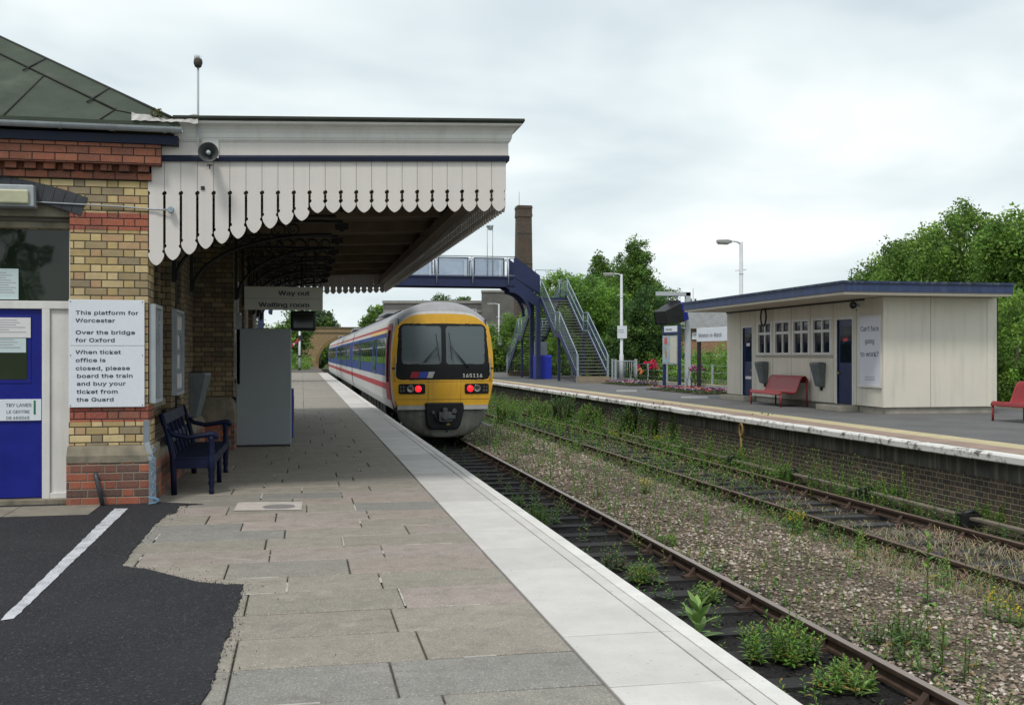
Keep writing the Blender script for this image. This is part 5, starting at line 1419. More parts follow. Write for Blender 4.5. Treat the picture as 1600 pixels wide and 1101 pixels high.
m.loft([ring4(c0, .95, .85, ax, 0), ring4(c0 + dv * .35, .95, .85, ax, 0)], sm=False, cap=True)
mon = m.build('monitor_case', paint('monitor_blue', (.008, .018, .22), .4, .15), T, bevel=.04)
m = MB(); m.loft([ring4(c0 + dv * .35, .99, .90, ax, 0), ring4(c0 + dv * 1.35, .72, .62, ax, 0)], sm=False, cap=False)
m.loft([ring4(c0 + dv * .37, .93, .84, ax, 0), ring4(c0 + dv * 1.34, .66, .56, ax, 0)], sm=False, cap=True); m.box(-.95, -.42, -.18, .18, 3.78, 4.03)
m.build('hood', DARK, T, bevel=.01)

x, y = G(1038, 606.5, FZ)
T = thing('information_board', 'blue posted information board holding a colour poster and a timetable', 'notice board', (x, y, FZ), R(-80)); T.scale = (1.3 / 1.72, 1, 1)
IB = paint('board_navy', (.014, .028, .10), .4, .15)
wv = 1.72
m = MB(); m.box(-.07, .07, -.06, .06, 0, 2.78); m.box(wv - .07, wv + .07, -.06, .06, 0, 2.78); m.build('posts', IB, T)
m = MB(); m.box(.08, wv - .08, -.05, .05, 2.40, 2.78); m.build('header_frame', IB, T)
m = MB(); m.box(.12, wv - .12, -.06, -.05, 2.50, 2.76); m.build('header', BOARDW, T); text('i Information', .2, INK, T, (.25, -.062, 2.56), bold=.003, sx=.95)
m = MB(); m.box(-.02, wv - .06, -.09, .04, 1.08, 2.34); m.build('case', GREYM, T, bevel=.01)
m = MB(); m.box(.05, .80, -.095, -.09, 1.14, 2.28); m.build('poster', paint('poster_grey_blue', (.30, .40, .46), .5, .3, 4), T); m = MB(); m.box(.22, .56, -.098, -.095, 1.95, 2.24); m.build('poster_red', paint('poster_red', (.5, .09, .08), .5), T)
m = MB(); m.lathe([(.02, 0), (.16, .05), (.2, .2), (.15, .42), (.05, .5)], (.40, -.097, 1.32), 12); 
m2 = MB(); m2.prism([(.24, 1.5), (.32, 1.33), (.42, 1.28), (.52, 1.4), (.55, 1.6), (.45, 1.82), (.3, 1.78)], 'y', -.0985, -.095); m2.build('poster_shape', paint('poster_ochre', (.34, .22, .12), .6, .5, 9), T)
m = MB(); m.box(.87, 1.60, -.095, -.09, 1.14, 2.28); m.build('timetable', paint('timetable', (.50, .50, .42), .6, .08, 8), T)

x, y = G(1091, 609, FZ)
T = thing('name_board', 'black posted white name board reading Moreton-in-Marsh beside the shelter', 'sign', (x, y, FZ), R(-84))
m = MB(); m.box(-.07, .07, -.02, .10, 0, 2.6); m.box(3.4, 3.54, -.02, .10, 0, 2.6); m.build('posts', DARK, T)
m = MB(); m.box(-.04, 3.6, -.06, -.02, 2.05, 2.62); m.build('panel', BOARDW, T, bevel=.008); text('Moreton-in-Marsh', .34, INK, T, (.14, -.0615, 2.22), bold=.006, fit=1.98)

# ------------------------------------------------------------------ shelter building
SW0, SW1, SH0, SH1 = 14.25, 17.4, 23.55, 33.3
SHL = thing('platform_shelter', 'cream panelled platform shelter with blue edged flat roof and white windows', 'building', (SW0, SH0, FZ))
o = SHL.location
t = NT('pebble_panel'); n = t.noise(1.3, 5); f = t.noise(70, 3)
c = t.ramp(f, [(.3, (.55, .515, .44)), (.7, (.79, .745, .65))]); c = t.mix(t.rng(n, .35, .7, 0, .3), c, (.52, .51, .47))
x_ = t.xyz(t.obj()); d = t.noise(1, 5, vec=t.vec(t.m('MULTIPLY', x_[0], 6), t.m('MULTIPLY', x_[1], 6), t.m('MULTIPLY', x_[2], .5))); c = t.mix(t.rng(d, .5, .75, 0, .28), c, (.33, .32, .28)); t.bump(f, .004)
PEB = t.done(c, .85, spec=.2)
JT = paint('panel_joint', (.34, .31, .27), .8)
z0, z1 = FZ + .17, 3.06
m = MB()
# front wall with openings: doors and windows
ops = [(25.06, 25.86, FZ + .17, 2.56), (26.20, 27.25, 1.62, 2.62), (27.45, 28.45, 1.62, 2.62), (28.66, 29.66, 1.62, 2.62), (29.90, 30.86, 1.62, 2.62), (31.28, 32.0, FZ + .17, 2.50)]
ycur = SH0
for (a, b, c0_, c1_) in ops:
    m.box(SW0, SW0 + .1, ycur, a, z0, z1)
    if c0_ > z0 + .01: m.box(SW0, SW0 + .1, a, b, z0, c0_)
    m.box(SW0, SW0 + .1, a, b, c1_, z1); ycur = b
m.box(SW0, SW0 + .1, ycur, SH1, z0, z1)
m.box(SW0 + .1, SW1, SH0, SH0 + .1, z0, z1); m.box(SW0 + .1, SW1, SH1 - .1, SH1, z0, z1); m.box(SW1 - .1, SW1, SH0 + .1, SH1 - .1, z0, z1)
m.box(SW0 + .1, SW1 - .1, SH0 + .1, SH1 - .1, z0, z0 + .03)
m.build('wall', PEB, SHL, off=o)
m = MB()
for y in (24.86, 26.07, 27.35, 28.55, 29.78, 31.05, 32.2): m.box(SW0 - .004, SW0, y - .008, y + .008, z0, z1)
m.box(SW0 - .02, SW0, 26.1, 30.98, 1.54, 1.60)
for x in (15.55, 17.2): m.box(x - .008, x + .008, SH0 - .004, SH0, z0, z1)
m.build('panel_joints', JT, SHL, off=o)
m = MB(); m.box(SW0 - .03, SW0 + .05, SH0 - .03, SH0 + .05, z0 - .002, z1 - .002); m.box(SW1 - .25, SW1 + .02, SH0 - .012, SH0 + .05, z0 - .002, z1 - .002); m.build('corner_trim', PEB, SHL, off=o)
m = MB(); m.box(SW1 + .002, SW1 + .05, SH0 - .01, SH0 + .3, z0, z1); m.build('rear_edge_trim', NAVY, SHL, off=o)
m = MB(); m.box(SW0 + .05, SW1 - .05, SH0 + .05, SH1 - .05, FZ - .05, z0 + .0); m.build('base', CONC, SHL, off=o)
m = MB(); m.box(SW0 - .5, SW0 + .03, 24.8, 26.1, FZ, FZ + .14); m.box(SW0 - .4, SW0 + .03, 31.1, 33.0, FZ, FZ + .15); m.build('door_step', paint('step_concrete', (.32, .30, .25), .9, .15), SHL, off=o, bevel=.01)
RBL = paint('roof_edge_blue', (.024, .045, .12), .55, .25, 3, streak=True, dirt=(.10, .12, .17), dirtamt=.4)
rx0, rx1, ry0, ry1 = 12.75, 17.38, 22.85, 33.5
m = MB(); m.box(rx0, rx1, ry0, ry1, 3.14, 3.34); m.build('roof', RBL, SHL, off=o)
m = MB(); m.box(rx0 - .03, rx1 + .03, ry0 - .03, ry1 + .03, 3.342, 3.40); m.build('roof_edging', paint('edging_blue', (.02, .035, .08), .7, .5, 5, fine=30, bump=.006, dirt=(.16, .18, .18), dirtamt=.6, streak=True), SHL, off=o)
m = MB(); m.box(rx0 + .03, rx1 - .03, ry0 + .03, ry1 - .03, 3.07, 3.138); m.build('soffit', paint('soffit_cream', (.50, .46, .38), .7, .08), SHL, off=o)
m = MB(); m.box(SW0 - .04, SW0 - .0, SH0 + .9, SH1, 3.02, 3.068); m.build('eaves_batten', DARK, SHL, off=o)
m = MB(); m.tube([(rx0 + .5, ry0 + .5, 3.38), (rx0 + .5, ry0 + .5, 3.72)], .012, 5); m.build('vent_rod', DARK, SHL, off=o)
SHG = glass('shelter_glass', (.010, .014, .018), .05)
for (a, b, c0_, c1_) in ops:
    if c0_ > 1:
        F_ = MB(); w = .06
        F_.box(SW0 - .015, SW0 + .07, a - .05, a + w, c0_, c1_ + .05); F_.box(SW0 - .015, SW0 + .07, b - w, b + .05, c0_, c1_ + .05)
        F_.box(SW0 - .015, SW0 + .07, a + w, b - w, c1_ - w + .02, c1_ + .05); F_.box(SW0 - .02, SW0 + .07, a + w, b - w, c0_, c0_ + w)
        F_.box(SW0 + .0, SW0 + .07, a + w, b - w, 2.24, 2.32); F_.box(SW0 + .004, SW0 + .068, (a + b) / 2 - .035, (a + b) / 2 + .035, c0_ + w, c1_ - w + .02)
        fr = F_.build('window', WHITE, SHL, off=o, bevel=.004)
        m = MB(); m.box(SW0 + .045, SW0 + .055, a + w, b - w, c0_ + w, c1_ - w); m.build('pane', SHG, fr, off=o)
    else:
        F_ = MB(); F_.box(SW0 - .015, SW0 + .08, a - .07, a, c0_ - .01, c1_ + .07); F_.box(SW0 - .015, SW0 + .08, b, b + .07, c0_ - .01, c1_ + .07); F_.box(SW0 - .015, SW0 + .08, a, b, c1_, c1_ + .07); F_.build('door_frame', WHITE, SHL, off=o)
        m = MB(); m.box(SW0 + .03, SW0 + .07, a, b, c0_, c1_); d_ = m.build('door', paint('shelter_navy', (.010, .022, .085), .35, .2), SHL, off=o)
        m = MB(); m.box(SW0 + .022, SW0 + .028, a + .12, b - .12, 1.40, c1_ - .18); m.build('glass_pane', SHG, d_, off=o)
        m = MB(); m.lathe([(.03, -.05), (.03, 0)], (SW0 + .03, b - .07 if a < 30 else a + .08, 1.12), 10, 'x'); m.build('handle', paint('brass', (.45, .32, .08), .3, metal=.8), d_, off=o)
        m = MB(); yy = (a + b) / 2
        if a < 30: m.box(SW0 + .018, SW0 + .022, yy - .12, yy + .12, 1.98, 2.06); m.build('red_sticker', paint('sticker_red', (.6, .03, .05), .5), d_, off=o)
        else: m.box(SW0 + .018, SW0 + .022, yy - .13, yy + .13, 1.9, 2.0); m.box(SW0 + .026, SW0 + .029, yy - .22, yy + .22, .83, .92); m.build('sticker', PAPER, d_, off=o)
# advert board, ring clock bracket, bins, lamp
T = thing('advert_board', 'white framed advert reading Can’t face going to work, near the shelter corner', 'poster', (SW0, 24.16, .0), R(-90))
# local x runs towards the camera (-Y), y = into the wall (+X)
y0a, y1a = -.13, -.13
m = MB(); W2 = .27
fw = .50
m.box(-.55, .55, -.05, -.005, .78, .84); m.box(-.55, .55, -.05, -.005, 2.57, 2.62); m.box(-.55, -.50, -.05, -.005, .84, 2.57); m.box(.50, .55, -.05, -.005, .84, 2.57)
m.build('frame', WHITE, T)
m = MB(); m.box(-.50, .50, -.035, -.006, .84, 2.57); m.build('poster', paint('poster_pale', (.66, .67, .75), .35, .04, 1), T)
PI_ = paint('poster_ink', (.08, .09, .14), .5)
for s_, z in (('Can\u2019t face', 2.22), ('going', 1.90), ('to work?', 1.57)): text(s_, .25, PI_, T, (0, -.0365, z), fit={'going': .44}.get(s_, .86), align='CENTER', bold=.004)
m = MB()
for z in (.97, 1.03): m.box(-.22, .24, -.0375, -.0355, z, z + .022)
m.build('small_print', FINE, T)
T = thing('hoop_bracket', 'black hoop bracket hung on the shelter wall above the left window', 'bracket', (SW0 - .12, 30.2, 2.70), 0)
m = MB(); m.tube([(.0 , .19 * math.cos(a), .28 * math.sin(a) + .1) for a in np.linspace(0, 2 * PI, 22)[:-1]], .028, 8, closed=True); m.build('hoop', DARK, T); m = MB(); m.bar((0, 0, .38), (.12, 0, .38), .02); m.build('fixing', DARK, T)
horn('horn_loudspeaker', 'small grey horn loudspeaker under the shelter roof corner', (SW0 - .16, 24.6, 2.90), R(-60), True, sc=.95)
for (yy, lab) in ((30.3, 'grey tapered litter bin on the shelter wall by the far blue door'), (26.7, 'grey tapered litter bin on the shelter wall right of the red bench')):
    b = copy_tree(BIN); b.location = (SW0 - .01, yy, 0.84); b.rotation_euler = (0, 0, R(-90)); b['label'] = lab; b['group'] = 'tapered wall bins'; BIN['group'] = 'tapered wall bins'
# red mesh benches: one bent sheet on tube legs
prof = [(-.02, .36), (.0, .42), (.04, .445), (.14, .435), (.28, .405), (.40, .40), (.46, .42), (.50, .48), (.56, .64), (.62, .80), (.67, .865), (.73, .885), (.79, .865), (.83, .80), (.84, .70)]
def red_bench(loc, rz, lab, L=2.05):
    T = thing('metal_bench', lab, 'bench', loc, rz, 'red curved metal benches')
    m = MB(); n = len(prof)
    th = .022
    v = []
    for y in (0, L): v += [(a, y, b) for a, b in prof] + [(a + .006, y, b - th) for a, b in prof]
    f = []
    N2 = 2 * n
    for i in range(n - 1):
        f += [(i, N2 + i, N2 + i + 1, i + 1), (n + i, n + i + 1, N2 + n + i + 1, N2 + n + i), (i, i + 1, n + i + 1, n + i), (N2 + i, N2 + n + i, N2 + n + i + 1, N2 + i + 1)]
    f += [(0, n, N2 + n, N2), (n - 1, N2 + n - 1, N2 + 2 * n - 1, 2 * n - 1)]
    m.add(v, f, 0); me = m.build('seat', RED, T)
    for p in me.data.polygons: p.use_smooth = False
    for y in (.03, L - .03):
        m = MB(); m.tube([(.02, y, 0), (.02, y, .38)], .026, 8); m.build('leg', RED, T)
        m = MB(); m.tube([(.82, y, 0), (.82, y, .76)], .026, 8); m.build('leg', RED, T)
        m = MB(); m.tube([(a, y, b - .02) for a, b in prof], .022, 8); m.build('side_tube', RED, T)
    return T
red_bench((13.3, 27.3, FZ), 0, 'red curved metal bench against the cream shelter wall between two bins')
x, y = G(1550, 657, FZ); red_bench((x - .02, y - 2.05, FZ), 0, 'red curved metal bench cut by the right edge, beside the shelter end')

# ------------------------------------------------------------------ trees
def leaf_mat(name, trans=.45): return attr_mat(name, .55, 0, trans=trans, spec=.25)
LEAF = leaf_mat('leaves'); BARK = paint('bark', (.09, .075, .06), .9, .3, 6, bump=.01)
def leaves(r, centres, radii, n_per, size, pal, up=.25, flat=1.0, aspect=.55):
    """leaf faces clustered round twig ends; every twig has its own shade of green"""
    K = len(centres); n = K * n_per
    c = np.repeat(centres, n_per, 0); rad = np.repeat(radii, n_per)[:, None]
    d = r.normal(0, 1, (n, 3)); d /= np.linalg.norm(d, axis=1, keepdims=True)
    p = c + d * rad * (r.uniform(0, 1, (n, 1)) ** .45) * np.array([1, 1, flat])
    nrm = d * .6 + r.normal(0, .6, (n, 3)) + np.array([0, 0, up]); nrm /= np.linalg.norm(nrm, axis=1, keepdims=True)
    t_ = np.cross(nrm, r.normal(0, 1, (n, 3))); t_ /= np.linalg.norm(t_, axis=1, keepdims=True) + 1e-9
    b_ = np.cross(nrm, t_); s = size * r.uniform(.6, 1.35, (n, 1))
    v = np.stack([p - t_ * s, p + b_ * s * aspect - nrm * s * .12, p + t_ * s, p - b_ * s * aspect - nrm * s * .12], 1)
    pal = np.array(pal); pc = pal[r.integers(0, len(pal), K)] * r.uniform(.7, 1.3, (K, 1))
    col = np.repeat(pc, n_per, 0) * r.uniform(.8, 1.25, (n, 1))
    q = np.arange(n * 4).reshape(n, 4)
    return v.reshape(-1, 3), q, np.repeat(col, 4, 0)
def blob_pts(r, blobs, n, shell=.55):
    w = np.array([b[3] * b[4] * b[5] for b in blobs]) ** .67; w /= w.sum()
    k = r.choice(len(blobs), n, p=w); B = np.array(blobs)[k]
    d = r.normal(0, 1, (n, 3)); d /= np.linalg.norm(d, axis=1, keepdims=True)
    f = shell + (1 - shell) * r.uniform(0, 1, (n, 1)) ** .7
    # lumpy outline
    lump = 1 + .16 * np.sin(d[:, :1] * 5 + B[:, :1]) * np.sin(d[:, 1:2] * 6 + B[:, 1:2] * 2) + .10 * np.sin(d[:, 2:3] * 9 + B[:, 2:3])
    return B[:, :3] + d * B[:, 3:6] * f * lump
def tree(name, label, loc, blobs, n=500, per=36, cr=.5, size=.11, pal=None, seed=1, trunk=(.2, None), group=None, cat='tree', shell=.55, up=.25, flat=1.0):
    r = np.random.default_rng(seed); T = thing(name, label, cat, loc, 0, group)
    pal = pal or GREENS
    C = blob_pts(r, blobs, n, shell)
    C = C[C[:, 2] > .15]
    v, q, c = leaves(r, C, r.uniform(.55, 1.25, len(C)) * cr, per, size, pal, up, flat)
    mesh_np('crown', v, q, LEAF, cols=c, parent=T)
    if trunk:
        tr_, th = trunk; top = max(b[2] + b[5] * .6 for b in blobs); th = th or top
        m = MB(); m.tube([(0, 0, -.3), (.03, .02, th * .3), (-.05, .05, th * .6), (.05, 0, th)], [tr_ * 1.25, tr_ * .9, tr_ * .55, tr_ * .12], 8)
        for b in blobs:
            z0 = min(b[2] * .55, th * .7); m.tube([(0, 0, z0), (b[0] * .5, b[1] * .5, (z0 + b[2]) * .5 + .2), (b[0], b[1], b[2] + b[5] * .3)], [tr_ * .5, tr_ * .3, tr_ * .08], 6)
        m.build('trunk', BARK, T)
    return T
GREENS = [(.125, .225, .04), (.17, .29, .055), (.09, .17, .034), (.215, .34, .062), (.11, .195, .046)]
DKG = [(.065, .135, .04), (.09, .175, .05), (.055, .115, .036), (.13, .22, .055)]
LTG = [(.17, .32, .055), (.21, .37, .065), (.13, .26, .045), (.16, .29, .08)]
HAZG = [(.08, .13, .06), (.10, .16, .07), (.065, .11, .055)]
def at(px, d, z=0):
    u = d * (px - 800) / 1620; return (u * CY + d * SY, d * CY - u * SY, z)
# big broadleaves on the right
tree('broadleaf_tree', 'large broadleaf tree rising above the right end of the shelter roof', at(1500, 47, .1), [(0, 0, 4.9, 3.2, 3, 3.0), (-1.9, 0, 3.9, 2.3, 2.2, 2.5), (2.2, -.5, 4.3, 2.4, 2.4, 2.9), (.6, .5, 6.6, 1.8, 1.7, 1.45), (0, -1, 2.2, 3.4, 2.2, 2.2)], 1200, 57, .52, 0.084, GREENS, 1, (.3, None))
tree('broadleaf_tree', 'bushy broadleaf tree filling the gap right of the shelter and right edge', at(1625, 42, .1), [(0, 0, 4.4, 2.6, 2.6, 3.2), (-1.2, 0, 5.6, 1.5, 1.5, 1.5), (-.6, -.6, 2.0, 2.6, 2.2, 2.2)], 960, 57, .48, 0.080, GREENS + LTG[:1], 2, (.28, None))
tree('broadleaf_tree', 'lower spreading broadleaf tree over the middle of the shelter roof', at(1408, 50, .1), [(0, 0, 4.5, 2.3, 2.2, 2.2), (-1.3, 0, 4.0, 1.3, 1.3, 1.5), (1.2, 0, 4.6, 1.8, 1.6, 2.2), (.6, 0, 2.0, 2.4, 1.8, 2.0)], 744, 55, .5, 0.084, GREENS, 3, (.25, None))
tree('hedge_bush', 'dense leafy bush behind the shelter end wall below the big trees', at(1590, 31, .05), [(0, 0, 1.6, 1.5, 1.4, 1.9), (.2, 0, .5, 1.6, 1.2, .8), (-.9, .8, 1.2, 1.0, 1.1, 1.5)], 456, 55, .36, 0.055, GREENS + LTG[:2], 4, (.1, 2), cat='bush')
# centre group behind the footbridge
def spire(h, w, seed):
    r = random.Random(seed); B = []
    for k in range(9):
        f = k / 8; z = 1.2 + (h - 1.6) * f; rad = w * (1 - f * .82) * (.8 + .2 * r.random())
        B.append((r.uniform(-.35, .35) * w * .5, r.uniform(-.3, .3) * w * .5, z, rad, rad, h * .11))
    return B
tree('birch_tree', 'tall feathery dark green tree behind the footbridge stairs', at(990, 74), [(.1, 0, 9.0, .7, .7, 1.0), (0, 0, 7.7, 1.5, 1.4, 1.3), (-.2, 0, 6.3, 2.3, 2.0, 1.5), (.9, 0, 5.4, 2.3, 2.0, 1.6), (-1.2, 0, 4.9, 2.3, 2.0, 1.8), (1.4, 0, 3.8, 2.2, 2, 1.9), (-.3, 0, 2.6, 3.0, 2.4, 2.2)], 1560, 45, .40, 0.084, GREENS[:1] + DKG[1:2] + GREENS[1:3] + GREENS[4:], 5, (.25, None), shell=.35)
tree('birch_tree', 'second feathery tree with a thin pointed top left of the tallest one', at(938, 78), [(0, 0, 8.6, .5, .5, .9), (.1, 0, 7.3, 1.2, 1.1, 1.2), (0, 0, 5.9, 1.7, 1.5, 1.6), (0, 0, 4.0, 2.2, 1.9, 2.2)], 672, 42, .42, 0.092, GREENS[:1] + DKG[1:2] + GREENS[2:3], 6, (.22, None), shell=.35)
tree('lime_tree', 'pale green rounded tree right behind the footbridge stairs', at(925, 69), [(0, 0, 4.7, 2.5, 2.3, 2.0), (-1.1, 0, 5.7, 1.1, 1.0, 1.0), (.7, 0, 2.6, 2.4, 2.0, 2.2)], 768, 47, .42, 0.084, LTG, 7, (.25, None))
tree('lime_tree', 'pale green tree showing between the chimney and the stair railing', at(868, 80), [(0, 0, 5.6, 1.8, 1.8, 2.2), (-.7, 0, 3.2, 2.4, 1.8, 2.2), (.8, 0, 7.2, 1.0, .9, .8)], 504, 45, .42, 0.092, LTG[:2] + GREENS[3:4], 8, (.2, None))
tree('dark_tree', 'dark dense tree standing behind the lamp post and rose bush', at(1015, 64), [(0, 0, 3.4, 1.9, 1.7, 2.3), (-1.2, 0, 2.2, 1.5, 1.4, 2.0), (.8, 0, 1.8, 1.5, 1.4, 1.6)], 624, 47, .40, 0.080, DKG, 9, (.2, None))
tree('leafy_bush', 'broad green bush growing under the footbridge left of its column', at(800, 92), [(0, 0, 2.6, 3.0, 2, 2.6), (2.2, 0, 3.4, 1.6, 1.5, 2.6), (-2.4, 0, 1.4, 2, 1.5, 1.6)], 624, 42, .5, 0.101, GREENS + LTG[:1], 10, (.15, 2), cat='bush')
tree('leafy_bush', 'wide green bush beyond the footbridge foot and fence', at(880, 76), [(0, 0, 1.2, 3.0, 1.5, 1.5), (2.6, 0, 1.4, 2, 1.4, 1.6)], 504, 42, .42, 0.084, GREENS + LTG[:1], 11, (.12, 1), cat='bush')
# far trees by the road bridge
tree('distant_tree', 'distant tree standing over the left end of the brick road bridge', at(498, 215, 0), [(-1, 0, 8.2, 4.2, 4, 3.0), (1.8, 0, 6.8, 2.4, 2.4, 2.6), (-4, 0, 6, 3, 3, 3.6)], 420, 30, .9, .28, HAZG + GREENS[:1], 12, (.4, None))
tree('distant_tree', 'distant tree left of the bridge arch beyond the semaphore signal', at(440, 150, -1), [(0, 0, 3.6, 3.4, 3, 3.6), (2.0, 0, 5.6, 2.2, 2, 3.2), (-3, 0, 3.6, 3, 3, 4)], 520, 30, .8, .2, GREENS + DKG[:2], 13, (.3, None))
tree('distant_tree', 'distant round tree showing just above the train roof', at(602, 190, 0), [(0, 0, 8.5, 3.3, 3, 2.3), (-2.6, 0, 7.0, 2, 2, 1.9), (2.4, 0, 7.4, 2.2, 2, 1.8)], 420, 30, .8, .24, GREENS + HAZG[:1], 14, (.4, None))
tree('distant_tree', 'thin leafy tree top showing above the grey factory roof', at(688, 150, 0), [(0, 0, 9.0, 1.6, 1.6, 1.3), (-2.6, 0, 8.4, 1.8, 1.3, .9), (3.4, 0, 9.2, 1.0, 1, 1.0)], 120, 26, .7, .17, HAZG + GREENS[:1], 15, (.25, None))
tree('distant_bush', 'green bank of bushes seen through the road bridge arch', at(508, 235, -1), [(0, 0, 2.2, 4, 3, 3.4), (-3, 0, 1.6, 3, 3, 2.5)], 260, 28, .9, .3, DKG + GREENS[:1], 16, None, cat='bush')
tree('conifer_tree', 'dark conifer standing across the station yard and mirrored in the fanlight', (-11.0, -20, 0), spire(7.2, 2.6, 9), 300, 30, .4, .12, DKG, 17, (.2, None), shell=.4)
# far-off wood as one mass
r = np.random.default_rng(31)
n = 2600; ang = r.uniform(-.38, .78, n); dist = r.uniform(235, 330, n)
C = np.stack([np.sin(ang) * dist, np.cos(ang) * dist, r.uniform(-1, 1, n) * 2.6 + 2.6 + 1.6 * np.sin(ang * 23) + 1.2 * np.sin(ang * 61)], -1)
v, q, c = leaves(r, C, r.uniform(1.4, 3.0, n), 14, .8, HAZG + GREENS[:1])
mesh_np('distant_woodland', v, q, LEAF, cols=c, kind='stuff', label='low distant band of woodland along the horizon', cat='woodland')
# scrub band behind the far platform fence
n = 2400; X = r.uniform(20.2, 27, n); Y = r.uniform(24, 100, n)
H = 1.0 + .45 * np.sin(Y * .7) * np.sin(X * 1.1) + r.uniform(0, .5, n) + (X - 20) * .08
C = np.stack([X, Y, H * r.uniform(.15, 1, n) + .1], -1)
v, q, c = leaves(r, C, r.uniform(.2, .5, n), 34, .075, LTG + GREENS, .6)
mesh_np('scrub_undergrowth', v, q, LEAF, cols=c, kind='stuff', label='rough green scrub growing behind the far platform', cat='undergrowth')

# ------------------------------------------------------------------ far buildings
T = thing('brick_chimney', 'tall square dark brick factory chimney rising behind the footbridge', 'chimney', at(818, 110))
CHB = brick('chimney_brick', [(.06, .036, .029), (.042, .028, .024), (.085, .05, .036), (.035, .026, .023)], (.07, .056, .046), .24, .085, True, .35)
m = MB(); rings = []
for z, w in ((-1, 1.0), (9.2, .86), (9.25, .82), (16.2, .74)): rings.append([(a * w, b * w, z) for a, b in ((-1, -1), (1, -1), (1, 1), (-1, 1))])
m.loft(rings, sm=False, cap=True); m.build('shaft', CHB, T)
m = MB(); m.box(-.80, .80, -.80, .80, 16.2, 16.5); m.box(-.77, .77, -.77, .77, 16.5, 17.4); m.box(-.82, .82, -.82, .82, 17.1, 17.25); m.build('cap', CHB, T)
m = MB()
for z, w in ((4.5, .935), (8.0, .89), (11.2, .815), (14.4, .775)): m.box(-w, w, -w, w, z, z + .07)
m.tube([(-.6, -.6, 17.4), (-.6, -.6, 18.8)], .02, 4); m.build('iron_bands', DARK, T)
T = thing('factory_building', 'grey flat roofed factory building behind the footbridge and train', 'building', at(700, 128), R(-11))
FB1 = paint('factory_wall', (.125, .12, .115), .85, .25, .8, fine=8, bump=0, streak=True); FB2 = paint('factory_band', (.24, .23, .215), .8, .15, 1)
m = MB(); m.box(-8, 4.2, 0, 14, -1, 8.0); m.box(4.2, 22, -3, 14, -1, 9.2); m.build('wall', FB1, T)
m = MB(); m.box(-8.1, 4.2, -.1, 14, 8.0, 8.35); m.box(4.15, 22, -3.1, 14, 9.2, 9.45); m.build('roof_edge', FB2, T)
m = MB(); m.box(4.1, 22, -3.08, -3, 4.7, 5.4); m.box(-8, 4.1, -.08, 0, 6.9, 7.2); m.build('concrete_band', FB2, T)
for x in (-.6, 1.6):
    m = MB(); m.box(x, x + 1.9, -.10, -.02, 4.9, 7.3); w = m.build('window', LAMPP, T); m = MB(); m.box(x + .12, x + 1.78, -.13, -.10, 5.0, 7.2); m.build('pane', GLASS, w)
T = thing('brick_building', 'orange brick building with grey roof behind the name board', 'building', at(1108, 88), R(-8))
OB = brick('orange_brick', [(.34, .17, .09), (.38, .20, .11), (.30, .145, .08)], (.30, .22, .16), .24, .085, False, .2)
m = MB(); m.box(-4.5, 16, 0, 8, -1, 3.9); m.build('wall', OB, T)
m = MB(); m.prism([(-.5, 3.85), (8.5, 3.85), (4, 5.5)], 'x', -4.8, 16.3); m.build('roof', paint('grey_tile', (.17, .175, .18), .85, .25, 3, fine=12, bump=.01), T)
m = MB(); m.box(-4.6, 16, -.06, 0, .75, 1.7); w = m.build('window', WHITE, T)
m = MB(); 
for k in range(13): m.box(-4.5 + k * 1.5, -3.3 + k * 1.5, -.075, -.06, .95, 1.5)
m.build('pane', GLASS, w)
m = MB(); m.box(-1.5, .45, -.12, -.04, 2.95, 3.55); w = m.build('wall_sign', BOARDW, T); m = MB(); m.box(-1.3, .2, -.125, -.12, 3.3, 3.38); m.box(-1.0, .0, -.125, -.12, 3.1, 3.17); m.build('faint_lines', FINE, w)
T = thing('roof_chimney', 'small distant chimney stack just above the shelter roof line', 'chimney', at(1083, 130)); m = MB(); m.box(-.6, .6, -.5, .5, -1, 8.2); m.box(-.68, .68, -.58, .58, 7.9, 8.05); m.build('stack', OB, T)
m = MB()
for q in (-.3, .3): m.lathe([(.16, 8.2), (.12, 8.7)], (q, 0, 0), 10)
m.tube([(0, 0, 8.2), (0, 0, 10.0)], .03, 5); m.build('pots', CHB, T)
# road bridge with an elliptical arch
T = thing('road_bridge', 'yellow brick arched road bridge crossing the line beyond the train', 'bridge', (2, 176, 0))
YB = brick('bridge_brick', [(.30, .20, .085), (.35, .24, .11), (.25, .165, .075), (.28, .17, .08)], (.26, .20, .12), .24, .085, True, .35, (.09, .07, .04))
m = MB()
def arch(x0, x1, zt_, n=24, spring=0.4):
    return [(x0 + (x1 - x0) * (1 - math.cos(a)) / 2, spring + (zt_ - spring) * math.sin(a)) for a in np.linspace(0, PI, n)]
ac = arch(.7, 11.2, 4.6)
Y0, Y1 = 0, 6
xs_l = -2.2 - 2; 
X0_, X1_ = -2.6, 22
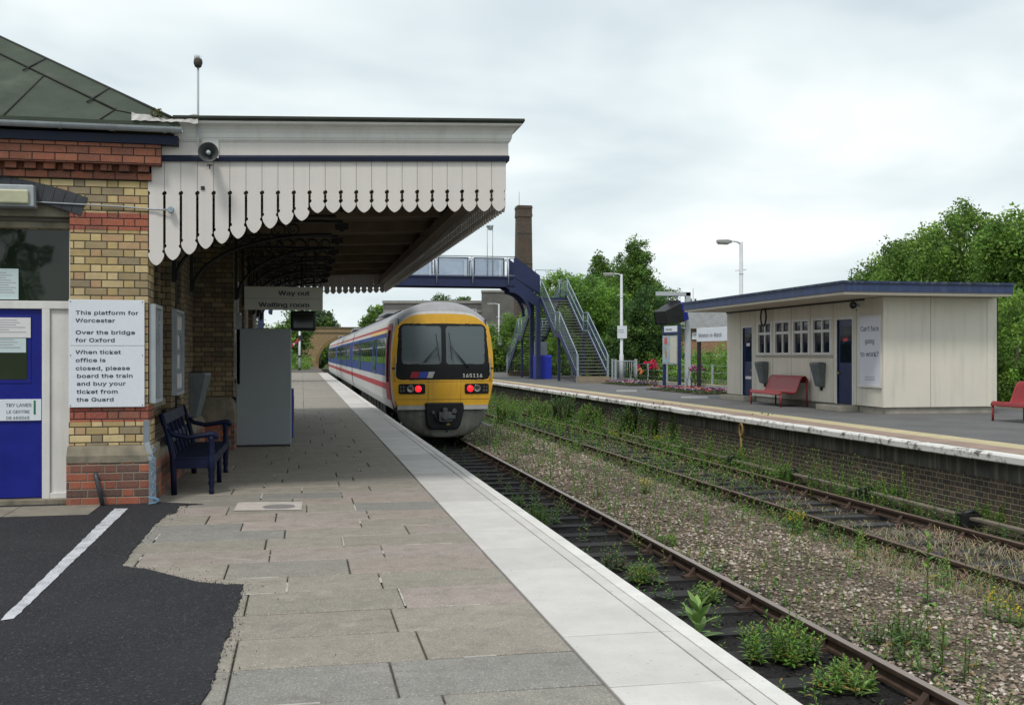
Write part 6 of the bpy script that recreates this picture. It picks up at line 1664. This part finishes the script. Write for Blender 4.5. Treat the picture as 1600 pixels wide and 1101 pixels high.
# face split into quads between arch and parapet
def wall_face(y, flip):
    top = 6.15
    P = [(.7, -1.5)] + ac + [(11.2, -1.5)]
    for a, b in zip(P[1:-1], P[2:-1]):
        f = [(a[0], y, a[1]), (b[0], y, b[1]), (b[0], y, top), (a[0], y, top)]; m.add(f, [(0, 1, 2, 3) if not flip else (3, 2, 1, 0)])
    for (xa, xb) in ((X0_, .7), (11.2, X1_)):
        f = [(xa, y, -1.5), (xb, y, -1.5), (xb, y, top), (xa, y, top)]; m.add(f, [(0, 1, 2, 3) if not flip else (3, 2, 1, 0)])
wall_face(0, False); wall_face(6, True)
P = [(.7, -1.5)] + ac + [(11.2, -1.5)]
for a, b in zip(P, P[1:]): m.add([(a[0], 0, a[1]), (a[0], 6, a[1]), (b[0], 6, b[1]), (b[0], 0, b[1])], [(0, 1, 2, 3)])
m.box(X0_, X0_ + .01, 0, 6, -1.5, 6.15); m.box(X1_ - .01, X1_, 0, 6, -1.5, 6.15)
m.build('wall', YB, T)
m = MB(); m.box(X0_ - .1, X1_, -.12, 6.12, 5.35, 5.5); m.box(X0_ - .4, X1_, -.15, .35, 6.152, 6.35); m.box(X0_ - .4, X1_, 5.6, 6.15, 6.152, 6.35); m.build('coping', paint('bridge_coping', (.14, .12, .08), .9, .3, 1), T)
m = MB(); o2 = [(5.95 + (x - 5.95) * 1.09, .4 + (z - .4) * 1.13) for x, z in ac]
for (a, b, c_, d_) in zip(ac, ac[1:], o2, o2[1:]): m.add([(a[0], -.05, a[1]), (b[0], -.05, b[1]), (d_[0], -.05, d_[1]), (c_[0], -.05, c_[1]), (a[0], .0, a[1]), (b[0], 0, b[1]), (d_[0], 0, d_[1]), (c_[0], 0, c_[1])], [(0, 1, 2, 3), (3, 2, 6, 7), (1, 0, 4, 5)])
m.build('arch_ring', paint('ring_brick', (.20, .135, .06), .9, .25, 3), T)
# banks beside the bridge
def bank(name, xa, xb, pal, seed):
    r = np.random.default_rng(seed); n = 900
    x = r.uniform(xa, xb, n); y = r.uniform(120, 176, n); C = np.stack([x, y, r.uniform(-1, 1.4, n)], -1)
    v, q, c = leaves(r, C, r.uniform(.4, 1.0, n), 22, .2, pal, .7)
    mesh_np(name, v, q, LEAF, cols=c, kind='stuff', label='rough grass and weeds on the bank near the road bridge', cat='grass')
bank('bank_grass', -11, .6, LTG + GREENS, 3)
# semaphore signal
T = thing('semaphore_signal', 'red and white lower quadrant semaphore signal near the road bridge', 'signal', at(468, 112, 0))
m = MB(); m.lathe([(.12, -.2), (.10, 4.2)], (0, 0, 0), 10); m.lathe([(.09, 4.2), (.11, 4.3), (.03, 4.7)], (0, 0, 0), 8); m.build('post', LAMPP, T)
m = MB(); m.add([(-.02, -.12, 3.55), (-1.0, -.12, 2.60), (-.82, -.12, 2.42), (.12, -.12, 3.30), (-.02, -.08, 3.55), (-1.0, -.08, 2.60), (-.82, -.08, 2.42), (.12, -.08, 3.30)], [(0, 1, 2, 3), (7, 6, 5, 4), (0, 4, 5, 1), (1, 5, 6, 2), (2, 6, 7, 3), (3, 7, 4, 0)]); a_ = m.build('arm', TRED, T)
m = MB(); m.add([(-.60, -.125, 2.985), (-.74, -.125, 2.85), (-.56, -.125, 2.67), (-.44, -.125, 2.79)], [(0, 1, 2, 3)]); m.build('white_stripe', TWHITE, a_)
m = MB(); m.box(-.1, .35, -.16, -.05, 3.25, 3.75); m.box(-.2, .25, -.2, -.05, 1.4, 1.6); m.box(-.14, .14, -.14, .14, -.2, .25); m.build('spectacle', DARK, T)
m = MB(); m.tube([(.12, .12, 0), (.12, .12, 4.2)], .03, 5); m.build('ladder', GREYM, T)
# railings near the stairs, fence behind
def palis(name, label, x0, x1, y, h=1.15, step=.13):
    T = thing(name, label, 'fence', (x0, y, FZ))
    m = MB(); m.tube([(0, 0, .12), (x1 - x0, 0, .12)], .016, 5); m.tube([(0, 0, h), (x1 - x0, 0, h)], .02, 5); m.build('rail', GREYM, T)
    m = MB(); k = 0
    while k * step < x1 - x0: m.tube([(k * step, 0, .12), (k * step, 0, h)], .009, 4); k += 1
    m.build('bars', GREYM, T)
    for x in (0, x1 - x0): m = MB(); m.box(x - .05, x + .05, -.05, .05, 0, h + .12); m.build('post', GREYM, T)
palis('metal_railing', 'low galvanised bar railing behind the blue cabinet', 14.9, 17.6, 66.8)
palis('metal_gate', 'small galvanised gate with diagonal brace right of the stair foot', 16.35, 17.5, 53.0)
palis('metal_railing', 'low bar railing between gate post and pale lamp post', 17.7, 19.1, 58.0)
T = thing('wire_fence', 'thin posted wire fence along the back of the far platform', 'fence', (19.6, 38, 0))
for k in range(19): m = MB(); m.box(-.04, .04, k * 3.2 - .04, k * 3.2 + .04, -.2, 1.15); m.build('post', GREYM, T)
m = MB()
for z in (.4, .75, 1.1): m.tube([(0, 0, z), (0, 58, z)], .008, 4)
m.build('wires', GREYM, T)
# wooden trunking boards along the wall foot, wall ladder-post, yellow marker
T = thing('cable_trunking', 'weathered wooden boards on low stumps along the far platform wall', 'trunking', (9.75, 8, -.95))
TW = paint('grey_board', (.155, .13, .10), .9, .3, 6, fine=40, bump=.005)
r = random.Random(12); y = 0
while y < 36:
    m = MB(); a, b = r.uniform(-.03, .03), r.uniform(-.03, .03); z = .12 + r.uniform(-.015, .015)
    m.add([(a - .07, y + .15, z), (a + .07, y + .15, z), (b + .07, y + 2.75, z + .01), (b - .07, y + 2.75, z + .01), (a - .07, y + .15, z + .035), (a + .07, y + .15, z + .035), (b + .07, y + 2.75, z + .045), (b - .07, y + 2.75, z + .045)], [(3, 2, 1, 0), (4, 5, 6, 7), (0, 1, 5, 4), (1, 2, 6, 5), (2, 3, 7, 6), (3, 0, 4, 7)])
    m.build('board', TW, T)
    m = MB(); m.box(-.14, .16, y - .08, y + .10, 0, .19); m.tube([(-.1, y, .19), (.06, y, .23), (.16, y, .17)], .03, 6); m.build('stump', DARK, T); y += 2.9
x, y = 10.05, 0
T = thing('yellow_marker', 'rusty yellow loop ended post standing at the far platform wall', 'marker', (10.15, 22.9, -.92))
m = MB(); m.tube([(0, 0, 0), (0, 0, .62)], .028, 6); m.tube([(.0, .09 * math.sin(a), .76 + .15 * -math.cos(a)) for a in np.linspace(0, 2 * PI, 14)[:-1]], .026, 6, closed=True); m.build('post', paint('marker_yellow', (.24, .15, .05), .8, .3, 9), T)

# ------------------------------------------------------------------ weeds
WEED = attr_mat('weed_leaves', .5, 0, trans=.25, spec=.3)
def blade_strip(P, W, col):
    """tapered leaf/blade along points"""
    V = []; F = []
    for i, (p, w) in enumerate(zip(P, W)):
        d = (P[min(i + 1, len(P) - 1)] - P[max(i - 1, 0)]); s = d.cross(Vector((0, 0, 1)))
        if s.length < 1e-5: s = Vector((1, 0, 0))
        s.normalize(); V += [p - s * w, p + s * w]
    for i in range(len(P) - 1): F.append((2 * i, 2 * i + 1, 2 * i + 3, 2 * i + 2))
    return V, F, [col] * len(V)
class Plant:
    def __init__(s, seed): s.r = random.Random(seed); s.V = []; s.F = []; s.C = []
    def put(s, V, F, C):
        b = len(s.V); s.V += [tuple(v) for v in V]; s.F += [tuple(b + i for i in f) for f in F]; s.C += C
    def leaf(s, base, dirn, L, w, col, droop=.3, seg=4):
        P = []; W = []; p = Vector(base); d = Vector(dirn).normalized()
        for i in range(seg + 1):
            P.append(p.copy()); f = i / seg; W.append(w * math.sin(PI * min(.96, .12 + f * .86)) * .5)
            p += d * L / seg; d = (d + Vector((0, 0, -droop / seg * 1.6))).normalized()
        k = s.r.uniform(.7, 1.25); q = s.r.random()
        if col[0] > col[1] * .85 or w > .06: q = 1
        if q < .10: col = (col[0] * 2.0 + .05, col[1] * .95, col[2] * 1.1)
        elif q < .3: col = (col[0] * 1.35, col[1] * 1.05, col[2])
        s.put(*blade_strip(P, W, tuple(c * k for c in col)))
    def stem(s, base, top, w, col):
        a, b = Vector(base), Vector(top)
        for q in ((w, 0, 0), (0, w, 0)): s.put([a - Vector(q), a + Vector(q), b + Vector(q) * .4, b - Vector(q) * .4], [(0, 1, 2, 3)], [col] * 4)
    def leafy(s, x, y, h, nl, ll, lw, col, lean=.15, flower=None):
        r = s.r; top = Vector((x + r.uniform(-lean, lean) * h, y + r.uniform(-lean, lean) * h, h)); b = Vector((x, y, 0))
        s.stem(b, top, .004 + h * .006, tuple(c * .8 for c in col))
        for i in range(nl):
            f = (i + .6) / nl; a = i * 2.4 + r.uniform(-.4, .4); p = b.lerp(top, f)
            up = .25 + .9 * f
            s.leaf(p, (math.cos(a), math.sin(a), up), ll * (1.15 - .65 * f) * r.uniform(.8, 1.2), lw * (1.1 - .5 * f), col, .5)
        if flower:
            for k in range(r.randint(4, 8)):
                a = r.uniform(0, 6.3); q = r.uniform(0, .07) ; c = top + Vector((q * math.cos(a), q * math.sin(a), r.uniform(-.06, .03)))
                for j in range(3):
                    s.put([c + Vector((r.uniform(-.014, .014), r.uniform(-.014, .014), r.uniform(-.006, .008))) for _ in range(4)], [(0, 1, 2, 3)], [flower] * 4)
    def build(s, name, parent=None, **k):
        # pad to quads
        V = np.array(s.V, dtype=np.float32); F = np.array([f for f in s.F if len(f) == 4])
        return mesh_np(name, V, F, WEED, cols=np.array(s.C), parent=parent, **k)
WG = (.13, .26, .045); WD = (.075, .165, .035); WP = (.20, .33, .09); WY = (.75, .56, .02); STRAW = (.36, .31, .20)
def weed(kind, label, px, py, h, w, seed, z=-.95, name=None, col=None, flower=None, dens=1.0, group=None):
    x, y = G(px, py, z) if py else px
    P = Plant(seed); r = P.r; z = -.97
    if kind == 'bush':
        n = int(26 * dens)
        for i in range(n):
            a = r.uniform(0, 6.3); q = w * math.sqrt(r.random()) * .5; P.leafy(q * math.cos(a), q * math.sin(a), h * r.uniform(.5, 1) * (1.1 - q / w), int(16 * h / .35), .075, .026, col or WG, .35, flower)
    if kind == 'tall':
        n = int(5 * dens) or 1
        big = 1.5 if dens > 3 else 1
        for i in range(n): P.leafy(r.uniform(-w, w) / 2, r.uniform(-w, w) / 4 if dens > 3 else r.uniform(-w, w) / 2, h * r.uniform(.55, 1), int(13 * h / .4), .13 * (1 + .2 * (big > 1)), .032 * big * big * (1 if big == 1 else .8), col or WG, .34 if big > 1 else .14, flower)
    if kind == 'dock':
        P.leafy(0, 0, h, 20, .17, .065, col or WG, .06)
    if kind == 'mullein':
        for i in range(15):
            a = i * 2.4; f = i / 15; P.leaf((0, 0, h * f * .55), (math.cos(a), math.sin(a), .35 + 1.6 * f), .26 - .08 * f, .11 - .03 * f, WP, .35, 6)
    if kind == 'ragwort':
        n = int(9 * dens)
        for i in range(n):
            a = r.uniform(0, 6.3); q = w * .4 * r.random(); P.leafy(q * math.cos(a), q * math.sin(a), h * r.uniform(.6, 1), 16, .085, .03, WG, .28, WY)
    return P.build(name or {'bush': 'leafy_weed', 'tall': 'tall_weed', 'dock': 'dock_plant', 'mullein': 'broad_leaf_plant', 'ragwort': 'yellow_ragwort'}[kind], loc=(x, y, z), label=label, cat='weed', group=group)
weed('mullein', 'pale broad leaved plant standing against the near platform edge', 1090, 992, .52, .4, 1)
weed('bush', 'large bushy green weed beside the near rail in the front', 1215, 1022, .40, .62, 2, dens=2.2)
weed('bush', 'bushy weed below the large bush, close to the bottom of the picture', 1318, 1068, .30, .42, 3, dens=1.3)
weed('bush', 'small weed with fine leaves at the platform side by the broad leaved plant', 1100, 935, .24, .32, 4, dens=.7)
weed('bush', 'twin tufted weed against the platform just beyond the broad leaved plant', 1005, 905, .32, .36, 5, dens=.9)
weed('bush', 'grey green weed leaning over the white platform edge', 955, 885, .32, .3, 6, col=(.09, .15, .06), dens=.8)
weed('bush', 'spreading green weed in the near track below the train end', 845, 815, .36, .62, 7, dens=1.5)
weed('bush', 'small weed on the near track close to the train', 808, 785, .22, .3, 8, dens=.6)
weed('tall', 'curled pale leaf plant cut by the bottom edge', 1345, 1082, .25, .1, 9, col=WP, dens=.5)
weed('dock', 'single tall stalk with broad alternate leaves by the far left rail', 1449, 955, .78, .1, 10)
weed('tall', 'slim upright weed just right of the broad stalked plant', 1482, 925, .5, .1, 11, dens=.5)
weed('tall', 'upright pale weed pair by the tilted sleeper ends', 1345, 880, .50, .3, 12, dens=1)
weed('ragwort', 'yellow flowered ragwort clump beside the far left rail', 1242, 838, .42, .42, 13)
weed('ragwort', 'yellow flowered ragwort growing alone in the middle of the stones', 1006, 776, .34, .3, 14)
weed('ragwort', 'yellow flowered ragwort patch by the right edge', 1570, 985, .36, .7, 15, dens=1.4)
weed('bush', 'dark leaved weed in the stones right of the near rail', 1405, 1010, .36, .55, 16, col=WD, dens=1.1)
weed('tall', 'thin grassy weeds among the front stones', 1480, 1045, .45, .8, 17, col=(.10, .17, .04), dens=1.6)
weed('bush', 'low weed beyond the near rail at centre', 1045, 850, .22, .3, 18, dens=.6)
weed('ragwort', 'yellow flowered ragwort between the rails of the far track', 1028, 700, .42, 1.0, 19, dens=1.6)
weed('ragwort', 'farther yellow flowered ragwort between the far track rails', 960, 692, .4, .8, 20, dens=1.3)
weed('bush', 'bushy weed at the wall foot below the shelter front', 1222, 752, .5, .5, 21, z=-.95, dens=1)
weed('tall', 'upright weed growing from the wall foot below the large bin', 1298, 748, .62, .2, 22, dens=.8)
weed('bush', 'bushy weed at the wall foot below the shelter corner', 1384, 778, .45, .4, 23, dens=.9)
weed('tall', 'slim weed climbing the wall right of the shelter corner', 1420, 782, .6, .25, 24, dens=.7)
weed('bush', 'broad bushy weed at the wall foot by the right edge', 1555, 815, .52, .75, 25, dens=1.5)
# dense tall weeds by the far wall, each clump countable
for i, (px, py, h, lab) in enumerate(((790, 660, .9, 'first tall weed clump right of the train front'), (842, 655, .9, 'tall weed clump second along from the train front'), (880, 662, 1.2, 'dark tall weed clump covering the wall below the stairs'), (925, 668, .9, 'weed clump at the wall below the pale lamp post'), (990, 680, 1.05, 'dense weed clump at the wall below the rose bush'), (1030, 688, 1.15, 'highest dense weed clump against the wall, left of the monitor'), (1075, 694, 1.0, 'dense weed clump at the wall below the gantry post'), (1130, 706, .7, 'small weed clump at the wall below the name board'), (1186, 716, 1.15, 'tall weed clump reaching the white coping below the bench'))):
    weed('tall', lab, px, py, h, .9 if i != 7 else .5, 40 + i, col=WD if i in (2, 4, 5, 8) else WG, dens=6.5, name='weed_clump', group='weed clumps along the far platform wall')
# low cover
P = Plant(99); r = P.r
def sow(n, xr, yr, h, col, kind, bias=1.5, xyf=None):
    for _ in range(n):
        x = r.uniform(*xr); y = yr[0] + (yr[1] - yr[0]) * r.random() ** bias
        if kind == 'grass':
            for k in range(10):
                a = r.uniform(0, 6.3); hh = h * r.uniform(.4, 1.2)
                P.leaf((x + r.gauss(0, .09), y + r.gauss(0, .09), -.96), (math.cos(a) * .7, math.sin(a) * .7, 1), hh, .0055 + .0003 * max(0, y - 8), tuple(c * r.uniform(.7, 1.3) for c in col), 1.0, 3)
        else:
            b = len(P.V); k_ = 1 + max(0, y - 8) * .03; P.leafy(0, 0, h * r.uniform(.5, 1.2), 9, .06 * min(2, k_), .022 * min(2.4, k_), tuple(c * r.uniform(.8, 1.2) for c in col), .3)
            P.V[b:] = [(a + x, c + y, d - .96) for a, c, d in P.V[b:]]
sow(500, (4.6, 7.4), (5.5, 40), .16, (.13, .18, .055), 'grass'); sow(420, (4.6, 7.4), (6, 45), .16, WG, 'leafy'); sow(130, (4.9, 7.0), (20, 60), .3, WG, 'leafy', 1)
sow(170, (7.6, 9.0), (9, 13.5), .24, STRAW, 'grass', 1); sow(120, (7.6, 9.0), (13, 30), .18, STRAW, 'grass', 1); sow(200, (6.4, 7.4), (9.2, 12.2), .24, STRAW, 'grass', 1.0)
sow(260, (7.5, 9.2), (16, 70), .32, WG, 'leafy', 1); sow(420, (9.1, 10.2), (14, 90), .42, WG, 'leafy', 1); sow(90, (5.0, 7.4), (18, 32), .3, WG, 'leafy', 1); sow(160, (4.7, 7.4), (24, 50), .4, WD, 'leafy', 1); sow(260, (9.2, 10.2), (10, 50), .25, (.14, .17, .06), 'grass', 1)
sow(120, (2.6, 4.4), (6, 40), .16, WD, 'leafy', 1.3); sow(200, (9.2, 10.1), (28, 100), .7, WG, 'leafy', 1)
sow(200, (4.6, 10.2), (45, 150), .4, (.11, .18, .04), 'leafy', 1); sow(160, (5.2, 7.2), (6, 13), .22, (.22, .19, .10), 'grass', 1)
sow(260, (4.9, 7.4), (17, 45), .5, WG, 'leafy', 1); sow(330, (7.6, 9.0), (18, 48), .45, WG, 'leafy', 1); sow(560, (9.2, 10.15), (15, 70), .62, WG, 'leafy', 1); sow(260, (9.15, 10.15), (10, 30), .3, WD, 'leafy', 1)
sow(260, (4.7, 7.3), (6.5, 18), .24, WG, 'leafy', 1); sow(140, (6.9, 7.5), (8, 22), .3, (.11, .2, .05), 'leafy', 1); sow(90, (2.6, 4.4), (6, 20), .2, WG, 'leafy', 1)
sow(300, (5.2, 7.3), (12, 30), .2, (.25, .22, .12), 'grass', 1)
P.build('low_weeds', kind='stuff', label='scattered low weeds and straw coloured grass between the tracks', cat='weeds')

# ------------------------------------------------------------------ flower beds and roses
def flowerbed(name, label, x0, x1, y0, y1, n, cols, seed):
    P = Plant(seed); r = P.r
    for _ in range(n):
        x, y = r.uniform(x0, x1), r.uniform(y0, y1)
        b = len(P.V)
        for k in range(5): a = r.uniform(0, 6.3); P.leaf((0, 0, 0), (math.cos(a), math.sin(a), .8), .12, .05, WD, .6, 2)
        c = r.choice(cols)
        for k in range(5): P.put([Vector((r.uniform(-.07, .07), r.uniform(-.07, .07), .10 + r.uniform(0, .06))) for _ in range(4)], [(0, 1, 2, 3)], [tuple(q * r.uniform(.7, 1.2) for q in c)] * 4)
        P.V[b:] = [(a_ + x, b_ + y, c_ + FZ + .03) for a_, b_, c_ in P.V[b:]]
    P.build(name, kind='stuff', label=label, cat='flowers')
    m = MB(); m.box(x0 - .1, x1 + .1, y0 - .1, y1 + .1, FZ, FZ + .04); m.build(name + '_soil', paint('bed_soil', (.05, .037, .025), .95, .3), kind='structure')
PUR = (.09, .03, .14); RD = (.5, .03, .05); WH = (.6, .55, .58); ORG = (.55, .2, .02)
flowerbed('bedding_flowers', 'low purple and red bedding flowers by the name board', 14.6, 16.2, 36.5, 42.5, 420, [PUR, PUR, PUR, RD, WH, ORG], 5)
flowerbed('bedding_flowers', 'low red white and purple bedding flowers below the rose bush', 15.4, 16.8, 47.5, 52.0, 320, [PUR, PUR, RD, WH], 6)
def rose(label, px, py, h, w, seed, col, n):
    x, y = G(px, py, FZ); T = thing('rose_bush', label, 'bush', (x, y, FZ)); P = Plant(seed); r = P.r
    for i in range(16): P.leafy(r.uniform(-w, w) / 2, r.uniform(-.3, .3), h * r.uniform(.5, 1), 16, .12, .07, (.05, .10, .025), .3)
    P.build('foliage', parent=T)
    Q = Plant(seed + 1); r = Q.r
    for i in range(n):
        c = Vector((r.gauss(0, w * .28), r.uniform(-.35, .1), h * r.uniform(.72, 1.08)))
        for k in range(10): Q.put([c + Vector((r.uniform(-.09, .09), r.uniform(-.09, .09), r.uniform(-.08, .08))) for _ in range(4)], [(0, 1, 2, 3)], [tuple(q * r.uniform(.8, 1.2) for q in col)] * 4)
    Q.build('blooms', parent=T)
rose('rose bush covered in bright pink blooms beside the information board', 1018, 602, 1.15, .9, 3, (.75, .03, .14), 12)
rose('rose bush with a few pale orange blooms left of the pink one', 1000, 600, .7, .6, 8, (.75, .33, .15), 4)
rose('straggly shrub with mauve blooms at the foot of the name board', 1086, 608, .95, .7, 13, (.40, .06, .30), 7)
# weed in the gutter of the canopy
P = Plant(71)
for i in range(9): P.leafy(P.r.uniform(-.07, .07), P.r.uniform(-.03, .03), .11, 8, .05, .025, (.13, .13, .04), .5)
P.build('gutter_weed', loc=(-1.50, 11.66, 4.12), label='small yellow green weed growing on the torn flashing', cat='weed')
